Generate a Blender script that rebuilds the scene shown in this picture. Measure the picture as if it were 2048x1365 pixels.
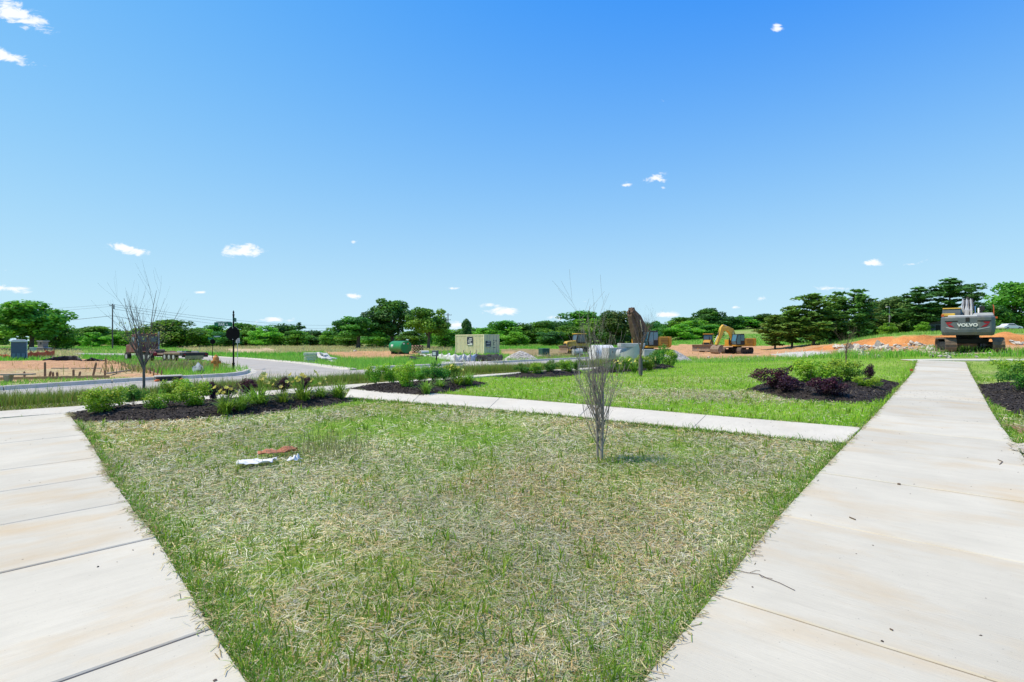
import bpy, bmesh, math, random
import numpy as np
from mathutils import Vector, Matrix, noise as mnoise

for o in list(bpy.data.objects):
    bpy.data.objects.remove(o, do_unlink=True)
SC = bpy.context.scene
COL = SC.collection
RND = random.Random(7)
RNG = np.random.default_rng(11)
RAD = math.radians

# ---------------------------------------------------------------- camera
cd = bpy.data.cameras.new('camera')
cd.sensor_width = 36.0
cd.lens = 1050.0/2048.0*36.0
cd.clip_start = .05
cd.clip_end = 4000
cam = bpy.data.objects.new('camera', cd)
COL.objects.link(cam)
cam.location = (0, 0, 1.6)
cam.rotation_euler = (RAD(90), 0, 0)
SC.camera = cam
SC.render.resolution_x = 1024
SC.render.resolution_y = 682

# ---------------------------------------------------------------- sun and sky
SUN_EL = 61.0
SUN_AZ = -98.0            # degrees from +Y towards +X; the sun stands to the left
sv = Vector((math.sin(RAD(SUN_AZ))*math.cos(RAD(SUN_EL)), math.cos(RAD(SUN_AZ))*math.cos(RAD(SUN_EL)), math.sin(RAD(SUN_EL))))
sd = bpy.data.lights.new('sun', 'SUN')
sd.energy = 5.0
sd.angle = RAD(.53)
sd.color = (1.0, .88, .68)
sun = bpy.data.objects.new('sun', sd)
COL.objects.link(sun)
sun.rotation_euler = sv.to_track_quat('Z', 'Y').to_euler()
sun.location = (-40, 10, 80)

W = bpy.data.worlds.new('World')
SC.world = W
W.use_nodes = True
wn, wl = W.node_tree.nodes, W.node_tree.links
wn.clear()
def wnode(t, **k):
    n = wn.new(t)
    for a, b in k.items():
        setattr(n, a, b)
    return n
wout = wnode('ShaderNodeOutputWorld')
wbg = wnode('ShaderNodeBackground')
wbg.inputs['Strength'].default_value = .15
sky = wnode('ShaderNodeTexSky', sky_type='NISHITA')
sky.sun_disc = False
sky.sun_elevation = RAD(SUN_EL)
sky.sun_rotation = RAD(SUN_AZ)
sky.air_density = 1.0
sky.dust_density = 0.0
sky.ozone_density = 6.0
hs = wnode('ShaderNodeHueSaturation')
hs.inputs['Saturation'].default_value = 1.2
wl.new(sky.outputs[0], hs.inputs['Color'])
# film-like response for the whole sky, per channel: out = A*x/(x+b) with x = in-c (blue: a power)
spc = wnode('ShaderNodeSeparateColor'); cmc = wnode('ShaderNodeCombineColor')
wl.new(hs.outputs[0], spc.inputs[0])
def wm(op, a, b):
    n = wnode('ShaderNodeMath', operation=op)
    for i, v in enumerate((a, b)):
        if isinstance(v, (int, float)): n.inputs[i].default_value = v
        else: wl.new(v, n.inputs[i])
    return n.outputs[0]
for i, (A, c, b) in enumerate(((4.25, .28, .78), (6.5, .7, 1.16))):
    x = wm('MAXIMUM', wm('SUBTRACT', spc.outputs[i], c), .02)
    wl.new(wm('DIVIDE', wm('MULTIPLY', x, A), wm('ADD', x, b)), cmc.inputs[i])
wl.new(wm('MULTIPLY', wm('POWER', spc.outputs[2], .03), 6.05), cmc.inputs[2])
# small fair-weather clouds, laid out by direction: (Dx/Dy, Dz/Dy), half sizes and tilt
tc = wnode('ShaderNodeTexCoord')
sep = wnode('ShaderNodeSeparateXYZ')
wl.new(tc.outputs['Generated'], sep.inputs[0])
def wmath(op, a, b=None, clamp=False):
    n = wnode('ShaderNodeMath', operation=op, use_clamp=clamp)
    for i, v in enumerate((a, b)):
        if v is None: continue
        if isinstance(v, (int, float)): n.inputs[i].default_value = v
        else: wl.new(v, n.inputs[i])
    return n.outputs[0]
dy = wmath('MAXIMUM', sep.outputs[1], .02)
ca = wmath('DIVIDE', sep.outputs[0], dy)
cb = wmath('DIVIDE', sep.outputs[2], dy)
cxy = wnode('ShaderNodeCombineXYZ')
wl.new(ca, cxy.inputs[0]); wl.new(cb, cxy.inputs[1])
CLOUDS = [  # px, py, half width px, half height px, tilt deg, strength
    (30, 26, 88, 24, -24, 1.0), (10, 112, 66, 15, -16, .9), (256, 498, 52, 11, -9, .95), (482, 502, 46, 14, 3, 1.0),
    (1554, 58, 17, 12, 15, .8), (1256, 369, 15, 6, 10, .7), (1310, 357, 32, 12, 12, .75), (1328, 376, 9, 4, 0, .5),
    (1324, 200, 16, 6, -35, .35), (1742, 527, 32, 8, 0, .85), (1668, 577, 44, 6, 0, .55), (1520, 597, 16, 6, 0, .6), (1466, 615, 17, 5, 0, .7),
    (1340, 630, 34, 7, 0, .8), (978, 611, 24, 6, 0, .85), (1010, 623, 40, 9, 0, 1.0), (702, 592, 22, 7, -8, .85),
    (708, 484, 10, 5, 0, .6), (402, 585, 22, 4, 0, .6), (30, 578, 48, 8, -4, .85), (906, 577, 16, 4, 0, .5), (545, 640, 50, 8, 0, .55),
    (1170, 603, 11, 4, 0, .4), (1830, 527, 60, 5, 10, .3), (910, 650, 40, 9, 0, .8), (1110, 636, 20, 6, 0, .6), (10, 540, 14, 4, 0, .4)]
acc = None
for (px, py, hw, hh, tilt, st) in CLOUDS:
    mp = wnode('ShaderNodeMapping', vector_type='TEXTURE')
    wl.new(cxy.outputs[0], mp.inputs['Vector'])
    mp.inputs['Location'].default_value = ((px-1024)/1050, (682.5-py)/1050, 0)
    mp.inputs['Rotation'].default_value = (0, 0, RAD(tilt))
    mp.inputs['Scale'].default_value = (hw/1050*1.35, hh/1050*1.5, 1)
    ln = wnode('ShaderNodeVectorMath', operation='LENGTH')
    wl.new(mp.outputs[0], ln.inputs[0])
    m = wmath('MULTIPLY', wmath('SUBTRACT', 1.0, ln.outputs['Value'], True), .3+.75*st)
    acc = m if acc is None else wmath('MAXIMUM', acc, m)
cn = wnode('ShaderNodeTexNoise')
cmp_ = wnode('ShaderNodeMapping')
cmp_.inputs['Scale'].default_value = (30, 62, 1)
wl.new(cxy.outputs[0], cmp_.inputs['Vector']); wl.new(cmp_.outputs[0], cn.inputs['Vector'])
cn.inputs['Scale'].default_value = 1.0
cn.inputs['Detail'].default_value = 6
cn.inputs['Roughness'].default_value = .66
cn.inputs['Distortion'].default_value = .5
cl = wmath('ADD', wmath('MULTIPLY', acc, 1.75), wmath('MULTIPLY', wmath('SUBTRACT', cn.outputs[0], .60), 3.4))
cr = wnode('ShaderNodeMapRange', interpolation_type='SMOOTHSTEP')
wl.new(cl, cr.inputs[0])
cr.inputs[1].default_value = .28; cr.inputs[2].default_value = 1.1
gate = wmath('GREATER_THAN', acc, .01)
cf = wmath('MULTIPLY', wmath('MULTIPLY', cr.outputs[0], gate), .92)
mixc = wnode('ShaderNodeMix', data_type='RGBA')
wl.new(cf, mixc.inputs[0])
wl.new(cmc.outputs[0], mixc.inputs[6])
mixc.inputs[7].default_value = (7.0, 7.1, 7.3, 1)
wl.new(mixc.outputs[2], wbg.inputs[0])
wl.new(wbg.outputs[0], wout.inputs[0])

SC.view_settings.view_transform = 'Standard'
SC.view_settings.look = 'None'
SC.view_settings.exposure = 0.0
SC.view_settings.gamma = 1.0
SC.view_settings.use_curve_mapping = False
# ---------------------------------------------------------------- terrain and pixel -> ground
F = 1050.0; CX = 1024.0; HY = 682.5; EYE = 1.6
US = np.array([-800, 0, 300, 600, 900, 1150, 1350, 1500, 1650, 1850, 2050, 2800], float)
YS = np.array([20, 40, 60, 85, 120, 200, 350, 700], float)
ZT = np.array([
    [0]*12,
    [-.2, -.2, -.1, .1, .1, .1, .1, .15, .5, .95, 1.0, 1.2],
    [-.5, -.5, -.7, 0, -.05, -.1, -.2, -.1, .55, 1.2, 1.35, 1.5],
    [-.4, -.4, -.6, 0, 0, -.3, -.35, -.45, .4, 1.7, 1.9, 2],
    [-.3, -.3, -.3, .1, .1, 0, .1, .5, 1.4, 2.8, 3.0, 3.1],
    [.2, .2, .2, .2, .2, .8, 3.0, 4.5, 5.0, 5.9, 6.4, 7],
    [.5, .5, .5, .6, 1.0, 3, 8, 11, 12, 13, 14, 14],
    [2, 2, 2, 2, 3, 8, 14, 18, 20, 20, 20, 20]], float)

def sm(a, b, x):
    t = np.clip((np.asarray(x, float)-a)/(b-a), 0, 1)
    return t*t*(3-2*t)

def bank(u, Y):
    B = 1.15*sm(1560, 1780, u)
    Yb = np.interp(u, [1560, 1700, 1900, 2100], [78, 64, 57, 55])
    return B, Yb

def T(x, y):
    x = np.asarray(x, float); y = np.asarray(y, float)
    near = .0166*np.clip(y, -15, 45)+.007*np.clip(x, -30, 40)
    yy = np.maximum(y, 1.0)
    u = np.clip(CX+F*x/yy, -800, 2799.9)
    Y = np.clip(yy, 20.001, 699.9)
    iu = np.clip(np.searchsorted(US, u)-1, 0, len(US)-2)
    fu = (u-US[iu])/(US[iu+1]-US[iu]); fu = fu*fu*(3-2*fu)*.5+fu*.5
    ly = np.log(Y); LY = np.log(YS)
    iy = np.clip(np.searchsorted(LY, ly)-1, 0, len(YS)-2)
    fy = (ly-LY[iy])/(LY[iy+1]-LY[iy])
    def g(i, j):
        return np.where(i == 0, near, ZT[i, j])
    a = g(iy, iu)*(1-fu)+g(iy, iu+1)*fu
    b = g(iy+1, iu)*(1-fu)+g(iy+1, iu+1)*fu
    far = a*(1-fy)+b*fy
    B, Yb = bank(u, Y)
    far = far+B*sm(-1.5, 1.0, Y-Yb)
    return np.where(y < 20, near, far)

def hit(px, py, ymax=900.0):
    """ground point seen at a pixel of the photograph"""
    dx = (px-CX)/F; dz = (HY-py)/F
    Y = np.geomspace(.8, ymax, 6000)
    h = EYE+dz*Y-T(dx*Y, Y)
    k = np.argmax(h < 0)
    if h[k] >= 0:
        k = len(Y)-1
    a, b = Y[max(k-1, 0)], Y[k]
    for _ in range(30):
        m = .5*(a+b)
        if EYE+dz*m-float(T(dx*m, m)) < 0: b = m
        else: a = m
    return np.array([dx*b, b, float(T(dx*b, b))])

def at(px, Y, dz=0.0):
    """ground point in a pixel column at a given distance"""
    x = (px-CX)/F*Y
    return np.array([x, Y, float(T(x, Y))+dz])

def pxl(x, y, z):
    return CX+F*x/y, HY-F*(z-EYE)/y
# ---------------------------------------------------------------- materials
MATS = {}
def mat(name, c, c2=None, rough=.8, metal=0.0, scale=4.0, bump=0.0, bscale=None, amount=1.0, spec=.3, detail=5, trans=0.0, coat=0.0, stretch=None, c3=None, s3=1.0, a3=.5):
    """two-tone procedural surface: noise between c and c2, optional stains c3, fine bump"""
    if name in MATS: return MATS[name]
    m = bpy.data.materials.new(name); m.use_nodes = True
    n, l = m.node_tree.nodes, m.node_tree.links
    b = n['Principled BSDF']
    b.inputs['Roughness'].default_value = rough
    b.inputs['Metallic'].default_value = metal
    b.inputs['Specular IOR Level'].default_value = spec
    b.inputs['Coat Weight'].default_value = coat
    tcn = n.new('ShaderNodeTexCoord')
    src = tcn.outputs['Object']
    if stretch:
        mp = n.new('ShaderNodeMapping'); mp.inputs['Scale'].default_value = stretch
        l.new(src, mp.inputs[0]); src = mp.outputs[0]
    if c2 is None: c2 = tuple(x*.8 for x in c)
    nz = n.new('ShaderNodeTexNoise'); nz.inputs['Scale'].default_value = scale; nz.inputs['Detail'].default_value = detail
    l.new(src, nz.inputs['Vector'])
    mr = n.new('ShaderNodeMapRange'); l.new(nz.outputs[0], mr.inputs[0])
    mr.inputs[1].default_value = .5-.2/amount; mr.inputs[2].default_value = .5+.2/amount
    mx = n.new('ShaderNodeMix'); mx.data_type = 'RGBA'
    l.new(mr.outputs[0], mx.inputs[0])
    mx.inputs[6].default_value = (*c, 1); mx.inputs[7].default_value = (*c2, 1)
    colo = mx.outputs[2]
    if c3:
        n3 = n.new('ShaderNodeTexNoise'); n3.inputs['Scale'].default_value = s3; n3.inputs['Detail'].default_value = 8; n3.inputs['Roughness'].default_value = .65
        l.new(tcn.outputs['Object'], n3.inputs['Vector'])
        r3 = n.new('ShaderNodeMapRange'); l.new(n3.outputs[0], r3.inputs[0])
        r3.inputs[1].default_value = .53; r3.inputs[2].default_value = .72; r3.inputs[4].default_value = a3
        m3 = n.new('ShaderNodeMix'); m3.data_type = 'RGBA'
        l.new(r3.outputs[0], m3.inputs[0]); l.new(colo, m3.inputs[6]); m3.inputs[7].default_value = (*c3, 1)
        colo = m3.outputs[2]
    l.new(colo, b.inputs['Base Color'])
    if bump:
        bn = n.new('ShaderNodeTexNoise'); bn.inputs['Scale'].default_value = bscale or scale*6; bn.inputs['Detail'].default_value = 6
        l.new(src, bn.inputs['Vector'])
        bp = n.new('ShaderNodeBump'); bp.inputs['Strength'].default_value = 1.0; bp.inputs['Distance'].default_value = bump
        l.new(bn.outputs[0], bp.inputs['Height']); l.new(bp.outputs[0], b.inputs['Normal'])
    if trans:
        b.inputs['Transmission Weight'].default_value = trans
    MATS[name] = m
    return m

def leafmat(name, attr=True, c=(.06, .14, .02), c2=(.1, .2, .03), trans=.35, rough=.5, spec=.25, scale=1.5):
    """foliage: colour from the mesh's 'tint' attribute (or noise), part of the light passing through"""
    if name in MATS: return MATS[name]
    m = bpy.data.materials.new(name); m.use_nodes = True
    n, l = m.node_tree.nodes, m.node_tree.links
    b = n['Principled BSDF']; out = n['Material Output']
    b.inputs['Roughness'].default_value = rough
    b.inputs['Specular IOR Level'].default_value = spec
    if attr:
        a = n.new('ShaderNodeAttribute'); a.attribute_name = 'tint'; colo = a.outputs['Color']
        oi = n.new('ShaderNodeObjectInfo')
        hv = n.new('ShaderNodeHueSaturation'); l.new(colo, hv.inputs['Color'])
        r1 = n.new('ShaderNodeMapRange'); l.new(oi.outputs['Random'], r1.inputs[0]); r1.inputs[3].default_value = .485; r1.inputs[4].default_value = .515
        r2 = n.new('ShaderNodeMapRange'); l.new(oi.outputs['Random'], r2.inputs[0]); r2.inputs[3].default_value = .8; r2.inputs[4].default_value = 1.2
        l.new(r1.outputs[0], hv.inputs['Hue']); l.new(r2.outputs[0], hv.inputs['Value'])
        colo = hv.outputs[0]
    else:
        nz = n.new('ShaderNodeTexNoise'); nz.inputs['Scale'].default_value = scale
        tcn = n.new('ShaderNodeTexCoord'); l.new(tcn.outputs['Object'], nz.inputs['Vector'])
        mr = n.new('ShaderNodeMapRange'); l.new(nz.outputs[0], mr.inputs[0]); mr.inputs[1].default_value = .35; mr.inputs[2].default_value = .65
        mx = n.new('ShaderNodeMix'); mx.data_type = 'RGBA'; l.new(mr.outputs[0], mx.inputs[0])
        mx.inputs[6].default_value = (*c, 1); mx.inputs[7].default_value = (*c2, 1)
        colo = mx.outputs[2]
    l.new(colo, b.inputs['Base Color'])
    tr = n.new('ShaderNodeBsdfTranslucent'); l.new(colo, tr.inputs['Color'])
    ms = n.new('ShaderNodeMixShader'); ms.inputs[0].default_value = trans
    l.new(b.outputs[0], ms.inputs[1]); l.new(tr.outputs[0], ms.inputs[2]); l.new(ms.outputs[0], out.inputs[0])
    MATS[name] = m
    return m

def glassmat(name='cab_glass', c=(.03, .045, .05)):
    return mat(name, c, c, rough=.06, spec=.6, coat=.5)

# ---------------------------------------------------------------- objects
def link(o, parent=None):
    COL.objects.link(o)
    if parent is not None: o.parent = parent
    return o

def tag(o, label=None, cat=None, group=None, kind=None):
    if label: o['label'] = label
    if cat: o['category'] = cat
    if group: o['group'] = group
    if kind: o['kind'] = kind
    return o

def thing(name, loc, rz=0.0, label=None, cat=None, group=None, kind=None, rot=None):
    o = bpy.data.objects.new(name, None)
    o.empty_display_size = .2
    link(o); o.location = [float(v) for v in loc]
    o.rotation_euler = rot if rot else (0, 0, rz)
    return tag(o, label, cat, group, kind)

def copy_tree(o, parent=None):
    c = o.copy(); link(c)
    if parent is not None: c.parent = parent
    for ch in o.children:
        copy_tree(ch, c)
    return c

class MB:
    """collects shapes; build() links them as one mesh object"""
    def __init__(s): s.v = []; s.f = []
    def add(s, vs, fs):
        o = len(s.v); s.v += [tuple(float(c) for c in p) for p in vs]; s.f += [[i+o for i in f] for f in fs]; return s
    def box(s, c, d, rz=0.0, ry=0.0, rx=0.0, taper=1.0):
        M = Matrix.Rotation(rz, 3, 'Z') @ Matrix.Rotation(ry, 3, 'Y') @ Matrix.Rotation(rx, 3, 'X')
        vs = []
        for z in (-1, 1):
            k = taper if z > 0 else 1.0
            for x, y in ((-1, -1), (1, -1), (1, 1), (-1, 1)):
                vs.append(M @ Vector((x*d[0]/2*k, y*d[1]/2*k, z*d[2]/2)) + Vector(c))
        return s.add(vs, [[3, 2, 1, 0], [4, 5, 6, 7], [0, 1, 5, 4], [1, 2, 6, 5], [2, 3, 7, 6], [3, 0, 4, 7]])
    def cyl(s, a, b, r, r2=None, n=12, caps=True):
        a, b = Vector(a), Vector(b); r2 = r if r2 is None else r2
        q = (b-a).to_track_quat('Z', 'Y')
        vs = []
        for p, rr in ((a, r), (b, r2)):
            for i in range(n):
                t = 2*math.pi*i/n
                vs.append(p + q @ Vector((rr*math.cos(t), rr*math.sin(t), 0)))
        fs = [[i, (i+1) % n, n+(i+1) % n, n+i] for i in range(n)]
        if caps: fs += [list(range(n))[::-1], [n+i for i in range(n)]]
        return s.add(vs, fs)
    def tube(s, path, rad, n=8, caps=True):
        P = [Vector(p) for p in path]; m = len(P)
        R = rad if hasattr(rad, '__len__') else [rad]*m
        vs = []; up = Vector((0.13, .21, 1)).normalized()
        for i, p in enumerate(P):
            d = (P[min(i+1, m-1)]-P[max(i-1, 0)])
            if d.length < 1e-9: d = Vector((0, 0, 1))
            d.normalize()
            u = up if abs(d.dot(up)) < .95 else Vector((1, 0, 0))
            x = d.cross(u).normalized(); y = d.cross(x)
            for k in range(n):
                t = 2*math.pi*k/n
                vs.append(p + x*(R[i]*math.cos(t)) + y*(R[i]*math.sin(t)))
        fs = []
        for i in range(m-1):
            for k in range(n):
                fs.append([i*n+k, i*n+(k+1) % n, (i+1)*n+(k+1) % n, (i+1)*n+k])
        if caps: fs += [list(range(n))[::-1], [(m-1)*n+k for k in range(n)]]
        return s.add(vs, fs)
    def lathe(s, prof, n=20, c=(0, 0, 0)):
        vs = []
        for r, z in prof:
            for k in range(n):
                t = 2*math.pi*k/n
                vs.append((c[0]+r*math.cos(t), c[1]+r*math.sin(t), c[2]+z))
        fs = []
        for i in range(len(prof)-1):
            for k in range(n):
                fs.append([i*n+k, i*n+(k+1) % n, (i+1)*n+(k+1) % n, (i+1)*n+k])
        fs += [list(range(n))[::-1], [(len(prof)-1)*n+k for k in range(n)]]
        return s.add(vs, fs)
    def prism(s, pts, y0, y1):
        """outline in x,z pushed along y"""
        n = len(pts)
        vs = [(p[0], y0, p[1]) for p in pts]+[(p[0], y1, p[1]) for p in pts]
        return s.add(vs, [list(range(n)), list(range(n, 2*n))[::-1]]+[[(i+1) % n, i, n+i, n+(i+1) % n] for i in range(n)])
    def slab(s, pts, z0, z1):
        """outline in x,y pushed along z; z0, z1 numbers or per-point lists"""
        n = len(pts)
        Z0 = z0 if hasattr(z0, '__len__') else [z0]*n
        Z1 = z1 if hasattr(z1, '__len__') else [z1]*n
        vs = [(p[0], p[1], Z0[i]) for i, p in enumerate(pts)]+[(p[0], p[1], Z1[i]) for i, p in enumerate(pts)]
        return s.add(vs, [list(range(n))[::-1], list(range(n, 2*n))]+[[i, (i+1) % n, n+(i+1) % n, n+i] for i in range(n)])
    def bar(s, path, th, y0, y1):
        """thick bent bar in the x,z plane: centre line, thickness per point, from y0 to y1"""
        P = [Vector((p[0], p[1])) for p in path]; up = []; dn = []
        for i, p in enumerate(P):
            d = (P[min(i+1, len(P)-1)]-P[max(i-1, 0)]).normalized(); nn = Vector((-d.y, d.x))
            up.append(p+nn*th[i]/2); dn.append(p-nn*th[i]/2)
        m = len(P)
        vs = []
        for i in range(m):
            vs += [(up[i].x, y0, up[i].y), (up[i].x, y1, up[i].y), (dn[i].x, y1, dn[i].y), (dn[i].x, y0, dn[i].y)]
        fs = [[3, 2, 1, 0], [4*(m-1)+k for k in range(4)]]
        for i in range(m-1):
            for k in range(4):
                fs.append([4*i+k, 4*i+(k+1) % 4, 4*(i+1)+(k+1) % 4, 4*(i+1)+k])
        return s.add(vs, fs)
    def ball(s, c, r, n=10, rough=0.0, seed=0, flat=None):
        r = r if hasattr(r, '__len__') else (r, r, r)
        vs = []; fs = []; rings = n//2+1
        for i in range(rings+1):
            a = math.pi*i/rings
            for k in range(n):
                t = 2*math.pi*k/n
                d = Vector((math.sin(a)*math.cos(t), math.sin(a)*math.sin(t), math.cos(a)))
                q = 1+rough*mnoise.noise(d*1.7+Vector((seed*3.7, seed*1.3, 0)))*1.6 if rough else 1
                z = c[2]+d.z*r[2]*q
                if flat is not None: z = max(z, c[2]+flat)
                vs.append((c[0]+d.x*r[0]*q, c[1]+d.y*r[1]*q, z))
        for i in range(rings):
            for k in range(n):
                fs.append([i*n+k, (i+1)*n+k, (i+1)*n+(k+1) % n, i*n+(k+1) % n])
        return s.add(vs, fs)
    def mesh(s, name, m, smooth=None):
        me = bpy.data.meshes.new(name)
        me.from_pydata(s.v, [], s.f)
        bm = bmesh.new(); bm.from_mesh(me)
        bmesh.ops.recalc_face_normals(bm, faces=bm.faces)
        bm.to_mesh(me); bm.free()
        if smooth is not None:
            me.polygons.foreach_set('use_smooth', [True]*len(me.polygons))
            me.set_sharp_from_angle(angle=RAD(smooth))
        me.materials.append(m)
        return me
    def build(s, name, m, parent=None, smooth=None, bevel=0.0, loc=None, rz=0.0, seg=1):
        o = bpy.data.objects.new(name, s.mesh(name, m, smooth))
        link(o, parent)
        if loc is not None: o.location = [float(v) for v in loc]
        if rz: o.rotation_euler = (0, 0, rz)
        if bevel:
            b = o.modifiers.new('bevel', 'BEVEL'); b.width = bevel; b.segments = seg; b.limit_method = 'ANGLE'; b.angle_limit = RAD(35)
        return o

def quick(name, verts, faces_flat, nper, m, tint=None, parent=None, smooth=False):
    """big mesh from numpy: verts (n,3), faces_flat flat indices, nper vertices per face (int or array)"""
    me = bpy.data.meshes.new(name)
    nv = len(verts); nl = len(faces_flat)
    if np.isscalar(nper):
        nf = nl//nper; starts = np.arange(nf, dtype=np.int32)*nper
    else:
        nf = len(nper); starts = np.concatenate([[0], np.cumsum(nper)[:-1]]).astype(np.int32)
    me.vertices.add(nv); me.vertices.foreach_set('co', np.ascontiguousarray(verts, np.float32).ravel())
    me.loops.add(nl); me.loops.foreach_set('vertex_index', np.ascontiguousarray(faces_flat, np.int32))
    me.polygons.add(nf); me.polygons.foreach_set('loop_start', starts)
    if smooth: me.polygons.foreach_set('use_smooth', np.ones(nf, bool))
    if tint is not None:
        a = me.color_attributes.new('tint', 'FLOAT_COLOR', 'POINT')
        c = np.ones((nv, 4), np.float32); c[:, :3] = tint
        a.data.foreach_set('color', c.ravel())
    me.update(calc_edges=True); me.validate()
    me.materials.append(m)
    o = bpy.data.objects.new(name, me)
    return link(o, parent)

def text_mesh(s, size, m, name, parent, loc, rot, depth=.004, align='CENTER', sx=1.0, bold=0.0):
    cu = bpy.data.curves.new(name, 'FONT'); cu.body = s; cu.size = size; cu.extrude = depth
    cu.offset = bold; cu.align_x = align; cu.align_y = 'CENTER'
    t = bpy.data.objects.new('tmp_text', cu); COL.objects.link(t)
    dg = bpy.context.evaluated_depsgraph_get(); dg.update()
    me = bpy.data.meshes.new_from_object(t.evaluated_get(dg))
    bpy.data.objects.remove(t, do_unlink=True)
    me.materials.clear(); me.materials.append(m); me.name = name
    o = bpy.data.objects.new(name, me); link(o, parent)
    o.location = loc; o.rotation_euler = rot; o.scale = (sx, 1, 1)
    return o

def inpoly(x, y, poly):
    x = np.asarray(x, float); y = np.asarray(y, float); r = np.zeros(x.shape, bool)
    n = len(poly); j = n-1
    for i in range(n):
        xi, yi = poly[i][0], poly[i][1]; xj, yj = poly[j][0], poly[j][1]
        c = ((yi > y) != (yj > y)) & (x < (xj-xi)*(y-yi)/((yj-yi) if yj != yi else 1e-9)+xi)
        r ^= c; j = i
    return r

def fnoise(x, y, s, seed=0):
    """cheap smooth noise 0..1 for arrays"""
    r = np.random.default_rng(seed); v = np.zeros(np.shape(x)); w = 0
    for k in range(5):
        f = s*(1.9**k); a = .62**k
        for _ in range(3):
            t = r.uniform(0, 6.283); p = r.uniform(0, 6.283)
            v += a*np.sin(f*(x*math.cos(t)+y*math.sin(t))+p); w += a*.55
    return np.clip(.5+v/w*.5, 0, 1)
# ---------------------------------------------------------------- outlines on the ground (from pixels of the photograph)
def H2(pts): return [hit(*p)[:2] for p in pts]
def polyline_resample(P, step, start=0.0):
    P = [np.array(p, float) for p in P]
    seg = [np.linalg.norm(P[i+1]-P[i]) for i in range(len(P)-1)]; L = sum(seg); out = []
    s = start
    while s <= L+1e-6:
        t = s; i = 0
        while i < len(seg)-1 and t > seg[i]: t -= seg[i]; i += 1
        out.append(P[i]+(P[i+1]-P[i])*(t/seg[i])); s += step
    return out
def extend(P, a, b):
    P = [np.array(p, float) for p in P]
    d0 = (P[0]-P[1])/np.linalg.norm(P[0]-P[1]); d1 = (P[-1]-P[-2])/np.linalg.norm(P[-1]-P[-2])
    return [P[0]+d0*a]+P+[P[-1]+d1*b]

# right-hand walk
RW_L = extend([H2([(1420, 1205)])[0], H2([(1555, 1040)])[0], H2([(1635, 952)])[0], H2([(1755, 826.6)])[0], H2([(1826, 746)])[0], H2([(1835, 722)])[0]], 6.9, 0)
RW_R = H2([(2048, 915), (1992, 841), (1930, 722)]); RW_R = extend(RW_R, 0, 0)
rw_dir = (RW_L[-2]-RW_L[1]); rw_dir /= np.linalg.norm(rw_dir); rw_n = np.array([rw_dir[1], -rw_dir[0]])
def width_at(p):      # walk width measured square to the left edge
    w = [abs(np.dot(q-p, rw_n)) for q in RW_R]; s = [np.dot(q-p, rw_dir) for q in RW_R]
    o = np.argsort(s); return float(np.interp(0, np.array(s)[o], np.array(w)[o]))
rw_pts = polyline_resample(RW_L, 1.73, 0.05)+[RW_L[-1]]
rw_pairs = [(p, p+rw_n*width_at(p)) for p in rw_pts]
# left-hand walk
LW_R = H2([(423, 1264), (313, 1079.7), (256, 1008), (217, 954.6), (199, 918), (170, 872), (136, 828)])
lw_dir = (LW_R[-1]-LW_R[0]); lw_dir /= np.linalg.norm(lw_dir); lw_n = np.array([-lw_dir[1], lw_dir[0]])
lw_pts = [LW_R[0]-lw_dir*(1.8*k) for k in (4, 3, 2, 1)]+LW_R
lw_pairs = [(p, p+lw_n*2.3) for p in lw_pts]
# path crossing the lawn
CP_N = H2([(690, 797), (900, 812), (1100, 831), (1300, 852), (1500, 871), (1690, 890)])
CP_F = H2([(700, 780), (900, 790), (1100, 805), (1300, 823), (1500, 840), (1722, 858)])
def even(P, n):
    L = sum(np.linalg.norm(P[i+1]-P[i]) for i in range(len(P)-1)); return polyline_resample(P, L/n-1e-9, 0)[:n]+[P[-1]]
cp_pairs = list(zip(even(CP_F, 5), even(CP_N, 5)))
# walk along the road
SW_F = extend(H2([(0, 824.6), (178, 813), (650, 774), (740, 768), (933, 753), (1026, 747), (1152, 738)]), 14, 5)
SW_N = extend(H2([(136, 828), (400, 803), (689, 780), (933, 757), (1096, 744), (1152, 741)]), 14, 5)
SW_N[0] = SW_F[0]+np.array([.62, -.75])
sw_pairs = list(zip(even(SW_F, 22), even(SW_N, 22)))
# far cross walk behind the right-hand lawn
fw_a = RW_L[-1]+np.array([-.2, .05]); fw_dir = np.array([.97, -.12]); fw_b = np.array([.15, 1.0])
fw_pairs = [(fw_a+fw_dir*1.8*k+fw_b, fw_a+fw_dir*1.8*k) for k in range(9)]

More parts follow.
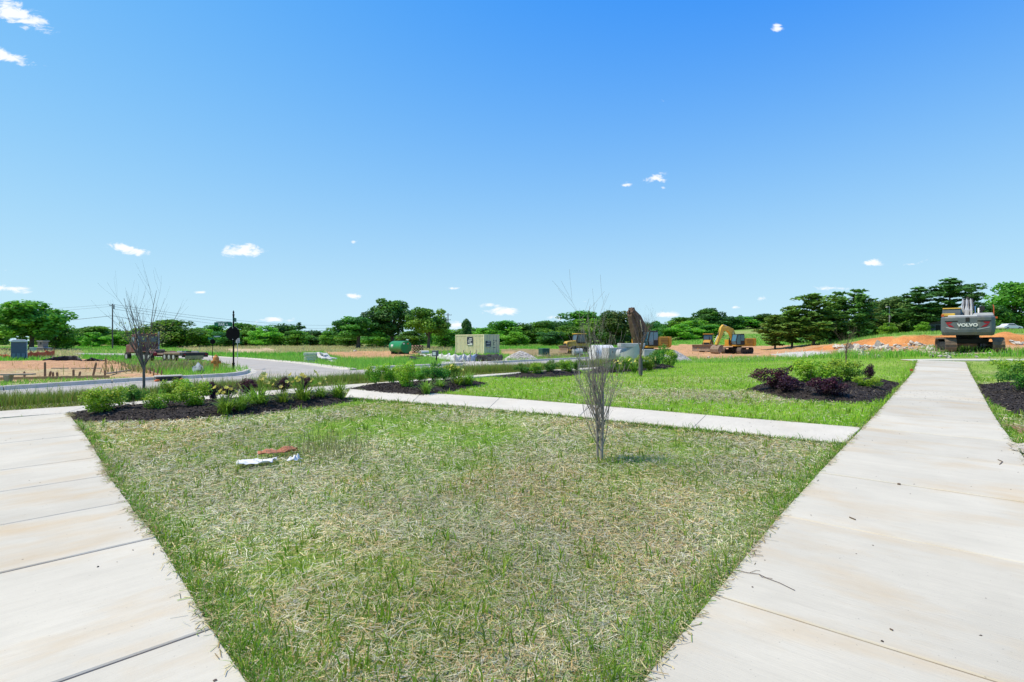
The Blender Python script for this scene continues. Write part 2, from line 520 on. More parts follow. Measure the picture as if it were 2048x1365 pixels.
sw_n = np.array([-.67, .74])
RD_NEAR = [p+sw_n*2.0 for p in SW_F]
road_far_left = H2([(0, 783), (250, 766), (370, 760), (470, 754)])
road_far_left = [road_far_left[0]+(road_far_left[0]-road_far_left[2])*5]+road_far_left
corner = H2([(492, 750), (502, 745), (492, 739), (465, 732)])
side_left = H2([(430, 724), (396, 719), (300, 713), (150, 709)])
side_right = H2([(150, 706.5), (300, 708), (395, 711), (480, 716.5), (610, 728.5), (672, 737), (704, 741.5)])
road_far_right = H2([(745, 739.5), (905, 732.5), (1000, 727), (1100, 721.5), (1230, 715.5)])
near_right = H2([(1230, 724), (1120, 731)])
ROAD = road_far_left+corner+side_left+side_right+road_far_right+near_right+RD_NEAR[:-1][::-1]
BEDS = {
 'left': [(136, 827), (147, 845), (340, 841), (510, 829), (627, 813), (702, 801), (686, 795), (690, 786), (560, 795), (400, 806), (180, 822)],
 'middle': [(689, 779), (769, 788), (847, 793), (892, 785), (937, 775), (976, 767), (925, 762), (740, 773)],
 'back': [(985, 753.5), (1073, 756), (1152, 751), (1165, 746), (1160, 743), (1082, 746.5)],
 'vault': [(1175, 748), (1217, 746), (1331, 738), (1350, 733), (1300, 730), (1195, 735)],
 'right': [(1496, 779), (1573, 798), (1648, 803), (1752, 805), (1770, 800), (1801, 767), (1752, 759), (1648, 763), (1529, 767)],
 'edge': [(1957, 770), (1960, 788), (1986, 809), (2004, 815), (2048, 833), (2200, 870), (2200, 775), (2048, 771), (1998, 769)]}
BEDW = {k: H2(v) for k, v in BEDS.items()}
def ring(pairs): return [a for a, b in pairs]+[b for a, b in pairs][::-1]
WALKS = [ring(rw_pairs), ring(lw_pairs), ring(cp_pairs), ring(sw_pairs), ring(fw_pairs)]

# ---------------------------------------------------------------- ground colour by place
def proj(x, y):
    z = T(x, y); yy = np.maximum(y, .5)
    return CX+F*x/yy, HY-F*(z-EYE)/yy
DIRT_L = [(-900, 727), (0, 722), (165, 719.5), (212, 719.5), (262, 733), (332, 751), (345, 754), (300, 757), (130, 757), (0, 762), (-900, 800)]
DIRT_R = [(1305, 691), (1400, 689), (1520, 692), (1600, 691), (1700, 688), (1900, 684), (2500, 684), (2500, 704), (2040, 704), (1850, 703), (1700, 705), (1640, 711), (1590, 716), (1500, 715), (1420, 719), (1340, 716), (1300, 708)]
TAN = [(330, 692), (780, 690), (905, 695), (905, 704), (770, 703), (640, 705), (540, 708), (400, 705)]
TAN2 = [(-400, 695), (60, 697), (160, 699), (165, 716), (60, 716), (-400, 722)]
PATCHES = [([(452, 699), (535, 697), (560, 702), (520, 706), (460, 706)], (.52, .40, .24)),
           ([(648, 704), (775, 702), (840, 704), (845, 712), (770, 717), (690, 717), (655, 711)], (.50, .29, .14)),
           ([(995, 699), (1150, 697), (1165, 712), (1100, 719), (1030, 715)], (.30, .23, .11)),
           ([(995, 704), (1030, 703), (1030, 709), (1000, 709)], (.5, .33, .17)),
           ([(872, 723), (1012, 722), (1014, 728), (905, 733), (884, 731)], (.52, .50, .46)),
           ([(1535, 708), (1600, 703), (1660, 704), (1650, 710), (1580, 715)], (.56, .52, .46)),
           ([(185, 720), (212, 720), (300, 752), (250, 753)], (.50, .40, .30)),
           ([(1835, 698), (2010, 696), (2020, 706), (1850, 709)], (.40, .24, .12)),
           ([(2012, 843), (2060, 850), (2100, 930), (2048, 918), (2025, 880)], (.24, .14, .07))]
def ground_zone(x, y):
    """base colour and share of green cover for ground points"""
    pu, pv = proj(x, y)
    j = fnoise(x, y, .9, 3); j2 = fnoise(x, y, .22, 4)
    k = np.clip(1.6/np.maximum(y, 1), 0, .2)
    pu2 = pu+(j-.5)*90*np.clip(k*6, 0, 1)+(j2-.5)*14; pv2 = pv+(j-.5)*2.4+(j2-.5)*1.6
    n = len(x); col = np.zeros((n, 3)); green = np.ones(n)
    g1 = np.array([.17, .32, .03]); g2 = np.array([.28, .35, .08])
    col[:] = g1*(1-j[:, None])+g2*j[:, None]
    far = (y > 24) & ~((y < 33.5) & (x > -2) & (x < 27))
    lush = np.array([.16, .31, .04]); dry = np.array([.38, .36, .14])
    m2 = np.clip((fnoise(x, y, .06, 8)-.35)*2.2, 0, 1)
    fcol = lush*(1-m2[:, None]*.6)+dry*m2[:, None]*.6
    col[far] = fcol[far]
    front = y > 1
    def put(poly, c, gr):
        mk = inpoly(pu2, pv2, poly) & front & (y > 24)
        col[mk] = np.array(c)*(.85+.3*j[mk][:, None]); green[mk] = gr
    put(TAN, (.40, .34, .16), .35); put(TAN2, (.40, .35, .17), .35)
    put(DIRT_L, (.50, .29, .155), .03)
    put(DIRT_R, (.54, .31, .155), .02)
    for poly, c in PATCHES:
        put(poly, c, .06)
    m = inpoly(pu2, pv2, PATCHES[-1][0]) & front
    col[m] = PATCHES[-1][1]; green[m] = 0
    m = inpoly(pu, pv, DIRT_L) & front & (y > 18)
    col[m] = np.array((.50, .29, .155))*(.85+.3*j[m][:, None]); green[m] = .02
    m = inpoly(pu, pv, PATCHES[-2][0]) & front & (y > 18)
    col[m] = np.array((.5, .41, .31))*(.85+.3*j[m][:, None]); green[m] = 0
    # cut bank
    u = np.clip(CX+F*x/np.maximum(y, 1), -800, 2800); B, Yb = bank(u, y)
    mb = (B > .12) & (y > Yb-3.2) & (y < Yb+1.2) & front
    col[mb] = np.array((.55, .235, .075))*(.7+.6*j[mb][:, None]); green[mb] = .02
    # straw over the near lawn
    return col, green, j, j2

# how much dry straw lies on the near lawn (0..1)
def straw_share(x, y):
    pu, pv = proj(x, y)
    n1 = fnoise(x, y, 1.3, 21); n2 = fnoise(x, y, .5, 22)
    s = .52+1.1*(n1-.5)+.8*(n2-.5)
    s = s+.25*sm(900, 250, pu)*sm(1060, 900, pv)*(pv > 800)           # pale, thin cover on the left
    s = s-.55*sm(1050, 1400, pu)*sm(950, 860, pv)
    s = s-.5*np.exp(-((pu-700)/330)**2-((pv-835)/42)**2)              # green stretch along the bed and the path
    beyond = pv < 835
    band = np.exp(-((pv-785)/20)**2)*sm(1000, 1250, pu)*sm(1760, 1600, pu)
    s = np.where(inpoly(x, y, REAR_LAWN), -.22+1.05*(n1)*(.32+band*1.25), s)
    return np.clip(s, 0, 1)
REAR_LAWN = [cp_pairs[0][0], cp_pairs[-1][0]]+[a for a, b in rw_pairs if a[1] > 8.6]+[np.array([24., 28.]), np.array([21., 33.]), np.array([9.5, 33.]), np.array([3.5, 24.])]+[p for p in SW_N[::-1] if p[0] > -5]

# ---------------------------------------------------------------- ground sheet
def radii():
    r = [.35]; 
    while r[-1] < 1500: r.append(r[-1]+max(.22, .0165*r[-1]))
    return np.array(r)
GR = radii()
GA = np.concatenate([np.arange(-64, 64.01, .27), np.arange(67, 293, 4.0)])
ga = np.radians(GA)
gx = (GR[:, None]*np.sin(ga)[None, :]); gy = (GR[:, None]*np.cos(ga)[None, :])
nr, na = gx.shape
fx, fy = gx.ravel(), gy.ravel()
gcol, ggreen, gj, gj2 = ground_zone(fx, fy)
ss = straw_share(fx, fy)*(fy < 30)*(fy > -6)
gcol = gcol*(1-ss[:, None]*.8)+np.array([.44, .39, .2])*ss[:, None]*.8
br = np.clip((fnoise(fx, fy, .9, 61)-.58)*5, 0, 1)*(fy < 20)*(fy > -6)*np.clip(ss*1.6, 0, 1)
gcol = gcol*(1-br[:, None]*.4)+np.array([.40, .25, .11])*br[:, None]*.4
gz = T(fx, fy)-.03+(fnoise(fx, fy, 2.6, 31)-.5)*.03*(fy < 30)
md = (ggreen < .1) & (fy > 15)
gz = gz+np.where(md, (fnoise(fx, fy, 3.0, 33)-.5)*.16, 0)
# ruts and gullies on the cut bank
u_ = np.clip(CX+F*fx/np.maximum(fy, 1), -800, 2800); B_, Yb_ = bank(u_, fy)
mb_ = (B_ > .1) & (np.abs(fy-Yb_) < 2.4) & (fy > 1)
gz = gz+np.where(mb_, (fnoise(u_*.05, fy*.1, 1.7, 35)-.5)*.45, 0)
gv = np.stack([fx, fy, gz], 1)
idx = np.arange(nr*na).reshape(nr, na)
a_ = idx[:-1, :]; b_ = np.roll(idx, -1, 1)[:-1, :]; c_ = np.roll(idx, -1, 1)[1:, :]; d_ = idx[1:, :]
quads = np.stack([a_, d_, c_, b_], -1).reshape(-1)
gv = np.vstack([gv, [[0, 0, float(T(0, 0))-.03]]]); gcol = np.vstack([gcol, gcol[:1]])
cen = len(gv)-1
tri = np.stack([np.full(na, cen), idx[0], np.roll(idx[0], -1)], -1).reshape(-1)
gm = bpy.data.materials.new('ground'); gm.use_nodes = True
n, l = gm.node_tree.nodes, gm.node_tree.links
b = n['Principled BSDF']; b.inputs['Roughness'].default_value = .95; b.inputs['Specular IOR Level'].default_value = .1
at_ = n.new('ShaderNodeAttribute'); at_.attribute_name = 'tint'
tcn = n.new('ShaderNodeTexCoord')
def gnoise(s, d, lo, hi, a, bb):
    z = n.new('ShaderNodeTexNoise'); z.inputs['Scale'].default_value = s; z.inputs['Detail'].default_value = d; z.inputs['Roughness'].default_value = .65
    l.new(tcn.outputs['Object'], z.inputs['Vector'])
    r = n.new('ShaderNodeMapRange'); l.new(z.outputs[0], r.inputs[0])
    r.inputs[1].default_value = lo; r.inputs[2].default_value = hi; r.inputs[3].default_value = a; r.inputs[4].default_value = bb
    return z, r
z1, r1 = gnoise(9, 8, .3, .7, .55, 1.4)
z2, r2 = gnoise(.7, 6, .3, .7, .78, 1.2)
mm = n.new('ShaderNodeMath'); mm.operation = 'MULTIPLY'; l.new(r1.outputs[0], mm.inputs[0]); l.new(r2.outputs[0], mm.inputs[1])
vm = n.new('ShaderNodeVectorMath'); vm.operation = 'SCALE'; l.new(at_.outputs['Color'], vm.inputs[0]); l.new(mm.outputs[0], vm.inputs['Scale'])
l.new(vm.outputs[0], b.inputs['Base Color'])
bp = n.new('ShaderNodeBump'); bp.inputs['Distance'].default_value = .05; bp.inputs['Strength'].default_value = .8
l.new(z1.outputs[0], bp.inputs['Height']); l.new(bp.outputs[0], b.inputs['Normal'])
ground = quick('ground', gv, np.concatenate([quads, tri]), np.concatenate([np.full(len(quads)//4, 4), np.full(len(tri)//3, 3)]), gm, gcol, smooth=True)
tag(ground, 'grassy and bare earth ground of the building site', kind='structure')

# ---------------------------------------------------------------- concrete walks: every slab a piece
def concrete(name, base, rz, stain=.5):
    if name in MATS: return MATS[name]
    m = bpy.data.materials.new(name); m.use_nodes = True
    n, l = m.node_tree.nodes, m.node_tree.links
    b = n['Principled BSDF']; b.inputs['Roughness'].default_value = .85; b.inputs['Specular IOR Level'].default_value = .2
    tcn = n.new('ShaderNodeTexCoord')
    def nz(scale, detail, rough, lo, hi, a, bb, st=None):
        z = n.new('ShaderNodeTexNoise'); z.inputs['Scale'].default_value = scale; z.inputs['Detail'].default_value = detail; z.inputs['Roughness'].default_value = rough
        mp = n.new('ShaderNodeMapping'); mp.vector_type = 'TEXTURE'; mp.inputs['Rotation'].default_value = (0, 0, rz)
        mp.inputs['Scale'].default_value = st or (1, 1, 1)
        l.new(tcn.outputs['Object'], mp.inputs[0]); l.new(mp.outputs[0], z.inputs['Vector'])
        r = n.new('ShaderNodeMapRange'); l.new(z.outputs[0], r.inputs[0])
        for i, v in enumerate((lo, hi, a, bb)): r.inputs[i+1].default_value = v
        return z, r
    def mixc(fac, a, c):
        x = n.new('ShaderNodeMix'); x.data_type = 'RGBA'; l.new(fac, x.inputs[0])
        if isinstance(a, tuple): x.inputs[6].default_value = (*a, 1)
        else: l.new(a, x.inputs[6])
        x.inputs[7].default_value = (*c, 1); return x.outputs[2]
    _, f1 = nz(1.1, 6, .6, .35, .68, 0, 1)
    c = mixc(f1.outputs[0], base, tuple(v*.86 for v in base))
    _, f2 = nz(.9, 7, .62, .50, .70, 0, stain, (.55, 1.3, 1))
    c = mixc(f2.outputs[0], c, (base[0]*.9, base[1]*.70, base[2]*.46))
    _, f3 = nz(5, 5, .6, .4, .72, 0, .22, (.3, 2.6, 1))
    c = mixc(f3.outputs[0], c, tuple(v*.7 for v in base))
    zb, f4 = nz(22, 4, .7, .45, .75, 0, .28, (.2, 5, 1))
    c = mixc(f4.outputs[0], c, tuple(v*.72 for v in base))
    z5, f5 = nz(60, 2, .5, .71, .76, 0, .55)
    c = mixc(f5.outputs[0], c, tuple(v*.35 for v in base))
    oi = n.new('ShaderNodeObjectInfo')
    r6 = n.new('ShaderNodeMapRange'); l.new(oi.outputs['Random'], r6.inputs[0]); r6.inputs[3].default_value = .92; r6.inputs[4].default_value = 1.05
    v6 = n.new('ShaderNodeVectorMath'); v6.operation = 'SCALE'; l.new(c, v6.inputs[0]); l.new(r6.outputs[0], v6.inputs['Scale'])
    l.new(v6.outputs[0], b.inputs['Base Color'])
    bp = n.new('ShaderNodeBump'); bp.inputs['Distance'].default_value = .003; l.new(zb.outputs[0], bp.inputs['Height']); l.new(bp.outputs[0], b.inputs['Normal'])
    MATS[name] = m
    return m
M_JOINT = mat('joint_soil', (.27, .16, .075), (.17, .105, .055), scale=14, rough=.95)
def make_walk(name, label, pairs, m, gap=.008, top=.022):
    c0 = (pairs[0][0]+pairs[-1][1])/2
    root = thing(name, (c0[0], c0[1], float(T(*c0))), label=label, kind='structure')
    oz = root.location.z
    def loc(p, dz): return (p[0]-c0[0], p[1]-c0[1], float(T(p[0], p[1]))+dz-oz)
    bed = MB()
    for i in range(len(pairs)-1):
        (a, b), (c, d) = pairs[i], pairs[i+1]
        u = (c-a)/np.linalg.norm(c-a); w = (b-a)/np.linalg.norm(b-a); g = gap*RND.uniform(.7, 1.6)
        P = [a+u*g, b+u*g, d-u*g, c-u*g]
        dz = RND.uniform(-.002, .002)
        mb = MB()
        ks = [loc(p, top+dz) for p in P]; kb = [loc(p, -.12) for p in P]
        mb.add(kb+ks, [[3, 2, 1, 0], [4, 5, 6, 7], [0, 1, 5, 4], [1, 2, 6, 5], [2, 3, 7, 6], [3, 0, 4, 7]])
        mb.build('slab', m, root, bevel=.007)
        Q = [a+w*.02, b-w*.02, d-w*.02, c+w*.02]
        kk = [loc(p, top-.015) for p in Q]; kb = [loc(p, -.1) for p in Q]
        bed.add(kb+kk, [[3, 2, 1, 0], [4, 5, 6, 7], [0, 1, 5, 4], [1, 2, 6, 5], [2, 3, 7, 6], [3, 0, 4, 7]])
    bed.build('joint_filler', M_JOINT, root)
    return root
CONC = (.60, .56, .45)
make_walk('right_walk', 'wide concrete walk of large slabs on the right, leading to the grey excavator', rw_pairs, concrete('walk_right', CONC, math.atan2(rw_dir[1], rw_dir[0]), .55), gap=.0125)
make_walk('left_walk', 'concrete walk with soil stains in the lower left corner', lw_pairs, concrete('walk_left', CONC, math.atan2(lw_dir[1], lw_dir[0]), .6))
cpd = cp_pairs[-1][0]-cp_pairs[0][0]
make_walk('cross_path', 'narrow concrete path crossing the lawn from the beds to the right walk', cp_pairs, concrete('walk_cross', (.65, .605, .495), math.atan2(cpd[1], cpd[0]), .12), gap=.003)
swd = SW_F[-1]-SW_F[0]
make_walk('roadside_walk', 'concrete walk running behind the planting beds along the road', sw_pairs, concrete('walk_road', (.61, .57, .47), math.atan2(swd[1], swd[0]), .2))
make_walk('far_walk', 'thin strip of concrete walk beyond the end of the right walk', fw_pairs, MATS['walk_road'])

# ---------------------------------------------------------------- road and kerbs
def fill_sheet(name, poly, dz, m, cell=.6, label=None, grow=0.0, fine=None):
    """sheet following the ground inside an outline: boundary kept exactly, interior triangulated"""
    bm = bmesh.new()
    P = [np.array(p, float) for p in poly]
    ps = []
    for i in range(len(P)):
        a, c = P[i], P[(i+1) % len(P)]; k = max(1, int(np.linalg.norm(c-a)/cell))
        for t in range(k): ps.append(a+(c-a)*t/k)
    vs = [bm.verts.new((p[0], p[1], 0)) for p in ps]
    f = bm.faces.new(vs)
    xs = [p[0] for p in ps]; ys = [p[1] for p in ps]
    for ax, lo, hi in ((0, min(xs), max(xs)), (1, min(ys), max(ys))):
        t = lo+cell
        while t < hi:
            no = (1, 0, 0) if ax == 0 else (0, 1, 0); co = (t, 0, 0) if ax == 0 else (0, t, 0)
            bmesh.ops.bisect_plane(bm, geom=bm.verts[:]+bm.edges[:]+bm.faces[:], plane_co=co, plane_no=no)
            t += cell if cell > 0 else 1
    bmesh.ops.triangulate(bm, faces=bm.faces[:])
    for v in bm.verts: v.co.z = float(T(v.co.x, v.co.y))+dz
    bmesh.ops.recalc_face_normals(bm, faces=bm.faces)
    if sum(q.normal.z for q in bm.faces) < 0: bmesh.ops.reverse_faces(bm, faces=bm.faces[:])
    me = bpy.data.meshes.new(name); bm.to_mesh(me); bm.free()
    me.polygons.foreach_set('use_smooth', [True]*len(me.polygons)); me.materials.append(m)
    o = link(bpy.data.objects.new(name, me))
    return tag(o, label, kind='structure')
M_ROAD = mat('road_surface', (.44, .41, .355), (.35, .325, .28), scale=1.3, bump=.006, bscale=60, rough=.92, c3=(.45, .36, .24), s3=.35, a3=.6)
fill_sheet('road', ROAD, .012, M_ROAD, 1.6, 'pale worn road with a side street, between the verge and the site')
M_KERB = mat('kerb_concrete', (.60, .56, .47), (.47, .44, .37), scale=3, bump=.006, bscale=30, rough=.9, c3=(.25, .22, .18), s3=1.4, a3=.6)
def kerb(name, label, line, side, h=.15, w=.17, piece=2.6):
    """kerb stones along a line; side +1 puts the body to the left of its direction"""
    pts = polyline_resample(line, piece/6)
    c0 = pts[len(pts)//2]; root = thing(name, (c0[0], c0[1], float(T(*c0))), label=label, kind='structure')
    oz = root.location.z
    for s in range(0, len(pts)-1, 6):
        seg = pts[s:s+7]
        if len(seg) < 2: continue
        if s+7 < len(pts): seg = seg[:-1]+[seg[-1]-(seg[-1]-seg[-2])*.04]
        mb = MB(); vs = []
        for i, p in enumerate(seg):
            d = seg[min(i+1, len(seg)-1)]-seg[max(i-1, 0)]; d = d/np.linalg.norm(d); nn = np.array([-d[1], d[0]])*side
            z = float(T(*p))-oz
            for off, zz in ((-.28, -.1), (-.28, .028), (-.0, .022), (.03, h), (w, h), (w, -.1)):
                q = p+nn*off-c0; vs.append((q[0], q[1], z+zz))
        m = 6; fs = [list(range(m)), [(len(seg)-1)*m+k for k in range(m)][::-1]]
        for i in range(len(seg)-1):
            for k in range(m): fs.append([i*m+k, i*m+(k+1) % m, (i+1)*m+(k+1) % m, (i+1)*m+k])
        mb.add(vs, fs); mb.build('kerb_stone', M_KERB, root, bevel=.015)
    return root
kl = [p for p in road_far_left]+corner[:2]
kl0 = polyline_resample(kl, .2)
kb_full = kl[1:]
kerb('far_kerb', 'concrete kerb in front of the bare earth lot across the road', [kl[0]+(kl[1]-kl[0])*.45]+kb_full, 1)
kerb('corner_kerb', 'low kerb stones at the street corner by the black sign post', corner[1:], 1, h=.05, w=.5, piece=1.6)
kerb('side_kerb', 'flat kerb and gutter along the far edge of the side street', side_right[2:], 1, h=.07, w=.35)
kerb('right_kerb', 'concrete kerb along the far road edge below the shipping container', road_far_right, 1, h=.14, w=.3)

# ---------------------------------------------------------------- mulch beds
M_MULCH = mat('mulch', (.022, .018, .016), (.05, .04, .034), scale=26, bump=.03, bscale=45, rough=.95, amount=1.5)
M_CHIP = leafmat('mulch_chip', trans=0.0, rough=.9, spec=.1)
BEDLAB = {'left': 'dark mulch bed behind the dry lawn, beside the left walk', 'middle': 'dark mulch bed between the cross path and the roadside walk',
          'back': 'narrow mulch bed along the roadside walk beyond the lawn', 'vault': 'planted strip in front of the concrete boxes',
          'right': 'dark mulch bed beside the right walk with purple shrubs', 'edge': 'dark mulch bed cut by the right edge of the picture'}
for key, poly in BEDW.items():
    xs = [p[0] for p in poly]; ys = [p[1] for p in poly]
    ce = .11 if key in ('left', 'right', 'edge', 'middle') else .2
    X, Y = np.meshgrid(np.arange(min(xs)-.3, max(xs)+.3, ce), np.arange(min(ys)-.3, max(ys)+.3, ce))
    wob = (fnoise(X, Y, 3.0, 5)-.5)*.16
    inside = inpoly(X+wob, Y-wob, poly)
    dist = np.full(X.shape, 9.0)
    for i in range(len(poly)):
        a, c = np.array(poly[i]), np.array(poly[(i+1) % len(poly)]); d = c-a
        t = np.clip(((X-a[0])*d[0]+(Y-a[1])*d[1])/max(np.dot(d, d), 1e-9), 0, 1)
        dist = np.minimum(dist, np.hypot(X-a[0]-t*d[0], Y-a[1]-t*d[1]))
    Z = T(X, Y)+.005+.11*sm(0, .6, dist)*inside+(fnoise(X, Y, 9, 6)-.5)*.05-.06*(~inside)
    iy, ix = np.where(inside[:-1, :-1] | inside[1:, 1:] | inside[1:, :-1] | inside[:-1, 1:])
    W_ = X.shape[1]
    q = np.stack([iy*W_+ix, iy*W_+ix+1, (iy+1)*W_+ix+1, (iy+1)*W_+ix], 1).ravel()
    o = quick('mulch_bed', np.stack([X.ravel(), Y.ravel(), Z.ravel()], 1), q, 4, M_MULCH, smooth=True)
    tag(o, BEDLAB[key], kind='structure')
    # loose bark chips
    area = inside.sum()*ce*ce; k = int(min(9000, area*(900 if key != 'back' else 200)))
    px_ = RNG.uniform(min(xs), max(xs), k*3); py_ = RNG.uniform(min(ys), max(ys), k*3)
    ok = inpoly(px_, py_, poly); px_, py_ = px_[ok][:k], py_[ok][:k]; k = len(px_)
    d2 = np.full(k, 9.0)
    for i in range(len(poly)):
        a, c = np.array(poly[i]), np.array(poly[(i+1) % len(poly)]); d = c-a
        t = np.clip(((px_-a[0])*d[0]+(py_-a[1])*d[1])/max(np.dot(d, d), 1e-9), 0, 1)
        d2 = np.minimum(d2, np.hypot(px_-a[0]-t*d[0], py_-a[1]-t*d[1]))
    pz_ = T(px_, py_)+.02+.11*sm(0, .6, d2)
    th = RNG.uniform(0, 6.283, k); L = RNG.uniform(.015, .06, k); wd = RNG.uniform(.004, .012, k); ti = RNG.uniform(-.5, .5, k)
    ux, uy, uz = np.cos(th)*np.cos(ti), np.sin(th)*np.cos(ti), np.sin(ti)
    vx, vy = -np.sin(th), np.cos(th); vz = RNG.uniform(-.6, .6, k)
    V = np.zeros((k, 4, 3))
    for i, (sa, sb) in enumerate(((-1, -1), (1, -1), (1, 1), (-1, 1))):
        V[:, i, 0] = px_+ux*L*sa*.5+vx*wd*sb; V[:, i, 1] = py_+uy*L*sa*.5+vy*wd*sb; V[:, i, 2] = pz_+uz*L*sa*.5+vz*wd*sb
    base = np.array([.03, .025, .022])*RNG.uniform(.5, 2.2, (k, 1))
    base[RNG.random(k) < .06] = (.16, .13, .1)
    o = quick('bark_chips', V.reshape(-1, 3), np.arange(k*4), 4, M_CHIP, np.repeat(base, 4, 0))
    tag(o, 'loose bark chips of the '+BEDLAB[key].replace('dark ', ''), kind='stuff')
# ---------------------------------------------------------------- grass, straw and weeds (uncountable: stuff)
M_GRASS = leafmat('grass_blade', trans=.45, rough=.55, spec=.2)
M_STRAW = leafmat('straw', trans=.12, rough=.7, spec=.2)

def polar(n, r0, r1, az=58.0, p=2.0, rng=RNG):
    a = np.radians(rng.uniform(-az, az, n)); u = rng.random(n)
    if p == 2.0: r = r0*(r1/r0)**u
    else: r = (r0**(2-p)+u*(r1**(2-p)-r0**(2-p)))**(1/(2-p))
    return r*np.sin(a), r*np.cos(a), r

def clear(x, y, grow=0.0):
    """True where neither a walk, a bed nor the road lies"""
    ok = np.ones(len(x), bool)
    for W_ in WALKS: ok &= ~inpoly(x, y, W_)
    for k_ in BEDW: ok &= ~inpoly(x, y, BEDW[k_])
    ok &= ~inpoly(x, y, ROAD)
    return ok

def blades(name, label, x, y, h, w, bend, c0, rng=RNG, simple=False, tipc=None, z=None, m=None, lift=-.02):
    k = len(x); z = (T(x, y) if z is None else z)+lift
    th = rng.uniform(0, 6.283, k); ph = rng.uniform(0, 6.283, k)
    wx, wy = np.cos(th)*w*.5, np.sin(th)*w*.5
    bx, by = np.cos(ph)*bend*h, np.sin(ph)*bend*h
    c1 = c0 if tipc is None else tipc
    if simple:
        V = np.zeros((k, 3, 3))
        V[:, 0] = np.stack([x-wx, y-wy, z], 1); V[:, 1] = np.stack([x+wx, y+wy, z], 1)
        V[:, 2] = np.stack([x+bx, y+by, z+h], 1)
        C = np.stack([c0, c0, c1], 1)
        o = quick(name, V.reshape(-1, 3), np.arange(3*k), 3, m or M_GRASS, C.reshape(-1, 3))
    else:
        V = np.zeros((k, 5, 3))
        V[:, 0] = np.stack([x-wx, y-wy, z], 1); V[:, 1] = np.stack([x+wx, y+wy, z], 1)
        V[:, 2] = np.stack([x+wx*.8+bx*.3, y+wy*.8+by*.3, z+h*.6], 1); V[:, 3] = np.stack([x-wx*.8+bx*.3, y-wy*.8+by*.3, z+h*.6], 1)
        V[:, 4] = np.stack([x+bx, y+by, z+h*np.maximum(.75, 1-bend*bend*.3)], 1)
        C = np.stack([c0, c0, .5*(c0+c1), .5*(c0+c1), c1], 1)
        b = np.arange(k)[:, None]*5
        L = np.concatenate([b+np.array([[0, 1, 2, 3]]), b+np.array([[3, 2, 4]])], 1).ravel()
        npf = np.tile([4, 3], k)
        o = quick(name, V.reshape(-1, 3), L, npf, m or M_GRASS, C.reshape(-1, 3))
    return tag(o, label, kind='stuff')

def vary(c, k, s=.25, rng=RNG, hue=.12):
    c = np.asarray(c, float)
    return c*rng.uniform(1-s, 1+s, (k, 1))*rng.uniform(1-hue, 1+hue, (k, 3))

# --- straw over the near lawn
x, y, r = polar(720000, 1.9, 24.0)
ok = clear(x, y) & (y < 24); x, y, r = x[ok], y[ok], r[ok]
s_ = straw_share(x, y); ok = RNG.random(len(x)) < np.clip(s_*1.15+.08, 0, 1); x, y, r = x[ok], y[ok], r[ok]
k = len(x)
th = RNG.uniform(0, 6.283, k)+1.2*(fnoise(x, y, 2.2, 41)-.5); L = RNG.uniform(.03, .12, k)*np.where(RNG.random(k) < .05, 2.0, 1)*np.clip(r/7, .85, 1.25)
wd = RNG.uniform(.0010, .0024, k)*np.clip(r/4.5, .75, 2.4)
ti = RNG.normal(0, .2, k); z = T(x, y)+RNG.uniform(.0, .03, k)-.008
ux, uy, uz = np.cos(th)*np.cos(ti), np.sin(th)*np.cos(ti), np.sin(ti)
V = np.zeros((k, 4, 3)); vz = RNG.uniform(-.5, .5, k)
for i, (sa, sb) in enumerate(((-.5, -1), (.5, -1), (.5, 1), (-.5, 1))):
    V[:, i] = np.stack([x+ux*L*sa-np.sin(th)*wd*sb, y+uy*L*sa+np.cos(th)*wd*sb, z+uz*L*sa+vz*wd*sb], 1)
pal = np.array([[.56, .51, .33], [.52, .49, .36], [.47, .46, .36], [.58, .46, .24], [.36, .40, .18], [.22, .31, .08], [.48, .31, .14]])
brn = RNG.random(k) < np.clip((fnoise(x, y, .9, 61)-.58)*2, 0, .28)
ci = RNG.choice(len(pal), k, p=[.20, .19, .13, .11, .16, .16, .05])
ci = np.where(brn, np.where(RNG.random(k) < .6, 3, 6), ci)
o = quick('lawn_straw', V.reshape(-1, 3), np.arange(4*k), 4, M_STRAW, np.repeat(pal[ci]*RNG.uniform(.55, 1.4, (k, 1))*(.72+.55*fnoise(x, y, 1.1, 46))[:, None], 4, 0))
tag(o, 'dry pale straw scattered over the new lawn', kind='stuff')

# --- short green blades of the near lawn, thicker along the walks
def edge_dist(x, y, line):
    d = np.full(len(x), 99.0)
    for i in range(len(line)-1):
        a, c = np.array(line[i]), np.array(line[i+1]); e = c-a
        t = np.clip(((x-a[0])*e[0]+(y-a[1])*e[1])/max(np.dot(e, e), 1e-9), 0, 1)
        d = np.minimum(d, np.hypot(x-a[0]-t*e[0], y-a[1]-t*e[1]))
    return d
EDGES = [[a for a, b in rw_pairs], [b for a, b in rw_pairs], [a for a, b in lw_pairs], [b for a, b in cp_pairs], [a for a, b in cp_pairs]]
x, y, r = polar(480000, 1.9, 44.0)
ok = clear(x, y) & ((y < 24) | ((x > -2) & (x < 27) & (y < 33.2))); x, y, r = x[ok], y[ok], r[ok]
s_ = straw_share(x, y)
ed = np.full(len(x), 99.0)
for E_ in EDGES: ed = np.minimum(ed, edge_dist(x, y, E_))
rear = inpoly(x, y, REAR_LAWN)
pk = np.clip(1.1-s_*.5, .25, 1)*(.5+.9*fnoise(x, y, 4.5, 44))
pk = np.where(ed < .22, 1.0, pk); pk = np.where(rear, np.maximum(pk, .9*(1-s_*.7)), pk)
_, gg, _, _ = ground_zone(x, y)
ok = (RNG.random(len(x)) < pk) & (gg > .5); x, y, r, ed, rear, s_ = x[ok], y[ok], r[ok], ed[ok], rear[ok], s_[ok]
k = len(x)
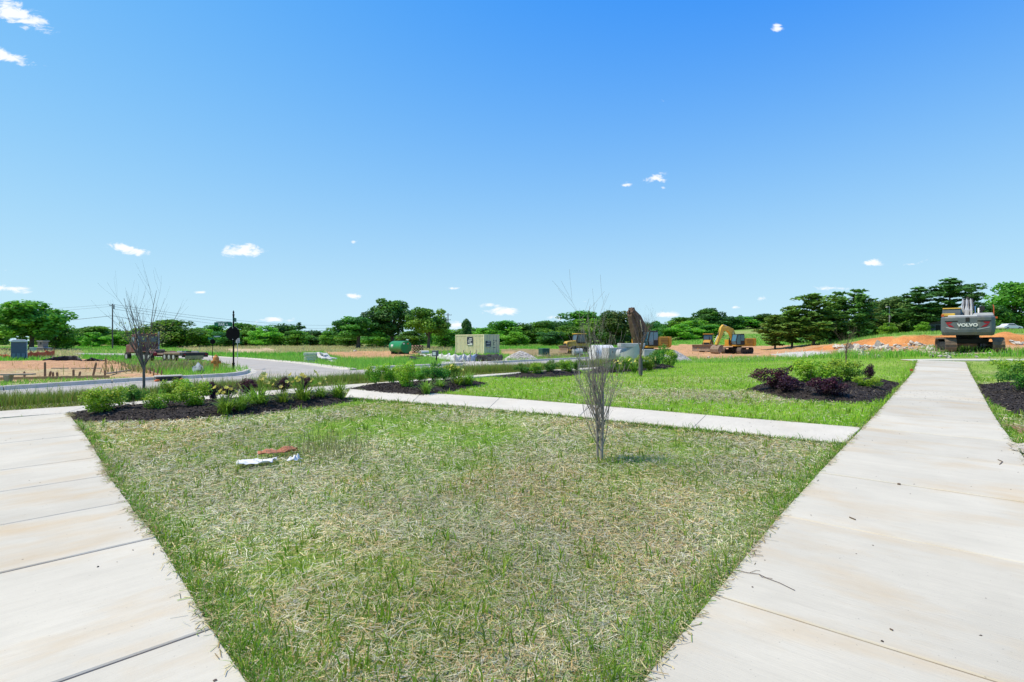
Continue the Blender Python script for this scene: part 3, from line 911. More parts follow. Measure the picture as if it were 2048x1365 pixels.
h = RNG.uniform(.018, .05, k)*np.where(RNG.random(k) < .1, 1.9, 1)
h = np.where(ed < .25, h*RNG.uniform(1.2, 2.3, k), h); h = np.where(rear, h*1.25+.02, h)
w = RNG.uniform(.002, .0045, k)*np.clip(r/4.5, .8, 3.5)
c = vary((.17, .32, .03), k, .35)
m_ = RNG.random(k) < .4; c[m_] = vary((.28, .46, .045), m_.sum(), .2)
m_ = rear & (RNG.random(k) < .75); c[m_] = vary((.34, .58, .03), m_.sum(), .22)
m_ = (s_ > .55) & (RNG.random(k) < .4); c[m_] = vary((.34, .36, .13), m_.sum(), .2)
blades('lawn_grass', 'thin green grass coming up through the straw of the lawn', x, y, h, w, RNG.uniform(.2, .9, k), c, tipc=c*1.12)

# --- coarse weeds: clumps of broad blades here and there in the lawn, and along the walk edges
cl = []
for (a, b, s, n_) in [(497, 985, .30, 60), (440, 950, .18, 24), (438, 935, .1, 14), (1530, 1000, .24, 44), (1445, 1150, .22, 40), (1405, 840, .2, 12), (1150, 855, .22, 14), (865, 822, .2, 12),
                      (720, 1190, .12, 16), (930, 1290, .12, 16), (1090, 1200, .1, 12), (640, 1300, .14, 22), (890, 985, .35, 60), (1210, 925, .16, 40), (430, 1190, .14, 30), (400, 1130, .14, 26),
                      (1560, 960, .2, 40), (760, 1240, .1, 14), (820, 1240, .1, 12), (1180, 1110, .1, 12), (560, 1150, .1, 10), (470, 1300, .16, 34), (2000, 800, .3, 60), (1960, 760, .4, 50), (2040, 835, .3, 50),
                      (350, 1080, .16, 30), (300, 1000, .16, 30), (245, 940, .16, 24), (520, 1340, .14, 30), (905, 900, .3, 26), (960, 960, .3, 24), (780, 900, .3, 24), (1380, 1190, .12, 24), (1640, 880, .2, 26), (1300, 845, .25, 20)]:
    p = hit(a, b); kk = n_
    cl.append(np.stack([p[0]+RNG.normal(0, s*.5, kk), p[1]+RNG.normal(0, s*.5, kk)], 1))
xr, yr, rr = polar(2600, 2.0, 18.0); ok = clear(xr, yr); xr, yr = xr[ok], yr[ok]
for i in range(len(xr)):
    kk = RNG.integers(2, 7); cl.append(np.stack([xr[i]+RNG.normal(0, .025, kk), yr[i]+RNG.normal(0, .025, kk)], 1))
P = np.vstack(cl); x, y = P[:, 0], P[:, 1]; ok = clear(x, y); x, y = x[ok], y[ok]; r = np.hypot(x, y); k = len(x)
c = vary((.22, .38, .028), k, .3); m_ = RNG.random(k) < .2; c[m_] = vary((.26, .36, .05), m_.sum(), .2)
blades('weed_grass', 'broad bladed bright green weeds sprouting in the lawn', x, y, RNG.uniform(.05, .17, k), RNG.uniform(.006, .013, k)*np.clip(r/6, .9, 2), RNG.uniform(.2, .9, k), c)
# tall dry clump beside the litter
p = hit(648, 905); k = 420; x = p[0]+RNG.normal(0, .35, k); y = p[1]+RNG.normal(0, .42, k)
c = vary((.40, .38, .18), k, .25); m_ = RNG.random(k) < .45; c[m_] = vary((.2, .27, .06), m_.sum(), .2)
blades('dry_grass_clump', 'tall thin dry grass standing in the lawn behind the litter', x, y, RNG.uniform(.12, .34, k), RNG.uniform(.004, .007, k), RNG.uniform(.1, .6, k), c)

# --- verge of tall grass between the roadside walk and the road
SF = polyline_resample(SW_F, .25); SF = np.array(SF)
def band(n, o0, o1, t0=0, t1=1, rng=RNG):
    i = rng.uniform(t0*(len(SF)-1), t1*(len(SF)-1), n); b = np.clip(i.astype(int), 0, len(SF)-2); f = (i-b)[:, None]
    q = SF[b]*(1-f)+SF[b+1]*f; return q[:, 0]+sw_n[0]*rng.uniform(o0, o1, n), q[:, 1]+sw_n[1]*rng.uniform(o0, o1, n)
x, y = band(64000, .75, 2.05); k = len(x)
c = vary((.20, .31, .045), k, .3); m_ = RNG.random(k) < .35; c[m_] = vary((.27, .27, .08), m_.sum(), .2)
hh = RNG.uniform(.16, .34, k)*(.75+.5*fnoise(x, y, .8, 50))
m_ = RNG.random(k) < .10; hh[m_] *= RNG.uniform(1.2, 1.75, m_.sum())
blades('verge_grass', 'tall seeding grass on the verge between walk and road', x, y, hh, RNG.uniform(.007, .014, k), RNG.uniform(.05, .4, k), c, tipc=c*np.array([1.35, 1.15, 1.2]))
x, y = band(30000, .0, .8); k = len(x); c = vary((.19, .29, .03), k, .25); m_ = RNG.random(k) < .3; c[m_] = vary((.33, .34, .11), m_.sum(), .2)
blades('verge_edge_grass', 'short bright grass strip beside the roadside walk', x, y, RNG.uniform(.04, .12, k), RNG.uniform(.008, .014, k), RNG.uniform(.2, .8, k), c)

# --- rough grass over the rest of the site
x, y, r = polar(330000, 17.0, 210.0, 60)
ok = clear(x, y) & ~(inpoly(x, y, REAR_LAWN) & (y < 32)) & ~((y < 27) & (x > -6) & (x < 40)) & ~((y < 32) & (x > 3) & (x < 20)); x, y, r = x[ok], y[ok], r[ok]
col, gg, j, j2 = ground_zone(x, y)
pu, pv = proj(x, y)
dryzone = gg < .5
ok = RNG.random(len(x)) < np.where(gg < .1, gg*.5, np.where(dryzone, .8, .9)); x, y, r, col, gg, pu, pv = x[ok], y[ok], r[ok], col[ok], gg[ok], pu[ok], pv[ok]
k = len(x)
h = RNG.uniform(.12, .4, k)*np.clip(.7+r/150, .7, 1.3)
h = np.where((pu > 290) & (pu < 480) & (pv > 711) & (pv < 737), h*.45, h)
h = np.where((r < 30) & (pu < 520) & (pv > 750), h*.45, h)
h = np.where((pu > 1250) & (r < 46), h*.55, h); h = np.where((pu > 1560) & (r > 42) & (r < 60), h*1.3, h)
c = col*np.array([1.1, 1.3, 1.0])*RNG.uniform(.75, 1.35, (k, 1)); m_ = (RNG.random(k) < .3) & (gg > .5); c[m_] = vary((.25, .44, .04), m_.sum(), .25)
m_ = (gg < .5) & (gg > .1) & (RNG.random(k) < .6); c[m_] = vary((.48, .41, .2), m_.sum(), .2)
blades('field_grass', 'rough grass and weeds over the open ground beyond the road', x, y, h, RNG.uniform(.012, .03, k)*np.clip(r/22, 1, 7), RNG.uniform(.1, .6, k), c, simple=True)
# --- fringe of taller grass along both edges of the walks
xs_, ys_ = [], []
for E_, n_ in ((EDGES[0], 16000), (EDGES[2], 12000), (EDGES[3], 9000), (EDGES[4], 5000), (EDGES[1], 5000)):
    E2 = np.array(polyline_resample(E_, .05)); i = RNG.integers(0, len(E2), n_*3)
    d_ = np.hypot(E2[i, 0], E2[i, 1]); kp = RNG.random(n_*3) < np.clip(4.0/np.maximum(d_, 2), 0, 1)*(.2+.8*fnoise(E2[i, 0], E2[i, 1], 2.4, 57)); i = i[kp][:n_]
    xs_.append(E2[i, 0]+RNG.normal(0, .045, len(i))); ys_.append(E2[i, 1]+RNG.normal(0, .045, len(i)))
x = np.concatenate(xs_); y = np.concatenate(ys_); ok = clear(x, y); x, y = x[ok], y[ok]; k = len(x); r = np.hypot(x, y)
c = vary((.12, .25, .022), k, .35); m_ = RNG.random(k) < .3; c[m_] = vary((.22, .38, .035), m_.sum(), .2); m_ = RNG.random(k) < .15; c[m_] = vary((.5, .42, .2), m_.sum(), .2)
blades('walk_edge_grass', 'fringe of grass growing along the edges of the walks', x, y, RNG.uniform(.03, .10, k)*np.where(RNG.random(k) < .08, 1.8, 1), RNG.uniform(.0035, .007, k)*np.clip(r/5, .8, 2.5), RNG.uniform(.3, 1.2, k), c, tipc=c*1.15)

# --- tall dry weeds: by the prepared walk, and around the grey excavator
cl = []
for (a, b, sx_, sy_, n_) in [(330, 742, 2.2, 1.6, 500), (372, 738, 1.6, 1.4, 420), (300, 728, 2.4, 2.0, 300), (252, 716, 3.0, 2.5, 320), (1110, 717, 3.0, 2.0, 380), (1140, 714, 2.5, 2.0, 260)]:
    p = hit(a, b); cl.append(np.stack([p[0]+RNG.normal(0, sx_*.6, n_), p[1]+RNG.normal(0, sy_*.6, n_)], 1))
P = np.vstack(cl); x, y = P[:, 0], P[:, 1]; ok = clear(x, y); x, y = x[ok], y[ok]; k = len(x)
c = vary((.42, .37, .17), k, .3); m_ = RNG.random(k) < .4; c[m_] = vary((.24, .30, .07), m_.sum(), .25)
blades('dry_weeds', 'tall dry weeds beside the prepared walk and the dry earth', x, y, RNG.uniform(.2, .6, k), RNG.uniform(.02, .045, k), RNG.uniform(.1, .6, k), c)
cl = []
for (a, b, s_, n_) in [(1868, 698, .9, 160), (1895, 702, 1.2, 160), (1925, 704, 1.0, 160), (1960, 703, 1.2, 220), (1990, 701, 1.2, 160), (2020, 706, 1.5, 260), (2048, 712, 1.5, 260), (1800, 712, 1.6, 260), (1760, 716, 1.6, 240), (1845, 712, 1.2, 160), (1700, 716, 1.6, 200), (1640, 716, 1.8, 160), (1560, 718, 1.8, 160)]:
    p = hit(a, b); cl.append(np.stack([p[0]+RNG.normal(0, s_*.6, n_), p[1]+RNG.normal(0, s_*.5, n_)], 1))
P = np.vstack(cl); x, y = P[:, 0], P[:, 1]; ok = clear(x, y); x, y = x[ok], y[ok]; k = len(x)
c = vary((.22, .42, .035), k, .3); m_ = RNG.random(k) < .2; c[m_] = vary((.42, .42, .15), m_.sum(), .25)
blades('rough_weeds', 'rough green weeds around the rubble and the grey excavator', x, y, RNG.uniform(.15, .5, k), RNG.uniform(.02, .04, k), RNG.uniform(.2, .8, k), c)

# --- straw and soil spilling a little over the walk edges
xs_, ys_ = [], []
for E_, n_ in ((EDGES[0], 2600), (EDGES[2], 2600), (EDGES[3], 900), (EDGES[4], 700), (EDGES[1], 700)):
    E2 = np.array(polyline_resample(E_, .03)); i = RNG.integers(0, len(E2), n_*2)
    kp = RNG.random(n_*2) < .15+.85*(fnoise(E2[i, 0], E2[i, 1], 3.1, 58) > .56); i = i[kp][:n_]
    xs_.append(E2[i, 0]+RNG.normal(0, .035, len(i))); ys_.append(E2[i, 1]+RNG.normal(0, .035, len(i)))
x = np.concatenate(xs_); y = np.concatenate(ys_); k = len(x); th = RNG.uniform(0, 6.283, k); L = RNG.uniform(.02, .09, k); wd = RNG.uniform(.001, .003, k)
z = T(x, y)+.025+RNG.uniform(0, .008, k); V = np.zeros((k, 4, 3))
for i, (sa, sb) in enumerate(((-.5, -1), (.5, -1), (.5, 1), (-.5, 1))):
    V[:, i] = np.stack([x+np.cos(th)*L*sa-np.sin(th)*wd*sb, y+np.sin(th)*L*sa+np.cos(th)*wd*sb, z+sb*.0008], 1)
pal2 = np.array([[.5, .42, .24], [.34, .24, .12], [.2, .15, .08], [.22, .32, .07]]); ci = RNG.choice(4, k, p=[.4, .25, .15, .2])
o = quick('edge_straw', V.reshape(-1, 3), np.arange(4*k), 4, M_STRAW, np.repeat(pal2[ci]*RNG.uniform(.7, 1.2, (k, 1)), 4, 0)); tag(o, 'straw bits spilled over the edges of the walks', kind='stuff')
# ---------------------------------------------------------------- trees
M_LEAF = leafmat('tree_leaf', trans=.4, rough=.5, spec=.25)
M_NEEDLE = leafmat('pine_needle', trans=.25, rough=.6, spec=.2)
M_BARK = mat('bark', (.085, .065, .05), (.16, .13, .10), scale=3, bump=.03, bscale=14, rough=.95, stretch=(6, 6, 1))
def leaf_quads(P, N, size, rng, asp=.7):
    """P centres, N normals -> quads"""
    k = len(P); N = N/np.linalg.norm(N, axis=1, keepdims=True)
    a = rng.normal(size=(k, 3)); U = np.cross(N, a); U /= np.linalg.norm(U, axis=1, keepdims=True); Vv = np.cross(N, U)
    s = (size*rng.uniform(.6, 1.3, k))[:, None]*.5
    V = np.stack([P-U*s-Vv*s*asp*.5, P+U*s*.2-Vv*s*asp, P+U*s+Vv*s*asp*.4, P-U*s*.1+Vv*s*asp], 1)
    return V.reshape(-1, 3)
def raw_mesh(name, V, nper, m, tint):
    o = quick(name, V, np.arange(len(V)), nper, m, tint); me = o.data; bpy.data.objects.remove(o); return me
def lobed_points(rng, lobes, n, shell=.55):
    w = np.array([l_[3]**2 for l_ in lobes]); w /= w.sum(); i = rng.choice(len(lobes), n, p=w); Lb = np.array(lobes)
    d = rng.normal(size=(n, 3)); d /= np.linalg.norm(d, axis=1, keepdims=True)
    r = Lb[i, 3]*(shell+(1-shell)*rng.random(n)**.5)*rng.uniform(.85, 1.12, n)
    sq = np.array([1, 1, .8]); P = Lb[i, :3]+d*r[:, None]*sq
    return P, d, i
def crown_mesh(name, seed, base, style='round', n=5200, leaf=.42, hue2=None):
    """crown of a 10 m tree with ~8 m spread: many uneven clumps carried by limbs"""
    rng = np.random.default_rng(seed); lobes = []
    if style == 'round':   zc, rz, rx, zlo, nl = 5.6, 3.9, 3.5, 1.5, 46
    elif style == 'low':   zc, rz, rx, zlo, nl = 4.6, 4.8, 3.6, -.2, 52
    elif style == 'open':  zc, rz, rx, zlo, nl = 6.0, 3.6, 3.4, 2.3, 34
    elif style == 'tall':  zc, rz, rx, zlo, nl = 5.4, 4.4, 2.6, .8, 40
    for _ in range(nl):
        d = rng.normal(size=3); d /= np.linalg.norm(d); q = rng.uniform(.45, 1.0)
        k = 1-.25*max(0, d[2])
        p = np.array([d[0]*rx*q*k, d[1]*rx*q*k, zc+d[2]*rz*q])
        if p[2] < zlo: p[2] = zlo+rng.uniform(0, 1.2)
        lobes.append((*p, rng.uniform(.7, 1.35)*(1.2 if style != 'open' else 1.0)))
    P, d, i = lobed_points(rng, lobes, n)
    N = d*.8+rng.normal(size=P.shape)*.55+np.array([0, 0, .45])
    V = leaf_quads(P, N, leaf, rng)
    lt = rng.uniform(.75, 1.3, len(lobes))[i]; base = np.array(base)
    c = base*lt[:, None]*rng.uniform(.7, 1.3, (n, 1))
    if hue2 is not None:
        m_ = rng.random(len(lobes))[i] < .35; c[m_] = np.array(hue2)*rng.uniform(.7, 1.3, (m_.sum(), 1))
    return raw_mesh(name, V, 4, M_LEAF, np.repeat(c, 4, 0)), lobes
def trunk_mesh(name, seed, lobes, r=.22, fork=2.2):
    rng = random.Random(seed); mb = MB()
    top = Vector((rng.uniform(-.3, .3), rng.uniform(-.3, .3), 6.5))
    mb.tube([(0, 0, -.4), (0, 0, .05), (.04, .02, 1.0), (.1, 0, fork), tuple(Vector((.1, 0, fork)).lerp(top, .5)), tuple(top)], [r*1.5, r*1.25, r, r*.85, r*.5, r*.12], 8)
    ls = sorted(lobes, key=lambda q: -q[3])[:11]
    for q in ls:
        z = min(fork+rng.uniform(-.3, 1.8), q[2]); a = Vector((.08, 0, z)); b_ = Vector(q[:3])
        mid = a.lerp(b_, .5)+Vector((0, 0, .35))
        mb.tube([a, mid, b_], [r*.42, r*.26, r*.06], 5)
    return mb.mesh(name, M_BARK, 50)
def pine_mesh(name, seed, base, H=10.0, spread=2.9, gap=.0, flat=.25):
    rng = np.random.default_rng(seed); tips = []; V = []; C = []; branches = []
    z = 1.1
    while z < H-.2:
        t = (z-1.0)/(H-1.0); L0 = spread*(.25+.75*min(1, t*3.5))*(1-t**2.3)*rng.uniform(.5, 1.25)+.3
        kb = rng.integers(4, 7); a0 = rng.uniform(0, 6.28)
        for k in range(kb):
            a = a0+6.283*k/kb+rng.uniform(-.35, .35); L = L0*rng.uniform(.45, 1.25)
            up = rng.uniform(.05, .35)+.5*t; branches.append((z, a, L, up))
            m_ = int(38*L)+10; s = rng.random(m_)**.7
            cx = np.cos(a)*L*s; cy = np.sin(a)*L*s; cz = z+L*s*up*.6+.12*L*np.sin(s*3.1)
            sp = .16+.34*L*.5*s*(1.25-s)
            P = np.stack([cx+rng.normal(0, 1, m_)*sp*abs(math.sin(a))+rng.normal(0, .1, m_), cy+rng.normal(0, 1, m_)*sp*abs(math.cos(a))+rng.normal(0, .1, m_), cz+rng.normal(0, .13, m_)], 1)
            N = np.array([0, 0, 1.0])+rng.normal(size=(m_, 3))*.5
            V.append(leaf_quads(P, N, .55, rng, .5)); C.append(np.array(base)*rng.uniform(.75, 1.25)*rng.uniform(.7, 1.35, (m_, 1)))
        z += rng.uniform(.35, .75)*(1+gap)
    V = np.vstack(V); C = np.repeat(np.vstack(C), 4, 0)
    me = raw_mesh(name, V, 4, M_NEEDLE, C)
    mb = MB(); mb.tube([(0, 0, -.4), (0, 0, .3), (.05, 0, H*.5), (0, .04, H*.97)], [.2, .17, .1, .02], 7)
    for (z, a, L, up) in branches[::2]:
        mb.tube([(0, 0, z), (math.cos(a)*L*.5, math.sin(a)*L*.5, z+L*.3*up+.08*L), (math.cos(a)*L*.95, math.sin(a)*L*.95, z+L*.57*up)], [.05, .035, .01], 4)
    return me, mb.mesh(name+'_trunk', M_BARK, 50)
BRIGHT, MID, DARK, OLIVE = (.20, .43, .032), (.115, .30, .032), (.07, .20, .042), (.13, .22, .05)
CROWNS = {}
for nm, sd_, cc, st, h2 in (('bright_round', 1, BRIGHT, 'round', MID), ('bright_low', 2, BRIGHT, 'low', MID), ('mid_round', 3, MID, 'round', BRIGHT), ('mid_low', 4, MID, 'low', BRIGHT), ('mid_open', 5, MID, 'open', DARK),
                        ('dark_round', 6, DARK, 'round', MID), ('dark_low', 7, DARK, 'low', MID), ('dark_tall', 8, DARK, 'tall', None), ('olive_round', 9, OLIVE, 'low', DARK), ('bright_open', 10, (.19, .37, .038), 'open', MID), ('mid_tall', 12, MID, 'tall', DARK), ('dark_open', 13, (.075, .205, .04), 'open', MID)):
    me, lb = crown_mesh('crown_'+nm, sd_, cc, st, hue2=h2, n=9500 if 'open' in nm or 'round' in nm else 7000, leaf=.40 if 'open' in nm else .46)
    CROWNS[nm] = (me, trunk_mesh('trunk_'+nm, sd_, lb, .26 if 'open' in nm else .22))
for nm, sd_, cc, sp, gp in (('pine_a', 21, (.20, .34, .06), 3.3, .0), ('pine_b', 22, (.14, .30, .06), 3.0, .25), ('pine_c', 23, (.10, .26, .06), 3.4, .5), ('pine_d', 24, (.17, .32, .06), 3.8, .15)):
    CROWNS[nm] = pine_mesh('crown_'+nm, sd_, cc, 10.0, sp, gp)
WIDE = ('trees of the left treeline', 'trees of the middle treeline', 'trees on the hill behind the excavators')
def tree(kind, px, top, wpx, Y, label, group=None, cat='tree', name=None, dz=0.0, rz=None):
    p = at(px, Y); Hm = EYE+(HY-top)*Y/F-p[2]
    nat = 5.2 if kind.startswith('pine') else (5.6 if 'tall' in kind else 7.6)
    sx = (wpx*(1.28 if group in WIDE else 1.1)*Y/F)/nat; sz = Hm/(10.0 if not kind.startswith('pine') else 10.1)
    r = thing(name or ('pine_tree' if kind.startswith('pine') else 'leafy_tree'), (p[0], p[1], p[2]+dz), RND.uniform(0, 6.28) if rz is None else rz, label, cat, group)
    r.scale = (sx, sx, sz)
    me, tr = CROWNS[kind]
    link(bpy.data.objects.new('crown', me), r); link(bpy.data.objects.new('trunk', tr), r)
    return r
tree('mid_round', 62, 596, 128, 112, 'large leafy tree at the left edge behind the portable toilet')
tree('dark_round', -40, 612, 110, 118, 'dark tree cut by the left edge of the picture')
tree('mid_low', 112, 640, 60, 120, 'leafy tree just right of the big tree at the left edge')
tree('dark_tall', 128, 655, 40, 175, 'small dark tree behind the stone pillar')
GL = 'trees of the left treeline'
for (px, top, w, Y, kind, lab) in [
    (160, 655, 52, 170, 'mid_low', 'rounded tree in the left treeline, between the stone pillar and the wooden pole'),
    (196, 650, 62, 165, 'mid_round', 'broad rounded tree directly left of the wooden pole'),
    (186, 664, 40, 150, 'bright_low', 'low bright bush at the foot of the trees left of the wooden pole'),
    (252, 662, 56, 160, 'bright_low', 'low bright tree right of the wooden pole'),
    (236, 656, 46, 185, 'dark_low', 'dark tree behind the wooden pole'),
    (290, 655, 50, 175, 'dark_round', 'dark tree behind the leafless sapling'),
    (338, 637, 88, 140, 'mid_low', 'tall domed tree behind the flatbed truck'),
    (396, 655, 56, 150, 'bright_low', 'bright green tree right of the domed tree'),
    (428, 648, 48, 165, 'mid_low', 'leafy tree behind the green street name signs'),
    (452, 658, 46, 140, 'dark_low', 'dark bushy tree left of the black sign panel'),
    (492, 645, 62, 160, 'mid_low', 'broad tree right of the black sign panel'),
    (530, 652, 52, 150, 'bright_low', 'bright tree in the middle of the left treeline'),
    (562, 642, 54, 165, 'dark_low', 'tall dark tree in the middle of the left treeline'),
    (594, 660, 48, 150, 'mid_low', 'low tree left of the thin far conifer'),
    (628, 656, 54, 160, 'dark_low', 'dark tree behind the stone slab pile'),
    (662, 662, 44, 150, 'mid_low', 'low tree at the right end of the left treeline'),
    (598, 646, 20, 210, 'pine_c', 'thin dark conifer rising over the left treeline')]:
    tree(kind, px, top, w, Y, lab, GL)
tree('mid_open', 716, 623, 104, 108, 'spreading tree with a clear trunk, left of the tallest field tree')
tree('dark_open', 786, 592, 104, 114, 'tallest field tree, behind the green tank')
tree('bright_open', 857, 605, 84, 104, 'yellow green tree with dark trunk, right of the green tank')
tree('mid_low', 822, 660, 70, 140, 'bushy tree between the tallest field tree and the yellow green tree')
tree('mid_low', 700, 668, 60, 135, 'low bushy tree behind the spreading tree')
tree('mid_low', 760, 662, 66, 124, 'low bush under the tall field tree', cat='bush', name='bush')
tree('mid_low', 890, 655, 50, 120, 'bushy tree left of the shipping container')
GM = 'trees of the middle treeline'
for (px, top, w, Y, kind, lab) in [
    (932, 635, 17, 150, 'dark_tall', 'slim dark tree rising behind the shipping container'),
    (925, 656, 60, 170, 'mid_low', 'round tree behind the left part of the shipping container'),
    (966, 655, 56, 165, 'bright_low', 'bright tree behind the shipping container doors'),
    (1006, 640, 68, 170, 'mid_low', 'domed tree directly right of the shipping container'),
    (1045, 641, 56, 175, 'dark_low', 'dark domed tree above the gravel heap'),
    (1030, 662, 50, 145, 'bright_low', 'low bright tree above the gravel heap'),
    (1082, 640, 62, 175, 'mid_low', 'rounded tree above the green cabinet'),
    (1118, 636, 60, 180, 'dark_low', 'dark tree left of the bulldozer with yellow hood'),
    (1100, 660, 52, 145, 'dark_low', 'low dark tree above the green cabinet'),
    (1166, 621, 104, 190, 'mid_low', 'highest broad tree of the middle treeline, behind the yellow bulldozer'),
    (1188, 640, 62, 160, 'bright_low', 'bright tree in front of the highest broad tree'),
    (1142, 650, 56, 150, 'mid_low', 'leafy tree behind the bulldozer cab'),
    (1228, 613, 66, 140, 'olive_round', 'rounded oak left of the raised excavator boom'),
    (1262, 640, 54, 155, 'dark_low', 'dark tree behind the raised excavator boom'),
    (1296, 638, 48, 150, 'dark_low', 'dark tree right of the raised excavator boom'),
    (1318, 655, 34, 165, 'mid_low', 'small tree beside the open green slope')]:
    tree(kind, px, top, w, Y, lab, GM)
GH = 'trees on the hill behind the excavators'
for (px, top, w, Y, kind, lab) in [
    (1362, 648, 62, 165, 'bright_low', 'bright bushy tree at the foot of the green slope'),
    (1392, 640, 66, 175, 'bright_low', 'bright bushy tree behind the yellow bulldozer blade'),
    (1416, 650, 50, 170, 'mid_low', 'leafy tree behind the excavator stick'),
    (1417, 615, 46, 260, 'dark_round', 'tall dark round tree on the hill'),
    (1376, 634, 80, 280, 'mid_low', 'broad hill tree left of the tall dark round tree'),
    (1450, 630, 60, 260, 'dark_low', 'dark hill tree behind the excavator boom'),
    (1480, 633, 60, 270, 'mid_low', 'hill tree above the excavator cab'),
    (1512, 628, 60, 280, 'dark_low', 'hill tree above the rear of the yellow excavator'),
    (1546, 624, 64, 270, 'dark_low', 'hill tree left of the pines'),
    (1342, 645, 60, 300, 'dark_low', 'far hill tree at the top of the green slope')]:
    tree(kind, px, top, w, Y, lab, GH)
GP = 'pines along the cut bank'
for (px, top, w, Y, kind, lab) in [
    (1550, 628, 56, 96, 'pine_a', 'lowest left pine of the pine row'),
    (1584, 610, 62, 98, 'pine_a', 'second pine from the left in the pine row'),
    (1627, 588, 82, 95, 'pine_d', 'broad pine with yellow green needles, third in the row'),
    (1660, 612, 60, 100, 'pine_d', 'lower pine between the two tall pines'),
    (1680, 583, 58, 100, 'pine_b', 'tall pine behind the leafless sapling by the rubble'),
    (1718, 578, 66, 96, 'pine_b', 'tall dark pine left of the pole lamp'),
    (1838, 576, 74, 92, 'pine_c', 'dark pine left of the highest pine'),
    (1900, 559, 92, 92, 'pine_c', 'highest pine, behind the grey excavator'),
    (1942, 575, 54, 96, 'pine_c', 'leaning dark pine right of the highest pine'),
    (1866, 606, 66, 104, 'pine_c', 'lower pine behind the left side of the grey excavator')]:
    tree(kind, px, top, w, Y, lab, GP)
tree('olive_round', 1752, 592, 64, 104, 'dark olive tree left of the pole lamp')
tree('olive_round', 1790, 584, 72, 100, 'rounded olive tree behind the pole lamp')
tree('dark_low', 1826, 620, 60, 98, 'dark low tree right of the pole lamp')
tree('mid_low', 2032, 560, 92, 126, 'big leafy tree at the right edge behind the white car')
tree('dark_low', 1982, 604, 60, 124, 'dark tree between the pines and the big tree at the right edge')
tree('dark_low', 2120, 570, 90, 126, 'leafy tree beyond the right edge of the picture')
tree('bright_low', 1776, 645, 30, 84, 'small bright bush at the foot of the pole lamp', cat='bush', name='bush')
tree('dark_low', 1868, 622, 54, 100, 'dark leafy tree above the grey shed')
tree('bright_low', 1846, 643, 26, 84, 'bright bush left of the grey shed', cat='bush', name='bush')

# distant woods reading as one mass
def wood(name, label, spans, base, seed, n):
    rng = np.random.default_rng(seed); lobes = []; cols = []
    for (p0, p1, Y0, Y1, top) in spans:
        wd = (p1-p0)/F*Y0; k = int(abs(wd)/2.1)+3
        for _ in range(k):
            Y = rng.uniform(Y0, Y1); px = rng.uniform(p0, p1); g = at(px, Y)
            tz = EYE+(HY-top+rng.uniform(-6, 4))*Y/F; R = rng.uniform(1.3, 2.4)
            zz = g[2]+.6
            while zz < tz-R*.6:
                lobes.append((g[0]+rng.normal(0, .7), g[1]+rng.normal(0, .7), zz, R*rng.uniform(.8, 1.1))); zz += R*1.1
    P, d, i = lobed_points(rng, lobes, n); N = d*.8+rng.normal(size=P.shape)*.5+np.array([0, 0, .45])
    V = leaf_quads(P, N, .85, rng); c = np.array(base)*rng.uniform(.7, 1.35, len(lobes))[i][:, None]*rng.uniform(.75, 1.25, (n, 1))
    o = link(bpy.data.objects.new(name, raw_mesh(name, V, 4, M_LEAF, np.repeat(c, 4, 0)))); tag(o, label, kind='stuff')
wood('far_wood', 'distant belt of green woodland behind the field on the left', [(-500, 150, 190, 215, 650), (120, 420, 195, 225, 656), (400, 720, 195, 225, 656), (680, 900, 200, 230, 662)], MID, 51, 42000)
wood('far_wood', 'distant woodland belt behind the shipping container and the bulldozer', [(860, 1100, 185, 210, 650), (1080, 1330, 190, 215, 642)], MID, 52, 24000)
wood('far_wood', 'far woodland on the hill crest behind the excavators', [(1310, 1480, 290, 330, 640), (1440, 1640, 290, 340, 633)], DARK, 53, 20000)
wood('far_wood', 'dark undergrowth between the pines on the bank', [(1600, 1760, 102, 112, 640), (1740, 1960, 104, 116, 622), (1940, 2500, 128, 142, 612)], DARK, 54, 22000)
# ---------------------------------------------------------------- saplings, shrubs, daylilies
M_TWIG = mat('twig', (.34, .30, .25), (.20, .17, .14), scale=9, bump=.004, bscale=60, rough=.9)
M_TWIGD = mat('twig_dark', (.17, .145, .12), (.10, .085, .07), scale=9, rough=.9)
M_TWIGB = mat('twig_brown', (.19, .13, .09), (.11, .08, .06), scale=9, rough=.9)
M_SHRUB = leafmat('shrub_leaf', trans=.4, rough=.45, spec=.3)
def branch(mb, p, d, L, r, rng, depth, up=.25, wob=.18, tips=None, curl=0.0, side=None):
    n = 5; path = [p.copy()]; rad = [r]; q = p.copy(); d = d.normalized()
    for i in range(n):
        d = (d+Vector((rng.gauss(0, wob), rng.gauss(0, wob), up*.3+rng.gauss(0, wob*.4)))*.55+Vector((curl*.12, 0, 0))).normalized()
        q = q+d*(L/n); path.append(q.copy()); rad.append(max(r*(1-(i+1)/n*.78), .0011))
    mb.tube(path, rad, 6 if r > .008 else 4)
    if tips is not None: tips += path[2:]
    if depth > 0:
        for k in range(rng.randint(2, 4) if side is None else side):
            i = rng.randint(1, n-1); a = rng.uniform(0, 6.28)
            dd = (d*.9+Vector((math.cos(a), math.sin(a), .35))*rng.uniform(.35, .7)).normalized()
            branch(mb, path[i], dd, L*rng.uniform(.35, .7), rad[i]*.62, rng, depth-1, up, wob, tips, curl)
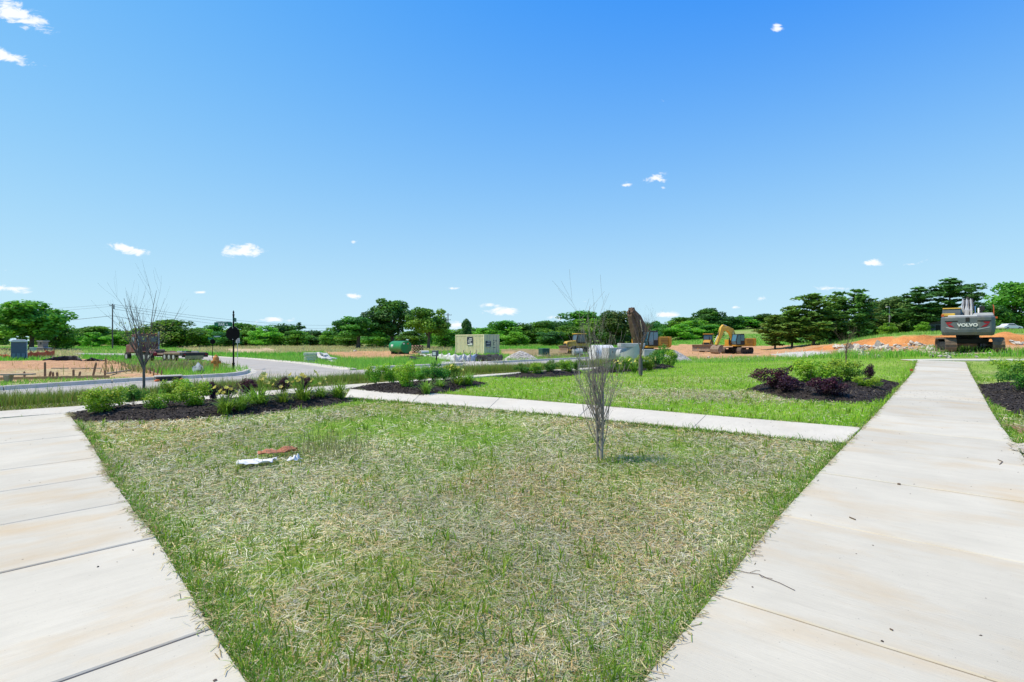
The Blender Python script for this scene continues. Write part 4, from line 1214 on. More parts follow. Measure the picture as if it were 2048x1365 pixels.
def leaf_mesh_obj(pts, size, tint, seed, parent, name='leaf_cluster', m=None, n_per=2, spread=.03):
    rng = np.random.default_rng(seed); P = np.repeat(np.array([tuple(p) for p in pts]), n_per, 0); P = P+rng.normal(0, spread, P.shape)
    V = leaf_quads(P, rng.normal(size=P.shape)+np.array([0, 0, .6]), size, rng, .55)
    c = np.array(tint)*rng.uniform(.7, 1.3, (len(P), 1))
    o = quick(name, V, np.arange(len(V)), 4, m or M_SHRUB, np.repeat(c, 4, 0), parent); return o

# leafless young tree in the left bed
rng = random.Random(4); p0 = hit(287, 792)
t = thing('young_tree', p0, label='nearly leafless young tree in the left mulch bed', cat='tree')
mb = MB(); mb.tube([(0, 0, -.1), (0, 0, .02), (.012, 0, .3), (.0, .01, .62), (.015, 0, .8)], [.05, .04, .034, .032, .028], 10); mb.build('trunk', M_TWIGD, t, 60)
tips = []; fork = Vector((.01, 0, .66))
for k, (dx, dz, L) in enumerate([(-.42, 1, 1.45), (-.2, 1, 1.75), (-.05, 1, 1.9), (.12, 1, 2.15), (.25, 1, 1.7), (.42, 1, 1.2), (-.5, .8, 1.0), (.02, 1, 1.6), (-.3, 1, 1.7), (.5, .8, .8)]):
    mb = MB(); branch(mb, fork+Vector((0, 0, k*.018)), Vector((dx, rng.uniform(-.4, .4), dz)), L, .017, rng, 2, .32, .13, tips, side=4); mb.build('branch', M_TWIGD, t, 60)
low = [q for q in tips if .75 < q.z < 1.9]; rng.shuffle(low)
tag(leaf_mesh_obj(low[:120], .05, (.30, .36, .07), 3, t, 'leaf_cluster', n_per=2), kind='stuff')
# dense leafless sapling in the lawn
rng = random.Random(9); p0 = hit(1203, 922)
t = thing('young_tree', p0, label='dead looking leafless sapling with many upright twigs in the middle of the lawn', cat='tree')
mb = MB(); mb.tube([(.0, 0, -.1), (0, 0, .02), (.01, 0, .35), (.02, 0, .8), (.0, .01, 1.15)], [.026, .022, .018, .013, .006], 8)
mb.tube([(-.04, .02, -.1), (-.045, .02, .02), (-.05, .03, .3), (-.07, .03, .75), (-.09, .03, 1.0)], [.018, .016, .013, .01, .004], 8); mb.build('trunk', M_TWIG, t, 60)
for k in range(24):
    z = rng.uniform(.08, .75); a = rng.uniform(0, 6.28); mb = MB(); s = rng.uniform(.25, .6)
    dx = math.cos(a)*s-.12
    branch(mb, Vector((rng.uniform(-.05, .02), .01, z)), Vector((dx, math.sin(a)*s, 1)), rng.uniform(.55, .95) if z > .3 else rng.uniform(.7, 1.05), .0068, rng, 2, 1.3, .2, None, side=4); mb.build('branch', M_TWIG, t, 60)
for k, (dx, L) in enumerate([(-.34, 1.15), (-.25, 1.25), (-.14, 1.2), (-.3, 1.0), (-.2, 1.1), (-.4, .95)]):
    mb = MB(); branch(mb, Vector((.02-.02*k, 0, .62+.02*k)), Vector((dx, rng.uniform(-.15, .15), 1)), L*.98, .006, rng, 2, .15, .07, None, side=3); mb.build('branch', M_TWIG, t, 60)
# brown sapling in front of the concrete boxes
rng = random.Random(14); p0 = hit(1281, 752)
t = thing('young_tree', p0, label='bare brown sapling with wrapped trunk in front of the concrete boxes', cat='tree')
mb = MB(); mb.tube([(0, 0, -.1), (0, 0, .6), (.01, 0, 1.0)], [.05, .045, .03], 9); mb.build('trunk', M_TWIGB, t, 60)
mb = MB(); mb.cyl((0, 0, .02), (0, 0, .62), .075, .07, 12); mb.build('trunk_wrap', mat('trunk_wrap', (.09, .085, .08), (.15, .14, .13), scale=8), t, 40)
for k in range(11):
    a = rng.uniform(0, 6.28); mb = MB(); branch(mb, Vector((0, 0, rng.uniform(.65, 1.0))), Vector((math.cos(a)*.4, math.sin(a)*.4, 1)), rng.uniform(.8, 1.25), .013, rng, 2, .3, .12, None, side=4); mb.build('branch', M_TWIGB, t, 60)
# sapling at the rear edge of the right lawn
rng = random.Random(17); p0 = hit(1692, 727)
t = thing('young_tree', p0, label='thin leafless sapling at the lawn edge in front of the rubble', cat='tree')
mb = MB(); mb.tube([(0, 0, -.1), (0, 0, .5), (.02, 0, .9)], [.035, .028, .018], 8); mb.build('trunk', M_TWIGB, t, 60)
for k in range(12):
    a = rng.uniform(0, 6.28); mb = MB(); branch(mb, Vector((0, 0, rng.uniform(.15, .8))), Vector((math.cos(a)*.5, math.sin(a)*.5, 1)), rng.uniform(.6, 1.0), .009, rng, 2, .3, .15, None, side=4); mb.build('branch', M_TWIGB, t, 60)

# --- shrubs (one mesh per look, copied)
def shrub_meshes(name, seed, tint, n=1500, leaf=.05, tip=None, R=(.42, .42, .34)):
    rng = np.random.default_rng(seed); lobes = []
    for _ in range(22):
        d = rng.normal(size=3); d /= np.linalg.norm(d); q = rng.uniform(.3, 1)
        lobes.append((d[0]*R[0]*q, d[1]*R[1]*q, max(.14, .36+d[2]*R[2]*q), rng.uniform(.10, .19)))
    P, d, i = lobed_points(rng, lobes, n, .35); P[:, 2] = np.maximum(P[:, 2], .03)
    V = leaf_quads(P, d*.6+rng.normal(size=P.shape)*.5+np.array([0, 0, .7]), leaf, rng, .6)
    c = np.array(tint)*rng.uniform(.75, 1.25, 22)[i][:, None]*rng.uniform(.65, 1.35, (n, 1))
    if tip is not None:
        m_ = (P[:, 2] > .45) & (rng.random(n) < .5); c[m_] = np.array(tip)*rng.uniform(.8, 1.2, (m_.sum(), 1))
    me = raw_mesh(name, V, 4, M_SHRUB, np.repeat(c, 4, 0))
    mb = MB(); rr = random.Random(seed)
    for q in lobes[:14]:
        b = Vector(q[:3]); mb.tube([(rr.uniform(-.04, .04), rr.uniform(-.04, .04), -.06), b*.5+Vector((0, 0, .05)), b], [.007, .005, .002], 4)
    return me, mb.mesh(name+'_stem', M_TWIGB, 60)
def lily_meshes(seed, n=95, flowers=6, L=.5):
    rng = np.random.default_rng(seed); V = []; C = []; F_ = []
    for k in range(n):
        a = rng.uniform(0, 6.283); ll = L*rng.uniform(.6, 1.15); w = rng.uniform(.008, .014); lean = rng.uniform(.25, .95)
        b = np.array([rng.normal(0, .05), rng.normal(0, .05), -.03]); pts = []
        for t in np.linspace(0, 1, 5):
            pts.append(b+np.array([math.cos(a)*lean*ll*t**1.3, math.sin(a)*lean*ll*t**1.3, ll*(1.05*t-.75*lean*t**2.4)]))
        s = np.array([-math.sin(a), math.cos(a), 0])*w; c = np.array([.20, .34, .035])*rng.uniform(.65, 1.35)
        for t in range(5):
            q = 1-.85*(t/4)**2; V += [pts[t]-s*q, pts[t]+s*q]; C += [c, c]
        o = len(V)-10
        for t in range(4): F_ += [o+2*t, o+2*t+1, o+2*t+3, o+2*t+2]
    me_o = quick('lily_leaf', np.array(V), np.array(F_), 4, M_SHRUB, np.array(C)); me = me_o.data; bpy.data.objects.remove(me_o)
    st = MB(); fl = []; rr = random.Random(seed)
    for k in range(flowers):
        V = []; C = []; F_ = []
        a = rr.uniform(0, 6.28); R = rr.uniform(.08, .24); tip = Vector((math.cos(a)*R, math.sin(a)*R, rr.uniform(.36, .52)))
        st.tube([(0, 0, 0), tip*.6+Vector((0, 0, .06)), tip], [.005, .004, .003], 4)
        ax = (Vector((math.cos(a), math.sin(a), .8))).normalized(); u = ax.orthogonal().normalized(); v = ax.cross(u)
        V.append(tuple(tip)); C.append((.62, .50, .06))
        for j in range(6):
            t = 6.283*j/6; d = (u*math.cos(t)+v*math.sin(t)); e = ax.cross(d)
            o = len(V); V += [tuple(tip+ax*.025+d*.03-e*.016), tuple(tip+ax*.03+d*.054), tuple(tip+ax*.025+d*.03+e*.016)]
            C += [(.80, .72, .22)]*3; F_ += [0, o, o+1, o+2]
        q = quick('lily_flower', np.array(V), np.array(F_), 4, leafmat('petal', trans=.35, rough=.5), np.array(C)); fl.append(q.data); bpy.data.objects.remove(q)
    return me, (st.mesh('lily_stem', MATS['shrub_leaf_green'], 60) if flowers else None), fl
leafmat('shrub_leaf_green', attr=False, c=(.12, .22, .03), c2=(.18, .3, .04))
LIME, LIMET, PURP = (.25, .48, .03), (.42, .58, .05), (.062, .020, .036)
SHR = {'green': [shrub_meshes('shrub_green', 61, LIME, 3000, .055, LIMET), shrub_meshes('shrub_green', 62, (.19, .40, .03), 2700, .055, LIMET), shrub_meshes('shrub_green', 63, (.10, .29, .035), 2300, .06, (.2, .36, .04))],
       'purple': [shrub_meshes('shrub_purple', 64, PURP, 2600, .055, (.11, .03, .05)), shrub_meshes('shrub_purple', 65, (.045, .02, .032), 2300, .055, (.09, .028, .045))]}
LIL = [lily_meshes(71, 120, 9), lily_meshes(72, 100, 4), lily_meshes(73, 110, 0, .55)]
def shrub(kind, var, px, py, wpx, hpx, label, group=None):
    p = hit(px, py); Y = p[1]; me, st = SHR[kind][var]
    t = thing('purple_shrub' if kind == 'purple' else 'green_shrub', (p[0], p[1], p[2]+.04), RND.uniform(0, 6.28), label, 'shrub', group)
    sx = wpx*1.12*Y/F/.98; sz = hpx*1.22*Y/F/.74; t.scale = (sx, sx, sz)
    link(bpy.data.objects.new('foliage', me), t); link(bpy.data.objects.new('stem', st), t); return t
def lily(var, px, py, hpx, label, group=None):
    p = hit(px, py); s = hpx*1.12*p[1]/F/.5; le, st, fl = LIL[var]
    t = thing('daylily', (p[0], p[1], p[2]+.04), RND.uniform(0, 6.28), label, 'flower', group); t.scale = (s, s, s)
    link(bpy.data.objects.new('leaf_clump', le), t)
    if st: link(bpy.data.objects.new('flower_stem', st), t)
    for f_ in fl: link(bpy.data.objects.new('flower', f_), t)
    return t
GS = 'shrubs of the left bed'
for a in [('green', 0, 212, 833, 74, 48, 'lime green shrub at the left end of the left bed'), ('green', 2, 268, 814, 44, 36, 'dark green shrub directly left of the leafless young tree'),
          ('green', 1, 318, 828, 52, 34, 'sparse shrub in front of the leafless young tree'), ('green', 1, 342, 812, 48, 44, 'green shrub right behind the young tree trunk'), ('green', 0, 386, 822, 62, 48, 'dense lime green shrub in the middle of the left bed'),
          ('green', 1, 360, 806, 60, 40, 'green shrub at the back of the left bed'), ('purple', 0, 425, 806, 34, 34, 'purple leaved shrub right of the dense lime shrub'), ('purple', 1, 456, 800, 36, 24, 'low purple shrub between two daylilies in the left bed'),
          ('purple', 0, 494, 793, 40, 28, 'purple shrub behind the tallest yellow daylily'), ('purple', 1, 566, 790, 36, 30, 'dark purple shrub in the right half of the left bed'), ('purple', 0, 612, 784, 26, 24, 'purple shrub at the right end of the left bed')]:
    shrub(*a, GS)
GD = 'daylilies of the left bed'
for a in [(0, 452, 830, 46, 'daylily with yellow blooms in front of the low purple shrub'), (2, 482, 826, 42, 'daylily without blooms left of the tallest one'), (0, 516, 818, 56, 'tallest yellow daylily of the left bed'), (1, 566, 814, 40, 'daylily in front of the dark purple shrub'),
          (0, 606, 808, 50, 'yellow daylily in the right half of the left bed'), (1, 640, 803, 36, 'daylily near the right end of the left bed'), (2, 676, 800, 40, 'daylily clump beside the start of the cross path')]:
    lily(*a, GD)
GS2 = 'shrubs of the middle bed'
for a in [('green', 1, 752, 770, 40, 34, 'leftmost green shrub of the middle bed'), ('green', 0, 786, 769, 44, 34, 'lime shrub second from the left in the middle bed'), ('green', 0, 816, 782, 48, 48, 'foremost lime shrub of the middle bed'),
          ('green', 1, 840, 767, 40, 30, 'green shrub behind the foremost shrub of the middle bed'), ('green', 2, 872, 770, 46, 38, 'darker green shrub right of centre in the middle bed'), ('green', 1, 900, 763, 40, 30, 'green shrub at the right rear of the middle bed')]:
    shrub(*a, GS2)
for a in [(2, 853, 790, 30, 'young lily clump at the front of the middle bed'), (1, 916, 774, 34, 'yellow lily at the right end of the middle bed'), (2, 936, 772, 30, 'grassy lily clump at the right tip of the middle bed'), (2, 880, 780, 24, 'low lily clump in the mulch of the middle bed')]:
    lily(*a, 'daylilies of the middle bed')
for a in [('green', 2, 1042, 752, 30, 20, 'leftmost shrub of the narrow back bed'), ('green', 1, 1072, 752, 34, 22, 'second shrub of the narrow back bed'), ('green', 2, 1104, 750, 34, 24, 'middle shrub of the narrow back bed'), ('green', 1, 1132, 748, 34, 24, 'fourth shrub of the narrow back bed'), ('green', 2, 1158, 746, 28, 22, 'rightmost shrub of the narrow back bed')]:
    shrub(*a, 'shrubs of the narrow back bed')
for a in [('purple', 1, 1228, 738, 34, 16, 'purple shrub in front of the square concrete box'), ('green', 2, 1222, 745, 30, 18, 'green shrub below the square concrete box'), ('green', 1, 1252, 744, 36, 26, 'green shrub left of the wrapped sapling'), ('green', 1, 1286, 742, 38, 26, 'green shrub at the foot of the wrapped sapling'),
          ('green', 2, 1312, 738, 36, 30, 'tall green shrub right of the wrapped sapling'), ('green', 1, 1340, 735, 30, 30, 'bushy weed beside the small gravel slope'), ('green', 2, 1326, 728, 30, 32, 'leafy weed behind the planted strip at the concrete boxes')]:
    shrub(*a, 'shrubs in front of the concrete boxes')
for a in [(0, 1238, 746, 20, 'yellow lily below the square concrete box'), (0, 1268, 745, 20, 'yellow lily left of the wrapped sapling'), (0, 1300, 742, 22, 'yellow lily right of the wrapped sapling')]:
    lily(*a, 'lilies in front of the concrete boxes')
for a in [('purple', 0, 1548, 784, 76, 40, 'largest purple shrub at the left end of the right bed'), ('purple', 1, 1580, 790, 66, 32, 'dark purple shrub second from the left in the right bed'), ('purple', 0, 1652, 798, 66, 36, 'purple shrub at the front of the right bed'), ('purple', 1, 1738, 764, 26, 30, 'upright purple shrub at the right rear of the right bed'),
          ('purple', 1, 1582, 746, 16, 12, 'tiny purple shrub at the rear of the right bed'), ('green', 0, 1620, 772, 84, 44, 'wide lime shrub behind the purple shrubs of the right bed'), ('green', 1, 1690, 770, 70, 44, 'lime shrub right of the wide one in the right bed'), ('green', 0, 1735, 782, 44, 22, 'small lime shrub beside bare mulch in the right bed')]:
    shrub(*a, 'shrubs of the right bed')
for a in [('green', 1, 2016, 758, 62, 34, 'green shrub at the right edge behind the mulch'), ('green', 2, 2040, 792, 60, 52, 'larger green shrub cut by the right edge of the picture')]:
    shrub(*a, 'shrubs at the right edge')
# ---------------------------------------------------------------- construction machines
M_YEL = mat('machine_yellow', (.60, .30, .025), (.48, .235, .03), scale=2, rough=.5, c3=(.30, .17, .07), s3=2.5, a3=.75)
M_YEL2 = mat('machine_yellow_light', (.68, .44, .06), (.6, .37, .06), scale=2, rough=.5, c3=(.36, .22, .09), s3=2.5, a3=.6)
M_GREY = mat('machine_grey', (.13, .15, .16), (.10, .115, .125), scale=1.5, rough=.5, c3=(.30, .25, .18), s3=1.6, a3=.45)
M_LGREY = mat('machine_light_grey', (.42, .43, .43), (.35, .36, .36), scale=2, rough=.5, c3=(.32, .27, .2), s3=2, a3=.4)
M_BLK = mat('machine_black', (.018, .018, .018), (.03, .028, .026), scale=5, rough=.6)
M_STEEL = mat('worn_steel', (.30, .22, .16), (.20, .14, .10), scale=3, rough=.75, metal=.2, c3=(.42, .33, .24), s3=2, a3=.7, bump=.006)
M_TRACK = mat('track_steel', (.11, .085, .07), (.19, .14, .10), scale=5, rough=.9, bump=.01, c3=(.32, .2, .11), s3=2, a3=.7)
M_RUST = mat('dark_boom', (.075, .05, .038), (.14, .085, .06), scale=2.2, rough=.85, c3=(.25, .2, .16), s3=2, a3=.6)
M_ROD = mat('chrome_rod', (.75, .75, .76), (.6, .6, .6), scale=3, rough=.2, metal=.9)
M_GLASS = glassmat('cab_glass', (.05, .075, .09))
M_BGLASS = glassmat('blue_glass', (.06, .16, .22))
M_WHITE = mat('white_paint', (.72, .72, .70), (.62, .62, .6), scale=3, rough=.5)
M_RED = mat('red_paint', (.33, .015, .025), (.26, .012, .02), scale=3, rough=.5)
M_ORANGE = mat('orange_paint', (.65, .13, .03), (.5, .1, .03), scale=3, rough=.6)
def stadium(L, h, n=8):
    r = h/2; pts = []
    for i in range(n+1):
        a = math.pi/2-math.pi*i/n; pts.append((L/2-r+r*math.cos(a), r+r*math.sin(a)))
    for i in range(n+1):
        a = -math.pi/2-math.pi*i/n; pts.append((-L/2+r+r*math.cos(a), r+r*math.sin(a)))
    return pts
def track_parts(root, L, w, h, y, rz):
    mb = MB(); o = stadium(L, h); i_ = stadium(L-.16, h-.16); i_ = [(a, b+.08) for a, b in i_]
    n = len(o); y0, y1 = y-w/2, y+w/2
    vs = [(p[0], y0, p[1]) for p in o]+[(p[0], y1, p[1]) for p in o]+[(p[0], y0, p[1]) for p in i_]+[(p[0], y1, p[1]) for p in i_]
    fs = []
    for k in range(n):
        j = (k+1) % n; fs += [[k, j, n+j, n+k], [2*n+k, 3*n+k, 3*n+j, 2*n+j], [k, 2*n+k, 2*n+j, j], [n+k, n+j, 3*n+j, 3*n+k]]
    mb.add(vs, fs)
    per = [Vector((p[0], 0, p[1])) for p in o]+[Vector((o[0][0], 0, o[0][1]))]
    pts = polyline_resample([np.array((p.x, p.z)) for p in per], .19)
    for k in range(len(pts)-1):
        d = pts[k+1]-pts[k]; a = math.atan2(d[1], d[0]); mb.box((pts[k][0], y, pts[k][1]), (.035, w, .05), ry=-a)
    t = mb.build('track', M_TRACK, root, rz=rz)
    fr = MB(); fr.box((0, y, h*.5), (L-h*.8, w*.5, h*.42))
    for k in range(6): fr.cyl(((k-2.5)*(L-h)/6, y-w*.36, h*.24), ((k-2.5)*(L-h)/6, y+w*.36, h*.24), h*.15, n=10)
    for s in (-1, 1): fr.cyl((s*(L/2-h/2), y-w*.3, h/2), (s*(L/2-h/2), y+w*.3, h/2), h*.38, n=16)
    fr.build('track_frame', M_BLK, t)
def hyd(root, name, a, b, y, r, rz, frac=.55):
    a = Vector((a[0], y, a[1])); b = Vector((b[0], y, b[1])); m_ = a.lerp(b, frac)
    o = MB().cyl(a, m_, r, n=10).build(name, M_BLK if r < .1 else M_YEL, root, 40, rz=rz)
    MB().cyl(m_, b, r*.55, n=10).build('piston_rod', M_ROD, o, 40)
def bucket(root, c, ang, w, rz, m, s=1.0, parent_name='bucket'):
    out = [(-.55, .35), (-.6, 0), (-.42, -.42), (0, -.62), (.45, -.55), (.75, -.28), (.72, -.2), (.42, -.46), (0, -.53), (-.36, -.36), (-.52, 0), (-.47, .35)]
    ca, sa = math.cos(ang), math.sin(ang); f = lambda p: (c[0]+(p[0]*ca-p[1]*sa)*s, c[1]+(p[0]*sa+p[1]*ca)*s)
    mb = MB(); mb.prism([f(p) for p in out], -w/2, w/2)
    side = [(-.55, .35), (-.6, 0), (-.42, -.42), (0, -.62), (.45, -.55), (.75, -.28), (.3, .1)]
    for yy in (-w/2, w/2-.04): mb.prism([f(p) for p in side], yy, yy+.04)
    b = mb.build(parent_name, m, root, rz=rz)
    for k in range(5):
        q = f((.82, -.2)); MB().box((q[0], (k-2)*w/4.6, q[1]), (.22*s, .09, .05), ry=-ang-.5).build('tooth', M_STEEL, b)
def excavator(loc, heading, theading, label, body, cw, boomm, glass, pose, width=2.7, tilt=(0, 0), roofm=None, name='excavator', bw=.52, bucketw=1.25, trackL=4.4):
    t = thing(name, loc, label=label, cat='excavator', rot=(tilt[0], tilt[1], 0)); H = heading; hw = width/2
    for s in (-1, 1): track_parts(t, trackL, .6, .95, s*1.2, theading)
    MB().box((0, 0, .72), (1.9, 1.9, .36)).build('undercarriage', M_BLK, t, rz=theading, bevel=.05)
    MB().cyl((0, 0, .85), (0, 0, 1.14), .62, n=24).build('slew_ring', M_BLK, t, 40)
    MB().box((-.15, 0, 1.22), (3.6, width*.97, .2)).build('deck', body, t, rz=H, bevel=.03)
    MB().box((-1.05, 0, 1.83), (1.75, width*.96, 1.0)).build('engine_housing', body, t, rz=H, bevel=.08, seg=2)
    q = MB().box((.55, -hw*.66, 1.72), (1.4, width*.3, .8)).build('tool_box', body, t, rz=H, bevel=.05)
    for k in range(4): MB().box((-1.2, hw*.965, 1.6+.16*k), (1.2, .03, .05)).build('vent_slat', M_BLK, t, rz=H)
    # cab
    prof = [(-.1, 1.33), (1.45, 1.33), (1.62, 1.9), (1.3, 2.92), (-.05, 2.98), (-.1, 2.7)]
    y0, y1 = hw-1.02, hw-.02
    cab = MB().prism(prof, y0, y1).build('cab', M_BLK if roofm is None else body, t, rz=H, bevel=.04)
    g = MB().prism([(.75, 1.45), (1.38, 1.45), (1.52, 1.9), (1.22, 2.8), (.75, 2.8)], y1, y1+.012); g.build('side_window', glass, cab)
    g = MB().prism([(0, 1.95), (.68, 1.95), (.68, 2.8), (0, 2.8)], y1, y1+.012); g.build('side_window', glass, cab)
    g = MB(); g.add([(1.47, y0+.08, 1.4), (1.47, y1-.08, 1.4), (1.635, y1-.08, 1.9), (1.635, y0+.08, 1.9), (1.33, y0+.08, 2.85), (1.33, y1-.08, 2.85)], [[0, 1, 2, 3], [3, 2, 5, 4]]); g.build('windscreen', glass, cab)
    if roofm: MB().box((.62, (y0+y1)/2, 3.0), (1.45, 1.0, .09)).build('cab_roof', roofm, cab, bevel=.03)
    MB().cyl((-.9, -hw*.5, 2.3), (-.9, -hw*.5, 2.75), .08, n=12).build('exhaust', M_BLK, t, 40, rz=H)
    # counterweight with a rounded back
    outl = [(-1.9, hw), (-2.35, hw), (-2.62, hw*.86), (-2.78, hw*.45), (-2.82, 0), (-2.78, -hw*.45), (-2.62, -hw*.86), (-2.35, -hw), (-1.9, -hw)]
    c = MB(); ins = lambda k: [(-1.9+(p[0]+1.9)*k, p[1]*(1-(1-k)*.5)) for p in outl]
    lay = [(1.12, .8), (1.3, .97), (1.45, 1.0), (2.25, 1.0), (2.34, .93)]; n = len(outl); vs = []
    for z, k in lay: vs += [(a, b, z) for a, b in ins(k)]
    fs = [list(range(n))[::-1], [(len(lay)-1)*n+i for i in range(n)]]
    for i in range(len(lay)-1):
        for k in range(n): fs.append([i*n+k, i*n+(k+1) % n, (i+1)*n+(k+1) % n, (i+1)*n+k])
    c.add(vs, fs); cwo = c.build('counterweight', cw, t, rz=H, bevel=.03, seg=2)
    # boom, stick, bucket
    bp, bt, sp, st, bc, ba = pose
    MB().bar(bp, bt, -bw/2, bw/2).build('boom', boomm, t, rz=H, bevel=.03)
    so = MB().bar(sp, st, -bw*.38, bw*.38).build('stick', boomm, t, rz=H, bevel=.03)
    mid = bp[len(bp)//2]
    for s in (-1, 1): hyd(t, 'boom_cylinder', (1.15, 1.35), (mid[0]-.05, mid[1]-.15), s*(bw/2+.12), .085, H)
    hyd(t, 'stick_cylinder', (mid[0], mid[1]+.5), (sp[0][0], sp[0][1]+.05), 0, .075, H)
    m2 = sp[len(sp)//2]; dx = .38
    hyd(t, 'bucket_cylinder', (sp[0][0]+dx, sp[0][1]-.3), (sp[-1][0]+dx, sp[-1][1]+.45), 0, .07, H)
    if bc: bucket(t, bc, ba, bucketw, H, M_STEEL)
    return t, cwo
# yellow excavator with its arm folded down
p = at(1462, 84)
cat_pose = ([(.6, 1.5), (.8, 2.5), (1.3, 3.4), (2.1, 3.75), (2.95, 3.7)], [.5, .85, .9, .66, .45], [(2.75, 4.3), (3.0, 3.75), (3.5, 2.6), (4.1, 1.3)], [.3, .78, .56, .36], (4.0, .6), 2.5)
t, cwo = excavator((p[0]+1.0, p[1], p[2]), RAD(203), RAD(222), 'yellow excavator with its bucket resting on the bare earth', M_YEL, M_YEL, M_YEL2, M_BGLASS, cat_pose, name='excavator', bucketw=1.7)
t.scale = (1.06,)*3
# excavator with dark raised boom behind the concrete boxes
p = at(1296, 58)
t, cwo = excavator((p[0], p[1], p[2]-.1), RAD(216), RAD(200), 'excavator with dark raised boom and blue cab glass, behind the concrete boxes', M_YEL, M_YEL, M_RUST, M_BGLASS,
    ([(.5, 1.5), (1.0, 2.8), (2.0, 4.3), (2.9, 5.1)], [.7, 1.3, 1.0, .5], [(2.7, 5.45), (2.6, 4.6), (2.2, 2.9), (1.9, 1.6)], [.3, .9, .75, .45], (2.1, .8), 2.2), bw=.8)
# grey excavator seen from behind
VH = RAD(90)-math.atan((1935-CX)/F)
p = at(1935, 33.5); vol_tilt = RAD(-1.3)
t, cwo = excavator((p[0], p[1], p[2]+.12), VH, VH+RAD(9), 'grey excavator seen from behind, with white lettering on its counterweight', M_GREY, M_GREY, M_LGREY, M_GLASS,
    ([(.5, 1.5), (1.0, 2.7), (1.9, 3.35), (3.2, 3.1), (4.4, 2.5)], [.55, .7, .7, .6, .4], [(4.2, 2.9), (4.5, 2.3), (4.7, 1.4), (4.75, .9)], [.3, .6, .45, .3], (4.6, .4), 2.4), width=2.72, tilt=(0, 0), roofm=M_YEL2, bw=.55, trackL=4.6)
# details on the rear: white lip, red chevrons, lettering, hood tops, hoses, mirrors
t.scale = (.92,)*3; t.location.z -= .1
def on_back(y): return float(np.interp(abs(y), [0, .45*1.36, .86*1.36, 1.36], [-2.82, -2.78, -2.62, -2.35]))-.012
def back_patch(pts, name, m, parent):
    """thin plate following the rounded back; pts are (y, z) quads, left to right"""
    mb = MB()
    for quad in pts:
        vs = []
        for (yy, zz) in quad: vs.append((on_back(yy*.82), yy*.82, zz))
        for (yy, zz) in quad: vs.append((on_back(yy*.82)+.01, yy*.82, zz))
        mb.add(vs, [[0, 1, 2, 3], [7, 6, 5, 4], [0, 4, 5, 1], [1, 5, 6, 2], [2, 6, 7, 3], [3, 7, 4, 0]])
    return mb.build(name, m, parent)
back_patch([[(1.32, 1.60), (.76, 1.48), (.76, 1.53), (1.34, 1.66)], [(.76, 1.48), (-.76, 1.48), (-.76, 1.53), (.76, 1.53)], [(-.76, 1.48), (-1.32, 1.60), (-1.34, 1.66), (-.76, 1.53)]], 'white_lip', M_LGREY, cwo)
back_patch([[(1.36, 1.98), (.76, 1.98), (.76, 2.06), (1.42, 2.06)], [(.76, 1.98), (-.76, 1.98), (-.76, 2.06), (.76, 2.06)], [(-.76, 1.98), (-1.36, 1.98), (-1.42, 2.06), (-.76, 2.06)]], 'dark_band', M_BLK, cwo)
for s in (1, -1):
    back_patch([[(s*1.34, 1.975), (s*.92, 1.975), (s*1.05, 1.87), (s*1.28, 1.85)]], 'red_chevron', M_RED, cwo)
    back_patch([[(s*1.28, 1.84), (s*1.05, 1.80), (s*.80, 1.62), (s*1.12, 1.66)]], 'red_chevron', M_RED, cwo)
txt = text_mesh('VOLVO', .27, M_WHITE, 'lettering', cwo, (-2.842, 0, 1.76), (RAD(90), 0, RAD(-90)), .008, sx=1.12, bold=.014)
for v in txt.data.vertices: pass
MB().box((-2.79, 0, 2.12), (.1, .2, .28)).build('latch', M_BLK, cwo)
H = VH
MB().box((-1.35, -.78, 2.46), (1.5, 1.05, .22), taper=.9).build('hood_cover', M_LGREY, t, rz=H, bevel=.04)
MB().box((-1.9, .25, 2.39), (.5, 1.5, .1)).build('walk_plate', M_WHITE, t, rz=H, bevel=.02)
MB().box((-1.3, .98, 2.5), (.7, .7, .2)).build('yellow_cover', M_YEL2, t, rz=H, bevel=.03)
MB().box((-.2, -.75, 2.95), (.35, .28, .3)).build('exhaust_box', M_BLK, t, rz=H, bevel=.02)
for k, yy in enumerate((-.38, -.24, -.1, .06, .2, .36)):
    MB().tube([(.35, yy, 2.0), (.75, yy*.95, 2.9), (1.2, yy*.8, 3.35), (1.9, yy*.7, 3.75)], .035, 6).build('hose', M_LGREY if k % 2 else M_BLK, t, 60, rz=H)
for s in (-1, 1): MB().cyl((.05, s*.62, 2.2), (.45, s*.6, 2.98), .085, n=10).build('lift_cylinder', M_WHITE, t, 40, rz=H)
MB().tube([(-1.6, -1.3, 2.35), (-1.6, -1.3, 2.95), (-1.58, -1.27, 3.1)], .03, 6).build('grab_rail', M_ORANGE, t, 60, rz=H)
MB().box((-1.9, -1.4, 2.25), (.1, .14, .12)).build('marker_lamp', M_ORANGE, t, rz=H)
MB().box((-1.95, 1.28, 2.45), (.14, .14, .16)).build('marker_lamp', M_ORANGE, t, rz=H)

